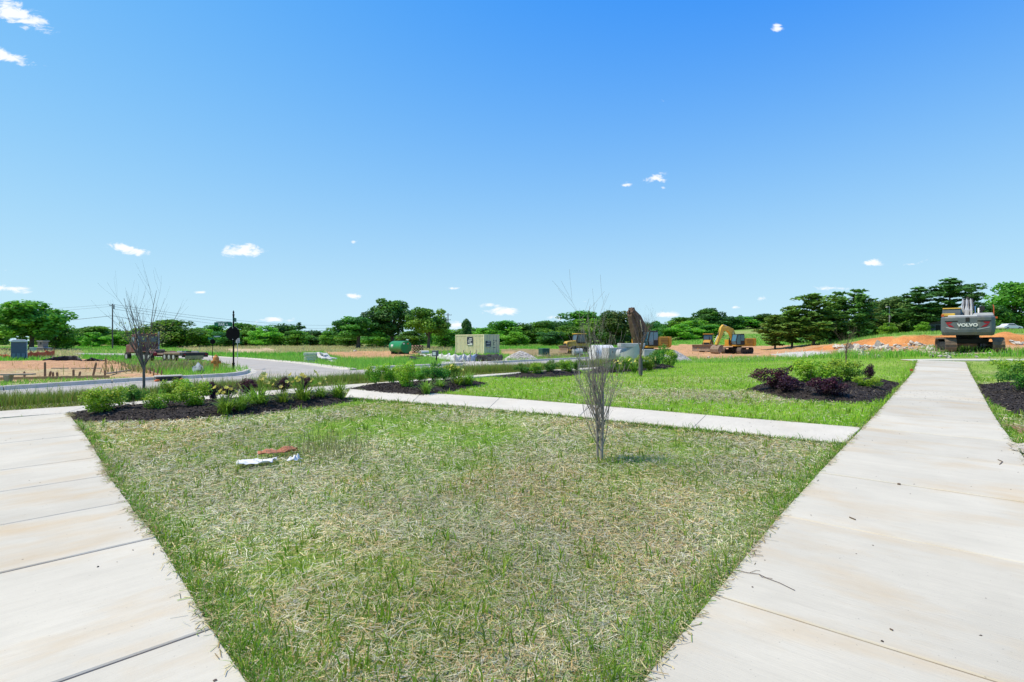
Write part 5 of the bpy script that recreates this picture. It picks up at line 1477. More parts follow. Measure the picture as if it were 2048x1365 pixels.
def dozer(loc, heading, label, hood, text=None, bladew=3.4, bladem=M_STEEL):
    t = thing('bulldozer', loc, label=label, cat='bulldozer', rz=heading)
    for s in (-1, 1): track_parts(t, 3.2, .56, 1.05, s*.95, 0)
    MB().prism([(-1.4, .75), (1.75, .75), (1.8, 1.5), (1.65, 1.78), (.25, 1.95), (-.1, 1.55), (-1.4, 1.55)], -.55, .55).build('hood', hood, t, bevel=.04)
    MB().box((1.795, 0, 1.2), (.03, .9, .6)).build('grille', M_BLK, t)
    cab = MB().prism([(-1.25, 1.5), (.15, 1.5), (.25, 2.0), (.05, 2.85), (-1.2, 2.85)], -.72, .72).build('cab', M_BLK, t, bevel=.03)
    for s in (-1, 1): MB().prism([(-1.1, 1.7), (.05, 1.7), (.1, 2.0), (-.05, 2.75), (-1.1, 2.75)], s*.722-.006, s*.722+.006).build('side_window', M_GLASS, cab)
    MB().add([(.195, -.6, 1.6), (.195, .6, 1.6), (.275, .6, 2.0), (.275, -.6, 2.0), (.09, -.6, 2.78), (.09, .6, 2.78)], [[0, 1, 2, 3], [3, 2, 5, 4]]).build('windscreen', M_GLASS, cab)
    MB().box((-.55, 0, 2.92), (1.6, 1.6, .12)).build('cab_roof', hood, cab, bevel=.03)
    MB().cyl((.7, .3, 1.8), (.7, .3, 2.5), .07, n=10).build('exhaust', M_BLK, t, 40)
    bl = MB().bar([(2.15, .1), (2.0, .45), (2.02, .85), (2.2, 1.15)], [.06]*4, -bladew/2, bladew/2).build('blade', bladem, t)
    for s in (-1, 1): MB().box((.95, s*1.3, .5), (2.2, .14, .22)).build('push_arm', hood, t, bevel=.02)
    for s in (-1, 1): hyd(t, 'lift_cylinder', (1.5, 1.5), (2.05, .8), s*.62, .06, 0)
    MB().box((-1.62, 0, 1.1), (.45, 1.3, .8)).build('rear_tank', hood, t, bevel=.04)
    if text:
        for s, rz in ((1, 180), (-1, 0)): text_mesh(text, .26, M_BLK, 'lettering', t, (1.0, s*.556, 1.55), (RAD(90), 0, RAD(rz)), .004)
    return t
p = at(1152, 78); dozer(p, RAD(200), 'yellow bulldozer with dark cab glass at the edge of the mown field', M_YEL2, 'KOMATSU', 3.0)
p = at(1416, 92); t = dozer(p, RAD(242), 'bulldozer with wide steel blade behind the yellow excavator', M_YEL, None, 4.4, M_STEEL); t.scale = (1.05,)*3

# ---------------------------------------------------------------- truck with low trailer on the side street
M_TRK = mat('truck_red', (.20, .055, .045), (.15, .06, .05), scale=2, rough=.5, c3=(.3, .24, .18), s3=2, a3=.6)
M_TYRE = mat('tyre', (.03, .03, .03), (.06, .055, .05), scale=8, rough=.9)
def wheel(root, x, y, r=.5, w=.3):
    o = MB().cyl((x, y-w/2, r), (x, y+w/2, r), r, n=18).build('wheel', M_TYRE, root, 40)
    MB().cyl((x, y-w/2-.012, r), (x, y+w/2+.012, r), r*.52, n=14).build('rim', M_LGREY, o, 40)
tp = at(374, 53); head = math.atan2(1.0, -.62)
tdir = np.array(hit(300, 712)[:2])-np.array(hit(392, 719)[:2]); head = math.atan2(tdir[1], tdir[0])+.18
tr = thing('flatbed_trailer', tp, head, 'low flatbed trailer with dark frame parked on the side street', 'trailer')
MB().box((.4, 0, .78), (3.6, 2.5, .2)).box((4.4, 0, .62), (4.6, 1.2, .2)).box((7.2, 0, 1.0), (1.4, 1.1, .22)).build('deck', M_STEEL, tr, bevel=.02)
for s in (-1, 1): MB().box((.2, s*1.15, .68), (4.2, .12, .26)).build('side_rail', M_BLK, tr, bevel=.02)
for k in range(3):
    for s in (-1, 1): wheel(tr, .1+1.0*k, s*1.05, .42, .32)
MB().box((-1.75, 0, .62), (.12, 2.4, .42)).build('tail_bumper', M_BLK, tr, bevel=.02)
MB().box((-1.82, .1, .4), (.03, 1.7, .34)).build('tail_plate', mat('dusty_plate', (.36, .31, .16), (.26, .22, .12), scale=5), tr)
for s in (-1, 1): MB().box((-1.83, s*1.02, .68), (.05, .2, .12)).build('tail_lamp', M_RED, tr)
for k in range(5): MB().box((-.9+.45*k, RND.uniform(-.5, .5), .93), (RND.uniform(.6, 1.2), .12, .14), rz=RND.uniform(-.8, .8)).build('load_beam', M_BLK if k % 2 else M_LGREY, tr)
tk = thing('truck', tp+np.array([math.cos(head)*8.3, math.sin(head)*8.3, 0]), head, 'dull red truck cab with amber roof lamps in front of the low trailer', 'truck')
tk.location.z = float(T(tk.location.x, tk.location.y))
MB().box((.2, 0, .75), (6.2, .9, .28)).build('chassis', M_BLK, tk, bevel=.02)
cab = MB().prism([(1.2, .95), (3.2, .95), (3.2, 1.95), (2.7, 2.1), (2.45, 3.0), (1.2, 3.05)], -1.15, 1.15).build('cab', M_TRK, tk, bevel=.06, seg=2)
for s in (-.55, .55): MB().box((1.19, s, 2.45), (.03, .85, .62)).build('rear_window', M_GLASS, cab)
for s in (-1, 1): MB().box((2.0, s*1.153, 2.4), (.8, .02, .6)).build('side_window', M_GLASS, cab)
MB().box((3.9, 0, 1.35), (1.5, 1.9, .95)).build('bonnet', M_TRK, tk, bevel=.1, seg=2)
for k in range(5): MB().box((1.35, (k-2)*.45, 3.1), (.14, .14, .09)).build('roof_lamp', mat('amber_lamp', (.7, .25, .03), (.6, .2, .03), rough=.3), cab)
for s in (-1, 1): MB().cyl((1.0, s*1.0, .9), (1.0, s*1.0, 3.3), .08, n=10).build('exhaust_stack', M_LGREY, tk, 40)
for x in (-2.2, -.9, 3.9):
    for s in (-1, 1): wheel(tk, x, s*.98, .5, .34)
for s in (-1, 1): MB().bar([(-3.0, .95), (-2.6, 1.12), (-.5, 1.12), (-.1, .95)], [.05]*4, s*.98-.28, s*.98+.28).build('mudguard', M_TRK, tk)
for s in (-1, 1): MB().box((-3.2, s*.9, .85), (.06, .3, .3)).build('tail_lamp', M_RED, tk)
MB().box((-1.4, 0, 1.02), (1.0, 1.0, .14)).build('fifth_wheel', M_BLK, tk, bevel=.02)

# ---------------------------------------------------------------- white car far right
cp = at(2019, 112); c = thing('parked_car', cp, RAD(6), 'white saloon car parked at the right edge under the trees', 'car')
M_CAR = mat('car_white', (.74, .74, .74), (.7, .7, .7), rough=.25, coat=.6)
MB().prism([(-2.25, .35), (-2.3, .75), (-1.75, .92), (-1.1, .98), (1.0, .95), (1.95, .8), (2.25, .62), (2.25, .35)], -.88, .88).build('body', M_CAR, c, bevel=.08, seg=2)
MB().prism([(-1.75, .9), (-1.0, 1.38), (.3, 1.42), (1.15, .93)], -.74, .74).build('roof', M_CAR, c, bevel=.08, seg=2)
for s in (-1, 1):
    MB().prism([(-1.35, .98), (-.92, 1.3), (.25, 1.34), (.9, .98)], s*.75-.008, s*.75+.008).build('side_window', M_GLASS, c)
    for x in (-1.4, 1.4): wheel(c, x, s*.8, .32, .2)
    MB().box((2.2, s*.65, .66), (.1, .3, .12)).build('headlight', M_GLASS, c, bevel=.02)
# ---------------------------------------------------------------- signs, hydrant, poles, cables
M_SIGNBK = mat('sign_black', (.006, .006, .007), (.009, .009, .01), scale=4, rough=.7, spec=.08)
M_SIGNGR = mat('sign_green', (.012, .15, .085), (.012, .13, .075), scale=4, rough=.5)
M_GALV = mat('galvanised', (.45, .46, .46), (.36, .37, .37), scale=6, rough=.5, metal=.4)
p = hit(467, 741); t = thing('stop_sign', p, 0, 'black octagonal sign panel seen from behind on a black post with green street names', 'sign')
MB().cyl((0, 0, -.3), (0, 0, 2.58), .036, n=14).build('post', M_SIGNBK, t, 40)
MB().lathe([(.055, 0), (.055, .3), (.065, .32), (.045, .36)], 16).build('post_base', M_SIGNBK, t, 40)
MB().lathe([(.03, 2.56), (.055, 2.6), (.03, 2.64), (.028, 2.67), (.04, 2.71), (.03, 2.76), (.004, 2.82)], 14).build('finial', M_SIGNBK, t, 40)
zc = 1.72; R_ = .345
octo = [(R_*math.cos(RAD(22.5+45*k)), zc+R_*math.sin(RAD(22.5+45*k))) for k in range(8)]
pan = MB().prism(octo, -.062, -.048).build('sign_panel', M_SIGNBK, t, bevel=.003)
for zz in (zc+.27, zc-.27): MB().cyl((0, -.062, zz), (0, -.075, zz), .016, n=10).build('bolt', M_WHITE, pan)
bl = MB().box((-.47, -.02, 2.16), (.84, .02, .19)).build('street_name_blade', M_SIGNGR, t, bevel=.004)
text_mesh('PAR', .165, M_WHITE, 'lettering', bl, (-.54, -.032, 2.15), (RAD(90), 0, 0), .003, bold=.005)
text_mesh('PL', .10, M_WHITE, 'lettering', bl, (-.28, -.032, 2.135), (RAD(90), 0, 0), .003, bold=.003)
MB().tube([(-.1, -.02, 2.27), (-.3, -.02, 2.275), (-.8, -.02, 2.275)], .012, 6).build('scroll_bracket', M_SIGNBK, t)
b2 = MB().box((-.1, .3, 2.38), (.02, .75, .19), rz=RAD(18)).build('street_name_blade', M_SIGNGR, t, bevel=.004)
MB().tube([(-.02, 0, 2.62), (-.05, .1, 2.52), (-.1, .2, 2.49)], .014, 6).build('scroll_bracket', M_SIGNBK, t)
for k, zz in enumerate((2.41, 2.35)): MB().box((-.118, .25, zz), (.006, .4-.1*k, .03), rz=RAD(18)).build('lettering', M_WHITE, b2)
p = at(425, 60); t = thing('street_sign', p, RAD(10), 'thin far sign post with two small green street names', 'sign')
MB().cyl((0, 0, -.3), (0, 0, 2.75), .035, n=10).build('post', M_SIGNBK, t, 40)
MB().box((.5, -.03, 2.55), (.86, .02, .2)).build('street_name_blade', M_SIGNGR, t); MB().box((-.05, -.4, 2.32), (.02, .8, .2), rz=RAD(-20)).build('street_name_blade', M_SIGNGR, t)
MB().box((.5, -.043, 2.55), (.6, .006, .07)).build('lettering', M_WHITE, t)
octs = [(.3*math.cos(RAD(22.5+45*k)), 1.95+.3*math.sin(RAD(22.5+45*k))) for k in range(8)]
MB().prism(octs, .03, .045).build('sign_panel', M_SIGNBK, t)
p = at(475, 54); t = thing('sign_post', p, RAD(80), 'bare pale sign post on the far side of the side street', 'post')
MB().box((0, 0, .85), (.05, .05, 2.3)).build('post', M_GALV, t, bevel=.005); MB().box((.04, 0, 1.85), (.01, .45, .5)).build('sign_panel', M_GALV, t)
# hydrant
p = hit(432, 742); t = thing('fire_hydrant', p, RAD(20), 'orange fire hydrant in the grass by the street corner', 'hydrant')
M_HYD = mat('hydrant_orange', (.62, .27, .06), (.5, .2, .05), scale=6, rough=.55)
MB().lathe([(.15, -.05), (.15, .05), (.11, .07), (.11, .42), (.145, .44), (.145, .5), (.12, .52)], 18).build('barrel', M_HYD, t, 40)
MB().lathe([(.135, .52), (.13, .6), (.09, .68), (.05, .7), (.05, .74), (.03, .75)], 18).build('bonnet', M_HYD, t, 40)
for a, r, L in ((0, .055, .2), (180, .055, .2), (-90, .075, .22)):
    d = Vector((math.cos(RAD(a)), math.sin(RAD(a)), 0)); MB().cyl(d*.08+Vector((0, 0, .4)), d*L+Vector((0, 0, .4)), r, n=12).cyl(d*(L-.05)+Vector((0, 0, .4)), d*L+Vector((0, 0, .4)), r*1.25, n=12).build('outlet', M_HYD, t, 40)
# utility poles and cables
M_POLE = mat('pole_wood', (.10, .085, .072), (.16, .135, .115), scale=3, bump=.01, rough=.95, stretch=(8, 8, 1))
def upole(px, Y, top, label, arms, name='utility_pole', r=.16):
    p = at(px, Y); h = EYE+(HY-top)*Y/F-p[2]; t = thing(name, p, 0, label, 'pole')
    MB().tube([(0, 0, -.5), (0, 0, h*.5), (0, 0, h)], [r, r*.85, r*.65], 10).build('shaft', M_POLE, t, 40)
    for (z, L, yaw) in arms:
        a = MB().box((0, -.14, h-z), (L, .1, .12), rz=yaw).build('crossarm', M_POLE, t)
        for k in (-1, -.4, .4, 1): MB().lathe([(.05, 0), (.06, .06), (.03, .14)], 8, (math.cos(yaw)*k*L*.46, -.14+math.sin(yaw)*k*L*.46, h-z+.06)).build('insulator', M_GALV, a)
    return t, p, h
t, P0, h0 = upole(225, 122, 608, 'tall wooden utility pole in the left field', [(.4, 1.1, .2)])
MB().cyl((.35, -.1, h0-1.2), (.35, -.1, h0-.3), .2, n=12).build('transformer', M_GALV, t, 40)
upole(896, 150, 627, 'utility pole with two crossarms behind the shipping container', [(.5, 2.2, .3), (1.9, 1.6, .3), (3.2, 1.4, .3)], r=.2)
t, p, h = upole(1779, 96, 614, 'pale pole with lamp and meter box in front of the olive trees', [], 'lamp_pole', r=.11)
t.children[0].data.materials[0] = M_GALV
MB().box((0, -.15, h*.62), (.3, .2, .5)).build('meter_box', M_GALV, t, bevel=.02); MB().tube([(0, 0, h-.15), (-.3, -.1, h), (-.55, -.1, h-.05)], .05, 6).build('lamp_arm', M_GALV, t); MB().ball((-.6, -.1, h-.1), (.18, .18, .1), 10).build('lamp_head', M_WHITE, t)
upole(1522, 240, 652, 'thin far pole in front of the hill trees', [], 'utility_pole', r=.14)
M_WIRE = mat('cable', (.03, .03, .03), (.05, .05, .05), rough=.7)
def cable(label, a, b, sag, r):
    a, b = Vector(a), Vector(b); pts = []
    for k in range(25):
        f = k/24; q = a.lerp(b, f); q.z -= sag*4*f*(1-f); pts.append(q)
    o = MB().tube(pts, r, 5).build('overhead_cable', M_WIRE, None, 60); tag(o, label, 'cable', 'overhead cables of the utility pole')
def P3(px, py, Y): return ((px-CX)/F*Y, Y, EYE+(HY-py)*Y/F)
top = P3(225, 609, 122); low = P3(225, 632, 121.7)
cable('upper overhead cable left of the tall wooden pole', P3(-420, 628, 126), top, 1.0, .018)
cable('second overhead cable left of the tall wooden pole', P3(-420, 640, 126), P3(225, 613, 121.8), 1.0, .018)
cable('thick sagging low cable left of the tall wooden pole', P3(-420, 672, 126), low, .9, .04)
cable('thick low cable right of the tall wooden pole', low, P3(640, 676, 250), 2.0, .045)
cable('upper overhead cable right of the tall wooden pole', top, P3(720, 649, 260), 2.2, .03)
cable('second overhead cable right of the tall wooden pole', P3(225, 613, 121.8), P3(720, 656, 260), 2.2, .03)
cable('third overhead cable right of the tall wooden pole', P3(225, 618, 121.8), P3(720, 664, 260), 2.2, .03)

# ---------------------------------------------------------------- left lot: toilet, pillar, fences, stakes
p = at(38, 61); t = thing('portable_toilet', p, RAD(40), 'blue grey portable toilet with pale roof on the left lot', 'toilet')
M_PT = mat('toilet_blue', (.085, .115, .165), (.07, .095, .14), scale=3, rough=.5, stretch=(1, 1, 4)); M_PTR = mat('toilet_roof', (.62, .64, .66), (.55, .57, .6), scale=3, rough=.5)
MB().box((0, 0, 1.0), (1.3, 1.3, 2.0)).build('cabin', M_PT, t, bevel=.03)
MB().box((0, 0, .04), (1.36, 1.36, .14)).build('base', M_BLK, t, bevel=.02)
MB().prism([(-.72, 2.0), (.72, 2.0), (.68, 2.14), (.5, 2.28), (-.45, 2.28), (-.68, 2.14)], -.72, .72).build('roof', M_PTR, t, bevel=.03)
MB().cyl((-.15, -.4, 2.25), (-.15, -.4, 2.5), .06, n=10).build('vent_pipe', M_BLK, t, 40)
d = MB().box((.68, 0, 1.05), (.05, .9, 1.8)).build('door', M_PTR, t, bevel=.01); MB().box((.715, -.3, 1.05), (.03, .08, .16)).build('handle', M_BLK, d)
for k in range(3): MB().box((-.4+.4*k, -.665, .45), (.28, .03, .5)).build('lower_panel', mat('toilet_panel', (.16, .2, .26), (.13, .165, .22), rough=.6), t)
p = at(86, 104); t = thing('stone_pillar', p, RAD(-8), 'stone entrance pillar with pale cap at the far left field edge', 'pillar')
M_STN = mat('pillar_stone', (.17, .145, .125), (.26, .23, .2), scale=5, rough=.9, bump=.03, bscale=9); M_CAP = mat('pillar_cap', (.42, .41, .39), (.36, .35, .33), scale=4, rough=.9)
MB().box((0, 0, .3), (1.7, 1.4, .6)).build('plinth', M_STN, t, bevel=.03); MB().box((0, 0, .64), (1.85, 1.5, .1)).build('plinth_cap', M_CAP, t, bevel=.02)
MB().box((0, 0, 1.28), (1.2, 1.1, 1.2)).build('shaft', M_STN, t, bevel=.03); MB().box((0, 0, 1.94), (1.5, 1.35, .14)).build('cap', M_CAP, t, bevel=.02); MB().box((.15, -.56, 1.5), (.25, .04, .45)).build('plaque', M_BLK, t)
MB().box((1.3, 0, .28), (1.0, .5, .5)).build('low_wall', M_STN, t, bevel=.03); MB().box((1.3, 0, .57), (1.1, .6, .08)).build('wall_cap', M_CAP, t, bevel=.02)
M_GBOX = mat('utility_green', (.028, .085, .065), (.035, .1, .075), scale=4, rough=.5); M_PALEG = mat('pale_green', (.30, .42, .36), (.26, .37, .32), rough=.6)
def cabinet(loc, rz, w, d, h, label, m, lidm, pad=None):
    t = thing('utility_cabinet', loc, rz, label, 'cabinet')
    MB().box((0, 0, h*.42), (w, d, h*.84)).build('body', m, t, bevel=.02); MB().box((0, -.01, h*.93), (w*1.04, d*1.04, h*.16), taper=.95).build('lid', lidm, t, bevel=.02)
    if pad: MB().box((0, 0, .02), (w*1.25, d*1.25, .16)).build('pad', pad, t, bevel=.02)
    MB().box((w*.1, -d/2-.01, h*.5), (.06, .03, .12)).build('latch', M_GALV, t)
cabinet(at(66, 98), .1, .75, .7, .8, 'small pale green cabinet beside the stone pillar', M_PALEG, M_PALEG)
cabinet(at(1088, 60), .45, .95, .95, .85, 'dark green utility cabinet on a concrete pad beside the gravel heap', M_GBOX, M_GBOX, M_KERB)
# netting fences
def net(name, label, pts, h, m, cat='fence', stakes=True, sag=.25, hv=None, stake_m=None, seed=0):
    """sagging fabric between stakes along ground points"""
    rng = random.Random(seed); P = [np.array(q[:2]) for q in pts]
    c0 = P[0]; z0 = float(T(*c0)); t = thing(name, (c0[0], c0[1], z0), label=label, cat=cat); mb = MB(); vs = []; fs = []; n = 0
    cols = []
    for i in range(len(P)-1):
        k = 7
        for j in range(k+(i == len(P)-2)):
            f = j/k; q = P[i]*(1-f)+P[i+1]*f; hh = h if hv is None else hv[i]*(1-f)+hv[i+1]*f
            hh = hh*(1-sag*math.sin(f*math.pi))*rng.uniform(.93, 1.04); cols.append((q, hh))
    for a, (q, hh) in enumerate(cols):
        d = cols[min(a+1, len(cols)-1)][0]-cols[max(a-1, 0)][0]; d = d/np.linalg.norm(d); nn = np.array([-d[1], d[0]])
        z = float(T(*q))-z0
        for b, fz in enumerate((-.05, .33, .66, 1.0)):
            off = nn*(rng.uniform(-.09, .09)+.05*math.sin(a*1.7+b)); vs.append((q[0]-c0[0]+off[0], q[1]-c0[1]+off[1], z+hh*fz))
    for a in range(len(cols)-1):
        for b in range(3): fs.append([a*4+b, (a+1)*4+b, (a+1)*4+b+1, a*4+b+1])
    o = mb.add(vs, fs).build('fabric', m, t, 40); md = o.modifiers.new('solid', 'SOLIDIFY'); md.thickness = .012
    if stakes:
        for i, q in enumerate(P):
            hh = (h if hv is None else hv[i])+.22; z = float(T(*q))-z0
            MB().box((q[0]-c0[0], q[1]-c0[1]-.06, z+hh/2-.1), (.045, .045, hh+.2), rz=.3, ry=rng.uniform(-.08, .08)).build('stake', stake_m or M_STK, t)
    return t
M_FORM = mat('form_board', (.45, .28, .15), (.36, .22, .12), scale=6, rough=.9)
M_STK = mat('stake_wood', (.30, .18, .10), (.2, .12, .07), scale=8, rough=.9); M_STKW = mat('stake_pale', (.42, .34, .25), (.32, .25, .18), scale=8, rough=.9)
M_SILTW = mat('silt_white', (.68, .69, .70), (.55, .56, .58), scale=3, rough=.7); M_SILTB = mat('silt_black', (.022, .022, .024), (.045, .045, .05), scale=3, rough=.65); M_ONET = mat('orange_net', (.62, .13, .045), (.5, .10, .04), scale=5, rough=.7)
net('orange_fence', 'sagging orange safety netting right of the portable toilet', [at(50, 66), at(62, 67), at(76, 68), at(92, 70), at(108, 72)], .75, M_ONET, hv=[.75, .8, .8, .85, 1.0], seed=1)
net('orange_fence', 'crumpled orange safety netting left of the portable toilet', [at(-60, 66), at(-30, 65), at(-4, 65), at(12, 65), at(26, 65)], .6, M_ONET, hv=[.6, .55, .6, .45, .35], seed=2)
net('silt_fence', 'slumped black silt fence at the back of the bare earth lot', [at(86, 56), at(108, 57), at(130, 58), at(152, 58), at(165, 57)], .6, M_SILTB, hv=[.12, .4, .55, .6, .1], sag=.1, seed=3, stakes=False)
net('silt_fence', 'low black silt fence near the formwork stakes', [at(166, 56), at(184, 57), at(198, 57), at(212, 56)], .4, M_SILTB, hv=[.05, .42, .2, .12], sag=.1, seed=4, stakes=False)
GSK = 'wooden stakes on the bare earth lot'
for (px, py, hp, tilt, lab) in [(90, 756, 30, 0, 'tall upright stake left of centre on the bare earth lot'), (49, 755, 10, .03, 'short stake nearest the bench like plank'), (99, 755, 11, -.2, 'short leaning stake directly right of the tall upright stake'),
        (106, 755, 9, 0, 'short thin stake third in the front row'), (115, 755, 9, .1, 'short stake fourth in the front row'), (147, 755, 14, 0, 'stout short stake in the middle of the front row'), (158, 755, 10, -.2, 'short leaning stake right of the stout one'),
        (188, 754, 27, -.2, 'tall leaning stake on the bare earth lot'), (210, 754, 12, 0, 'stout stake at the right end of the front row'), (212, 735, 18, .05, 'stake at the rear corner of the prepared walk')]:
    q = hit(px, py); s = q[1]/F; o = thing('wooden_stake', q, RND.uniform(0, .6), lab, 'stake', GSK)
    mb = MB().box((-math.sin(tilt)*0, 0, hp*s/2-.08), (.06, .06, hp*s+.16), ry=-tilt); mb.build('shaft', M_STK, o, bevel=.006)
    MB().add([(-.03, -.03, 0), (.03, -.03, 0), (.03, .03, 0), (-.03, .03, 0), (0, 0, .05)], [[3, 2, 1, 0], [0, 1, 4], [1, 2, 4], [2, 3, 4], [3, 0, 4]]).build('tip', M_STK, o, loc=(math.sin(-tilt)*(hp*s*.5+.08), 0, hp*s/2-.08+math.cos(tilt)*(hp*s*.5+.08)))
for k in range(17):
    f = k/16; q = hit(215+108*f**1.15, 722+31*f); s = q[1]/F; o = MB().box((0, 0, .08), (.04, .04, .3), ry=RND.uniform(-.1, .1)).build('form_stake', M_STK, None, loc=q)
    tag(o, 'small stake in the row along the formwork board of the prepared walk', 'stake', 'form stakes along the prepared walk')
a, b_ = hit(213, 724), hit(325, 754)
fm = thing('formwork_board', a, 0, 'long formwork boards edging the prepared walk on the left lot', 'board')
for k in range(4):
    u = a+(b_-a)*k/4; v = a+(b_-a)*(k+1)/4; cc = (u+v)/2-a; d = v-u; MB().box((cc[0], cc[1], float(T(*((u+v)/2)[:2]))-a[2]+.05), (np.linalg.norm(d[:2])*.97, .04, .1), rz=math.atan2(d[1], d[0])).build('board', M_FORM, fm)
a, b_ = hit(0, 760), hit(200, 756); fm = thing('formwork_board', a, 0, 'low front formwork board at the edge of the bare earth lot', 'board')
for k in range(5):
    u = a+(b_-a)*(k-.6)/4; v = a+(b_-a)*(k+.4)/4; cc = (u+v)/2-a; d = v-u; MB().box((cc[0], cc[1], float(T(*((u+v)/2)[:2]))-a[2]+.04), (np.linalg.norm(d[:2])*.98, .04, .1), rz=math.atan2(d[1], d[0])).build('board', M_FORM, fm)
q = hit(239, 746); o = MB().box((0, 0, .05), (2.6, .1, .06), rz=1.9).build('loose_board', M_STKW, None, loc=q); tag(o, 'pale loose board lying beside the prepared walk', 'board')
q = hit(120, 738); o = MB().box((0, 0, .03), (.8, .12, .05), rz=.2).build('loose_board', M_STKW, None, loc=q); tag(o, 'short board lying in the middle of the bare earth lot', 'board')
q = hit(172, 738); o = MB().box((0, 0, .03), (1.5, .12, .05), rz=.05).build('loose_board', M_STKW, None, loc=q); tag(o, 'longer pale board lying behind the tall leaning stake', 'board')
q = hit(17, 763); t = thing('plank_bench', q, .25, 'grey plank set on a pale block at the left edge of the lot', 'plank')
MB().box((-.4, 0, .24), (2.3, .24, .05)).build('plank', M_STKW, t, bevel=.005); MB().box((0, 0, .1), (.12, .2, .25), taper=1.5).build('block', M_STKW, t, bevel=.01)
# storm drain inlet
q = hit(340, 763); t = thing('storm_inlet', q, .75, 'dark storm drain inlet in the kerb with red markers', 'drain')
MB().box((0, .2, .08), (.7, .3, .14)).build('opening', M_BLK, t); MB().box((0, .26, .175), (.8, .42, .04)).build('top_slab', M_KERB, t, bevel=.01)
for s in (-.36, .36): MB().ball((s, .02, .04), (.09, .06, .045), 9, .3, s).build('marker_bag', M_ORANGE, t, 60)
q = hit(396, 746); o = MB().ball((0, 0, .1), (.22, .12, .22), 10, .8, 5, -.1).build('plastic_scrap', mat('scrap_plastic', (.55, .56, .58), (.06, .06, .065), scale=4, rough=.5, amount=2), None, 30, loc=q); tag(o, 'black and white plastic scrap in the grass near the hydrant', 'litter')

# ---------------------------------------------------------------- middle: slabs, tank, container, silt fence, gravel
M_SLAB = mat('grey_slab', (.70, .67, .60), (.54, .52, .46), scale=4, rough=.9, bump=.01)
base = hit(622, 725)
for k in range(6):
    o = MB().box((RND.uniform(-.05, .05), RND.uniform(-.06, .06), .07+.108*k), (.8, .5, .07), rz=.15+RND.uniform(-.12, .12)).build('stone_slab', M_SLAB, None, bevel=.012, loc=base)
    tag(o, 'flat grey slab, %s in the upright stack beside the side street' % ('lowest', 'second from below', 'third from below', 'third from the top', 'second from the top', 'topmost')[k], 'slab', 'slabs in the upright stack')
for k in range(9):
    x = .6+.2*(k % 5)+.1*(k//5); o = MB().box((x, -.15+.25*(k//5)+RND.uniform(-.1, .1), max(.08, .46-.085*(k % 5)+.1*(k//5))), (.8, .3, .07), rz=RND.uniform(-.9, .5), ry=.3+RND.uniform(-.15, .3)).build('stone_slab', M_SLAB, None, bevel=.012, loc=base)
    tag(o, 'grey slab tumbled in the slanting heap beside the side street', 'slab', 'slabs in the slanting heap')
for s in (0,): 
    o = MB().box((0, 0, -.0), (1.5, .7, .06), rz=.1).build('pallet_board', M_STKW, None, loc=base); tag(o, 'weathered board under the grey slab stack', 'board')
# green tank
M_TANK = mat('tank_green', (.012, .23, .06), (.014, .19, .055), scale=1.5, rough=.42, c3=(.16, .12, .05), s3=1.2, a3=.5)
p = at(800, 66); ax = RAD(-52); t = thing('fuel_tank', (p[0], p[1], p[2]), ax, 'large green cylindrical tank lying on the earth under the trees', 'tank')
R_ = .76; L = 3.5
prof = [(-L/2, .0), (-L/2, R_*.93), (-L/2+.06, R_), (L/2-.06, R_), (L/2, R_*.93), (L/2, 0)]
mb = MB(); n = 28; vs = []
for x_, r_ in prof:
    for k in range(n): vs.append((x_, max(r_, .001)*math.cos(2*math.pi*k/n), R_+.12+max(r_, .001)*math.sin(2*math.pi*k/n)))
fs = [[i*n+k, i*n+(k+1) % n, (i+1)*n+(k+1) % n, (i+1)*n+k] for i in range(len(prof)-1) for k in range(n)]
mb.add(vs, fs).build('shell', M_TANK, t, 35)
for s in (-1, 1): MB().box((s*L*.32, 0, .12), (.2, 1.3, .3)).build('cradle', M_BLK, t)
MB().cyl((.9, 0, R_*2+.05), (.9, 0, R_*2+.28), .09, n=12).cyl((-.2, 0, R_*2+.05), (-.2, 0, R_*2+.2), .12, n=12).build('filler_cap', M_BLK, t, 40)
MB().box((-.1, 0, R_*2+.13), (1.3, .12, .06)).build('top_pipe', M_BLK, t)
for (x_, w_, h_, dz) in ((-.75, .62, .18, .22), (-.75, .5, .07, .02)):
    a0 = math.asin(min(1, dz/R_)); MB().box((x_, -R_*math.cos(a0)-.004, R_+.12+dz), (w_, .015, h_), rx=-a0).build('white_decal', M_WHITE, t)
MB().box((L/2+.012, -.35, R_+.12+.42), (.01, .22, .16)).build('white_decal', M_WHITE, t); MB().box((L/2+.012, .2, R_+.12+.42), (.01, .2, .16)).build('orange_decal', M_ORANGE, t)
MB().box((-L/2+.12, -R_*.9, R_+.28), (.22, .03, .22)).build('orange_decal', M_ORANGE, t)
# clay pipe stack, concrete pipe, planks
M_CLAY = mat('clay_pipe', (.36, .2, .15), (.28, .15, .11), scale=5, rough=.85)
p = at(835, 70)
for r in range(3):
    for k in range(4):
        mb = MB(); cx_, cz_ = (k-1.5)*.38, .18+.36*r; n = 14; vs = []
        for (yy, rr) in ((-.5, .17), (.5, .17), (.5, .12), (-.5, .12)):
            for i in range(n): vs.append((cx_+rr*math.cos(6.283*i/n), yy, cz_+rr*math.sin(6.283*i/n)))
        fs = [[j*n+i, j*n+(i+1) % n, ((j+1) % 4)*n+(i+1) % n, ((j+1) % 4)*n+i] for j in range(4) for i in range(n)]
        o = mb.add(vs, fs).build('clay_pipe', M_CLAY, None, 40, loc=p, rz=.3); tag(o, 'reddish pipe, %s of the %s row in the stack behind the green tank' % (('leftmost', 'second from left', 'third from left', 'rightmost')[k], ('bottom', 'middle', 'top')[r]), 'pipe', 'reddish pipes stacked behind the tank')
p = at(848, 62); mb = MB(); n = 18; vs = []
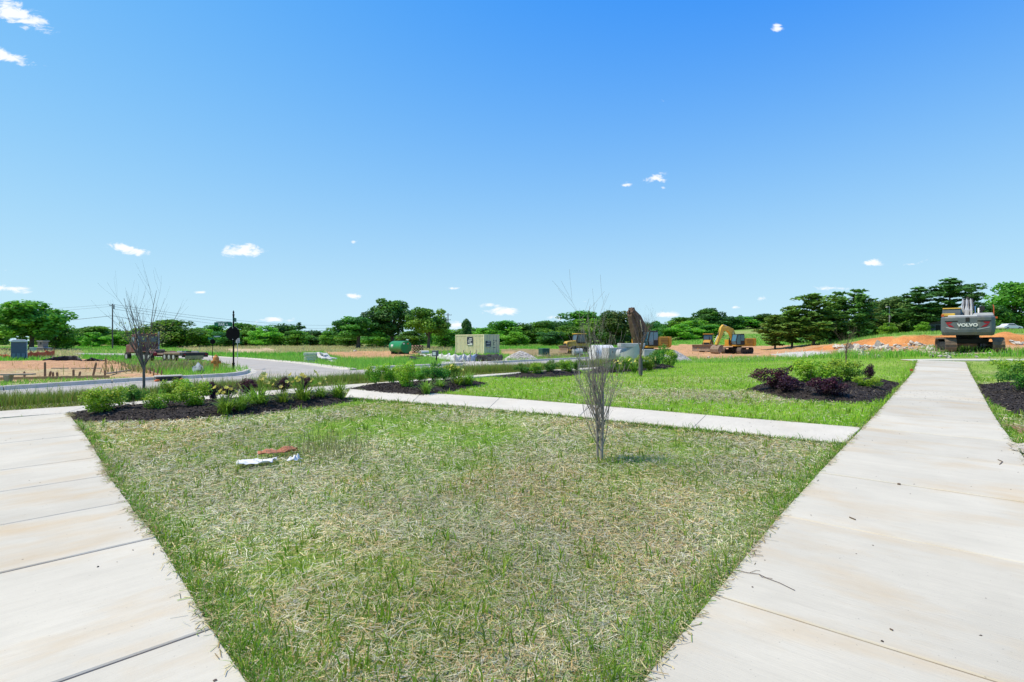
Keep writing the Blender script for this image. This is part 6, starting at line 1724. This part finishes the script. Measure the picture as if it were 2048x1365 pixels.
for (yy, rr) in ((-.6, .26), (.6, .26), (.6, .2), (-.6, .2)):
    for i in range(n): vs.append((rr*math.cos(6.283*i/n), yy, .26+rr*math.sin(6.283*i/n)))
o = mb.add(vs, [[j*n+i, j*n+(i+1) % n, ((j+1) % 4)*n+(i+1) % n, ((j+1) % 4)*n+i] for j in range(4) for i in range(n)]).build('concrete_pipe', M_SLAB, None, 40, loc=p, rz=-.7); tag(o, 'single pale concrete pipe right of the reddish pipe stack', 'pipe')
p = at(848, 50); o = MB().box((0, 0, .34), (1.7, .3, .05), ry=.3).build('leaning_plank', M_STKW, None, loc=p); tag(o, 'tan plank leaning in front of the reddish pipes', 'plank')
p = at(823, 48); t = thing('earth_plank', p, .1, 'rusty brown beam lying in front of the green tank', 'beam'); MB().box((0, 0, .14), (2.2, .2, .16), ry=-.06).build('beam', mat('rusty_beam', (.27, .13, .06), (.2, .1, .05), scale=5, rough=.9), t, bevel=.01)
p = hit(828, 722); o = MB().ball((0, 0, .12), (.48, .3, .18), 12, .5, 3, -.1).build('black_plastic_heap', M_SILTB, None, 40, loc=p); tag(o, 'black plastic heap half hidden in the grass left of the meter box', 'litter')
# meter box on a post
p = hit(871, 727); t = thing('meter_box', p, RAD(-12), 'dark meter box on a short post in the grass beside the gravel', 'meter')
MB().box((.06, 0, .3), (.07, .07, .8)).build('post', M_BLK, t); b_ = MB().box((0, -.05, .62), (.37, .24, .36)).build('box', mat('meter_grey', (.10, .11, .125), (.08, .09, .1), rough=.5), t, bevel=.02); MB().box((-.02, -.175, .6), (.2, .01, .2)).build('label_plate', M_WHITE, b_)
# shipping container
M_CONT = mat('container_cream', (.70, .64, .43), (.62, .565, .37), scale=1.2, rough=.6, c3=(.30, .17, .08), s3=2.2, a3=.45); M_NAVY = mat('sign_navy', (.02, .025, .05), (.025, .03, .06), rough=.5)
ctop = 669.0; Yc = 64.0
pc = at(968, Yc); t = thing('shipping_container', (pc[0], pc[1], pc[2]-.05), RAD(0), 'cream shipping container with dark signs behind the silt fence', 'container')
cth = RAD(180-49); cl_ = 6.06; cw_ = 2.44; ch_ = EYE+(HY-ctop)*Yc/F-pc[2]+.05
u = np.array([math.cos(cth), math.sin(cth)]); v = np.array([math.sin(cth), -math.cos(cth)])*1.0     # along the long side, across the doors (away from the corner)
v = np.array([-u[1], u[0]]); v = v if v[0] > 0 else -v
def cp(a, b, z): return (u[0]*a+v[0]*b, u[1]*a+v[1]*b, z)
def panel(name, a0, a1, b0, b1, z0, z1, m, parent=None):
    vs = [cp(a, b, z) for z in (z0, z1) for a, b in ((a0, b0), (a1, b0), (a1, b1), (a0, b1))]
    return MB().add(vs, [[3, 2, 1, 0], [4, 5, 6, 7], [0, 1, 5, 4], [1, 2, 6, 5], [2, 3, 7, 6], [3, 0, 4, 7]]).build(name, m, parent or t)
def corr(name, along, n_, face):
    mb = MB(); pts = []; s = along/n_
    for i in range(n_):
        for f, d in ((0, 0), (.34, 0), (.5, .06), (.84, .06)): pts.append(((i+f)*s, d))
    pts.append((along, 0)); vs = []
    for a, d in pts:
        for z in (.15, ch_-.12): vs.append(face(a, d, z))
    return mb.add(vs, [[2*i, 2*i+2, 2*i+3, 2*i+1] for i in range(len(pts)-1)]).build(name, M_CONT, t)
corr('side_wall', cl_-.3, 20, lambda a, d, z: cp(a+.15, .02+d, z)); corr('side_wall', cl_-.3, 20, lambda a, d, z: cp(a+.15, cw_-.02-d, z)); corr('end_wall', cw_-.3, 8, lambda a, d, z: cp(cl_-.02-d, a+.15, z))
for a in (0, cl_-.16):
    for b in (0, cw_-.16): panel('corner_post', a, a+.16, b, b+.16, .0, ch_, M_CONT)
for b in (0, cw_-.1): panel('top_rail', .16, cl_-.16, b, b+.1, ch_-.13, ch_-.003, M_CONT); panel('bottom_rail', .16, cl_-.16, b, b+.1, .02, .17, M_CONT)
panel('roof', .02, cl_-.02, .02, cw_-.02, ch_-.06, ch_-.02, M_CONT); panel('floor', .05, cl_-.05, .05, cw_-.05, .1, .16, M_BLK)
panel('door_header', .0, .1, .16, cw_-.16, ch_-.15, ch_-.004, M_CONT)
for b0, b1 in ((.17, cw_/2-.01), (cw_/2+.01, cw_-.17)):
    d = panel('door', .03, .09, b0, b1, .15, ch_-.16, M_CONT)
    for k in range(5): panel('door_rib', .015, .03, b0+.03, b1-.03, .3+k*.45, .36+k*.45, M_CONT, d)
    for f in (.3, .72): 
        bb = b0+(b1-b0)*f; r_ = MB().cyl(cp(-.01, bb, .1), cp(-.01, bb, ch_-.1), .022, n=8).build('lock_rod', M_GALV, d, 40)
s1 = panel('sign_board', 2.25, 3.45, -.03, -.01, ch_-1.35, ch_-.32, M_NAVY)
for k, (a0, a1, z) in enumerate(((2.4, 3.0, .5), (2.4, 3.2, .68), (2.6, 3.3, .9), (2.35, 2.9, 1.08))): panel('sign_print', a0, a1, -.036, -.03, ch_-z-.08, ch_-z, M_WHITE, s1)
panel('sign_print', 2.35, 3.35, -.036, -.03, ch_-1.33, ch_-1.2, M_WHITE, s1)
s2 = panel('sign_board', -.045, -.035, .25, 1.05, ch_-1.55, ch_-.82, M_NAVY)
for k, (a0, a1, z) in enumerate(((.5, .95, .9), (.35, .9, 1.12), (.32, .95, 1.42))): panel('sign_print', -.051, -.045, a0, a1, ch_-z-.07, ch_-z, M_WHITE, s2)
for k, (b0, b1, z) in enumerate(((1.42, 1.65, .72), (1.8, 2.05, .72), (1.42, 1.7, .95), (1.85, 2.0, .86), (1.42, 1.55, 1.1), (1.42, 1.65, 1.25), (1.42, 1.8, 1.6))): panel('door_print', .008, .014, b0, b1, ch_-z-.07, ch_-z, M_BLK)
# silt fence: white stretch then black stretch, and torn end
net('silt_fence', 'white silt fence with stakes in front of the shipping container', [hit(840, 714), hit(862, 716), hit(884, 721), hit(896, 723), hit(910, 724), hit(928, 724), hit(941, 724), hit(952, 723)], .62, M_SILTW, hv=[.32, .4, .55, .6, .58, .58, .55, .62], stake_m=M_STKW, seed=6)
net('silt_fence', 'black silt fence along the right half of the shipping container', [hit(952, 722.5), hit(966, 723), hit(980, 724), hit(994, 725), hit(1004, 726)], .6, M_SILTB, hv=[.62, .5, .55, .58, .55], sag=.12, stakes=False, seed=7)
# gravel
M_GRAV = mat('gravel', (.52, .50, .47), (.34, .33, .31), scale=9, rough=.95, bump=.04, bscale=16, amount=1.6); M_GRST = leafmat('gravel_stone', trans=0, rough=.95, spec=.1)
def heap(name, label, px, py, wpx, hpx, seed, depth=.7, n=900, stone=.05, tone=(.5, .48, .45)):
    p = hit(px, py); R_ = wpx*p[1]/F/2; Hh = hpx*p[1]/F; rng = np.random.default_rng(seed)
    p = p+np.array([0, R_*depth*.8, 0]); p[2] = float(T(p[0], p[1]))
    N = 44; a = np.linspace(-1.1, 1.1, N); X, Y = np.meshgrid(a*R_, a*R_*depth); rr = np.hypot(X/R_, Y/(R_*depth))*(1+.16*(fnoise(X, Y, 2.2, seed)-.5))
    fz = lambda q: np.clip(1-q**1.25, -.2, 1)
    Z = Hh*fz(rr)+(fnoise(X, Y, 7, seed+1)-.5)*.07
    gz_ = T(X+p[0], Y+p[1]); V = np.stack([(X+p[0]).ravel(), (Y+p[1]).ravel(), (gz_+Z-.03).ravel()], 1)
    i, j = np.meshgrid(np.arange(N-1), np.arange(N-1)); q = np.stack([j*N+i, j*N+i+1, (j+1)*N+i+1, (j+1)*N+i], -1).ravel()
    o = quick(name, V, q, 4, M_GRAV, smooth=True); tag(o, label, kind='stuff')
    th = rng.uniform(0, 6.283, n); qr = np.sqrt(rng.random(n)); x_ = qr*np.cos(th)*R_; y_ = qr*np.sin(th)*R_*depth; z_ = T(x_+p[0], y_+p[1])+Hh*fz(qr)
    oct_ = np.array([[1, 0, 0], [0, 1, 0], [-1, 0, 0], [0, -1, 0], [0, 0, 1]], float); s = rng.uniform(.5, 1.3, (n, 1, 1))*stone
    VV = np.stack([x_+p[0], y_+p[1], z_], 1)[:, None, :]+oct_[None]*s*rng.uniform(.6, 1.2, (n, 1, 3))+rng.normal(0, stone*.15, (n, 5, 3))
    ix = (np.arange(n)[:, None]*5+np.array([[0, 1, 4, 1, 2, 4, 2, 3, 4, 3, 0, 4]])).ravel(); c_ = np.array(tone)*rng.uniform(.45, 1.25, (n, 1))
    o2 = quick('gravel_stones', VV.reshape(-1, 3), ix, 3, M_GRST, np.repeat(c_, 5, 0)); tag(o2, 'loose stones on the '+label, kind='stuff')
heap('gravel_heap', 'heap of pale gravel right of the shipping container', 1042, 722, 76, 19, 81, .6, 2600, .045)
heap('gravel_heap', 'small grey gravel slope beside the weeds at the concrete boxes', 1352, 722, 74, 22, 82, .6, 1600, .03, (.44, .43, .41))
heap('gravel_spread', 'thin spread of pale gravel along the kerb below the silt fence', 945, 731, 132, 5, 83, .5, 3600, .06, (.62, .6, .56))
# concrete boxes and pipes at the end of the road
M_PREC = mat('precast', (.46, .465, .45), (.38, .385, .375), scale=2.5, rough=.9, bump=.008, c3=(.26, .25, .22), s3=2, a3=.5)
def hbox(px, Y, wpx, top, dpt, rz, label, name='concrete_box', wall=.12, holes=0, m=None):
    p = at(px, Y); h = EYE+(HY-top)*Y/F-p[2]; w = wpx*Y/F; t = thing(name, p, rz, label, 'box'); m = m or M_PREC
    for (cx_, cy_, sx, sy) in ((0, -dpt/2+wall/2, w, wall), (0, dpt/2-wall/2, w, wall), (-w/2+wall/2, 0, wall, dpt-2*wall-.004), (w/2-wall/2, 0, wall, dpt-2*wall-.004)):
        MB().box((cx_, cy_, h/2-.05), (sx, sy, h+.1)).build('wall', m, t, bevel=.012)
    for k in range(holes): MB().cyl((-w*.28+k*w*.5, -dpt/2-.004, h*.72-.12*(k % 2)), (-w*.28+k*w*.5, -dpt/2+.03, h*.72-.12*(k % 2)), .04, n=10).build('lifting_hole', M_BLK, t)
    return t, p, h
hbox(1228, 34.5, 38, 696, 1.2, .22, 'square precast concrete box with lifting holes', holes=3)
hbox(1296, 36, 22, 699, .9, 0, 'low plain concrete box at the right end of the row', holes=0)
t, p, h = hbox(1262, 37.5, 44, 694, 1.5, -.05, 'concrete box with grey metal lid behind the flared pipe end', m=mat('precast_dark', (.32, .345, .36), (.26, .28, .3), scale=2.5, rough=.85)); MB().box((0, 0, h+.12), (1.7, 1.6, .26)).build('lid', M_PREC, t, bevel=.02)
p = at(1258, 33.5); t = thing('flared_pipe_end', p, -.25, 'flared concrete pipe end leaning beside the square box', 'pipe')
mb = MB(); vs = []; n = 12
for k in range(n+1):
    f = k/n; hh = .62+.62*f**1.7; x_ = -.62+1.25*f; vs += [(x_, -.25-.15*math.sin(f*3.1), -.1), (x_, -.25-.15*math.sin(f*3.1), hh), (x_, -.12-.15*math.sin(f*3.1), hh), (x_, -.12-.15*math.sin(f*3.1), -.1)]
fs = [[0, 1, 2, 3], [4*n+3, 4*n+2, 4*n+1, 4*n]]
for k in range(n):
    for j in range(4): fs.append([4*k+j, 4*k+(j+1) % 4, 4*k+4+(j+1) % 4, 4*k+4+j])
mb.add(vs, fs).build('wing_wall', M_PREC, t, 30); MB().cyl((-.7, .1, .5), (-.45, -.0, .5), .34, n=20).build('pipe_collar', M_PREC, t, 40)
p = at(1203, 37); t = thing('white_tank', p, .35, 'white rounded tank lying behind the square concrete box', 'tank')
MB().cyl((-.75, 0, .58), (.75, 0, .58), .58, n=26).build('shell', mat('tank_white', (.74, .74, .72), (.66, .66, .64), scale=3, rough=.6), t, 35)
for s in (-.6, .6): MB().cyl((s-.03, 0, .58), (s+.03, 0, .58), .595, n=26).build('band', M_GALV, t, 35)
p = at(1154, 52); t = thing('compressor', p, .2, 'small grey machine with round drum in the dry weeds', 'machine'); MB().cyl((-.42, 0, .55), (.5, 0, .55), .36, n=18).build('drum', M_LGREY, t, 35); MB().box((-.3, -.1, 1.0), (.3, .3, .28)).build('engine', M_BLK, t, bevel=.02); MB().box((0, 0, .16), (1.1, .7, .12)).build('frame', M_BLK, t)
for s in (-1, 1): wheel(t, .1, s*.42, .22, .14)
p = hit(1168, 768); t = thing('wire_stand', p, .1, 'thin metal sign frame standing behind the dead looking sapling', 'frame')
for s in (-1, 1): MB().cyl((s*.15, 0, -.1), (s*.15, 0, .92), .009, n=8).build('leg', M_GALV, t, 40)
for zz in (.92, .55): MB().cyl((-.15, 0, zz), (.15, 0, zz), .008, n=8).build('crossbar', M_GALV, t, 40)

# shed behind the grey excavator
p = at(1880, 92); t = thing('shed', p, RAD(-30), 'grey blue shed with dark door behind the grey excavator', 'shed'); t.scale = (.7, .7, .62); M_SHED = mat('shed_siding', (.16, .19, .22), (.13, .155, .18), scale=2, rough=.7)
for k in range(14): MB().box((0, 0, .1+.17*k), (4.6, 3.0+.02*(k % 2), .165)).build('siding_board', M_SHED, t)
MB().box((-.6, -1.53, 1.0), (.9, .05, 2.0)).build('door', M_BLK, t); MB().prism([(-2.6, 2.45), (2.6, 2.45), (2.4, 2.6), (0, 3.2), (-2.4, 2.6)], -1.8, 1.8).build('roof', mat('shed_roof', (.12, .11, .11), (.09, .085, .085), rough=.9), t)

# ---------------------------------------------------------------- rocks
M_ROCK = mat('limestone', (.60, .565, .49), (.45, .42, .36), scale=2.5, rough=.95, bump=.05, bscale=4, c3=(.42, .28, .17), s3=1.5, a3=.5)
ROCKS = []
for s in range(7):
    mb = MB(); mb.ball((0, 0, 0), (1, .8, .62), 12, .75, s+1); ROCKS.append(mb.mesh('rock', M_ROCK, 35))
def rock(px, py, wpx, label, group=None, seed=None, Y=None, sink=.15):
    p = hit(px, py) if Y is None else at(px, Y); w = wpx*p[1]/F/2; o = bpy.data.objects.new('rock', ROCKS[RND.randrange(7)] if seed is None else ROCKS[seed % 7]); link(o)
    o.location = (p[0], p[1], p[2]+w*.62*.5-w*sink); o.scale = (w, w*RND.uniform(.8, 1.2), w*RND.uniform(.7, 1.1)); o.rotation_euler = (RND.uniform(-.3, .3), RND.uniform(-.3, .3), RND.uniform(0, 6.28))
    return tag(o, label, 'rock', group)
for k in range(64):
    px = RND.uniform(1672, 1868); f = (px-1672)/196; py = 703-5*f+RND.uniform(-11, 5)
    rock(px, py, RND.choice([6, 7, 8, 9, 11, 13, 16]), 'pale broken rock in the rubble pile left of the grey excavator', 'rocks of the rubble pile')
for (px, py, w, lb) in [(1760, 700, 34, 'largest pale rock of the rubble pile'), (1706, 701, 28, 'second largest pale rock, at the left end of the rubble pile'), (1725, 712, 22, 'pale rock lying in front of the rubble pile'), (1752, 715, 16, 'smaller pale rock in the grass before the rubble pile')]: rock(px, py, w, lb, 'large rocks of the rubble pile', 2)
for k in range(22): rock(RND.uniform(1850, 2000), RND.uniform(706, 716), RND.choice([4, 5, 6, 8, 11]), 'small pale rock in the weeds at the end of the right walk', 'rocks at the end of the right walk')
for k in range(14): rock(RND.uniform(1990, 2080), RND.uniform(684, 692), RND.choice([8, 10, 14]), 'pale rock beside the tracks at the right edge', 'rocks at the right edge')
for k in range(16): rock(RND.uniform(1390, 1560), RND.uniform(714, 721), RND.choice([4, 5, 6, 7]), 'small rock along the edge of the bare earth on the right', 'rocks along the bare earth edge')
rock(2046, 905, 36, 'smooth grey stone in the soil beside the right walk', seed=4)
rock(420, 818, 20, 'white rock in the mulch of the left bed', seed=1); rock(246, 815, 20, 'white rock behind the left shrubs', seed=3); rock(484, 789, 26, 'pale rock behind the tall daylily of the left bed', seed=5); rock(318, 806, 24, 'pale rock behind the leafless young tree', seed=6)
rock(710, 703, 6, 'single pale stone on the orange earth left of the tank', seed=0)
# ---------------------------------------------------------------- litter and small things on lawn and walks
M_PAPER = mat('paper', (.78, .78, .77), (.68, .69, .7), scale=5, rough=.7); M_CLOTH = mat('orange_cloth', (.50, .22, .13), (.38, .15, .09), scale=9, rough=.9)
def crumple(name, label, px, py, w, d, h, m, seed, rz=0.0, sheet=False):
    p = hit(px, py); N = 15; rng = np.random.default_rng(seed); a = np.linspace(-1, 1, N); X, Y = np.meshgrid(a, a)
    Z = np.abs(fnoise(X*2, Y*2, 1.7, seed)-.5)*2
    edge = 1 if sheet else np.clip(1.15-np.hypot(X, Y)**2, 0, 1)
    ang = np.arctan2(Y, X); q = 1+.18*(fnoise(np.cos(ang)*2, np.sin(ang)*2, 1.5, seed+9)-.5)*2
    V = np.stack([(X*w/2*q+.05*w*fnoise(X, Y, 3, seed+2)).ravel(), (Y*d/2*q).ravel(), (.012+h*Z*edge).ravel()], 1)
    i, j = np.meshgrid(np.arange(N-1), np.arange(N-1)); qd = np.stack([j*N+i, j*N+i+1, (j+1)*N+i+1, (j+1)*N+i], -1).ravel()
    o = quick(name, V, qd, 4, m); md = o.modifiers.new('solid', 'SOLIDIFY'); md.thickness = .004; o.location = (p[0], p[1], p[2]+.03); o.rotation_euler = (0, 0, rz); tag(o, label, 'litter'); return o
crumple('paper_sheet', 'crumpled white paper sheet lying on the dry lawn', 509, 932, .42, .22, .04, M_PAPER, 3, .3, True)
crumple('paper_ball', 'small crumpled white paper beside the orange cloth', 588, 926, .13, .12, .11, M_PAPER, 5)
crumple('orange_cloth', 'faded orange cloth lying on the lawn behind the paper', 556, 911, .46, .16, .06, M_CLOTH, 8, .35, True)
p = hit(1820, 750); t = thing('marker_flag', p, 0, 'tiny orange marker flag beside the right walk', 'flag'); MB().cyl((0, 0, -.05), (0, 0, .2), .004, n=6).build('wire', M_GALV, t); MB().box((.05, 0, .17), (.11, .006, .08)).build('flag', M_ORANGE, t)
p = hit(1231, 757); t = thing('marker_flag', p, 0, 'tiny yellow marker flag on the lawn behind the sapling', 'flag'); MB().cyl((0, 0, -.05), (0, 0, .14), .004, n=6).build('wire', M_GALV, t); MB().box((.04, 0, .12), (.09, .006, .06)).build('flag', M_YEL2, t)
def ontop(px, py): q = hit(px, py); q[2] += .027; return q
def twig(name, label, pts, r, m=M_TWIGB):
    q = [ontop(*a) for a in pts]; c0 = q[0]; o = MB().tube([tuple(x-c0) for x in q], [r]*len(q), 5).build(name, m, None, 60, loc=c0); tag(o, label, 'twig')
twig('dry_stem', 'long dry grass stem lying across the edge of the right walk', [(1470, 1148), (1495, 1154), (1518, 1157), (1536, 1166), (1560, 1175), (1590, 1190)], .0019)
twig('dry_stem', 'small side stem of dry grass on the right walk edge', [(1500, 1154), (1512, 1149), (1520, 1150)], .0014)
twig('dry_stem', 'second side stem of dry grass on the right walk', [(1518, 1157), (1524, 1163), (1545, 1166)], .0014)
twig('twig', 'short straight twig on the right walk', [(1699, 1041), (1711, 1046)], .005)
twig('bent_twig', 'bent twig near the right edge of the right walk', [(1996, 924), (2005, 928), (1999, 934)], .005)
twig('dead_leaf', 'small dark leaf scrap on the joint of the right walk', [(1795, 973.5), (1801, 974.5)], .011)
twig('twig', 'tiny dark twig at the bottom of the right walk', [(1780, 1268), (1786, 1271)], .004)
# scattered crumbs on the walks
rng = np.random.default_rng(5); pts = []
for ring_, n in ((ring(rw_pairs), 260), (ring(lw_pairs), 60), (ring(cp_pairs), 60)):
    xs = [q[0] for q in ring_]; ys = [q[1] for q in ring_]; x_ = rng.uniform(min(xs), max(xs), n*6); y_ = rng.uniform(min(ys), max(ys), n*6); ok = inpoly(x_, y_, ring_); pts.append(np.stack([x_[ok][:n], y_[ok][:n]], 1))
q = hit(1790, 790); pts.append(np.stack([q[0]+rng.normal(0, .7, 200)+.25, q[1]+rng.normal(0, .9, 200)], 1)); q = hit(830, 793); pts.append(np.stack([q[0]+rng.normal(0, .7, 90), q[1]+rng.normal(0, .25, 90)], 1))
P = np.vstack(pts); ok = np.zeros(len(P), bool)
for W_ in WALKS: ok |= inpoly(P[:, 0], P[:, 1], W_)
P = P[ok]; n = len(P); oct_ = np.array([[1, 0, 0], [0, 1, 0], [-1, 0, 0], [0, -1, 0], [0, 0, .6]], float)
V = np.stack([P[:, 0], P[:, 1], T(P[:, 0], P[:, 1])+.023], 1)[:, None, :]+oct_[None]*rng.uniform(.003, .012, (n, 1, 3))
c_ = np.array([.05, .04, .035])*rng.uniform(.5, 3, (n, 1))
o = quick('walk_crumbs', V.reshape(-1, 3), (np.arange(n)[:, None]*5+np.array([[0, 1, 4, 1, 2, 4, 2, 3, 4, 3, 0, 4]])).ravel(), 3, M_GRST, np.repeat(c_, 5, 0)); tag(o, 'bark and soil crumbs scattered on the walks', kind='stuff')
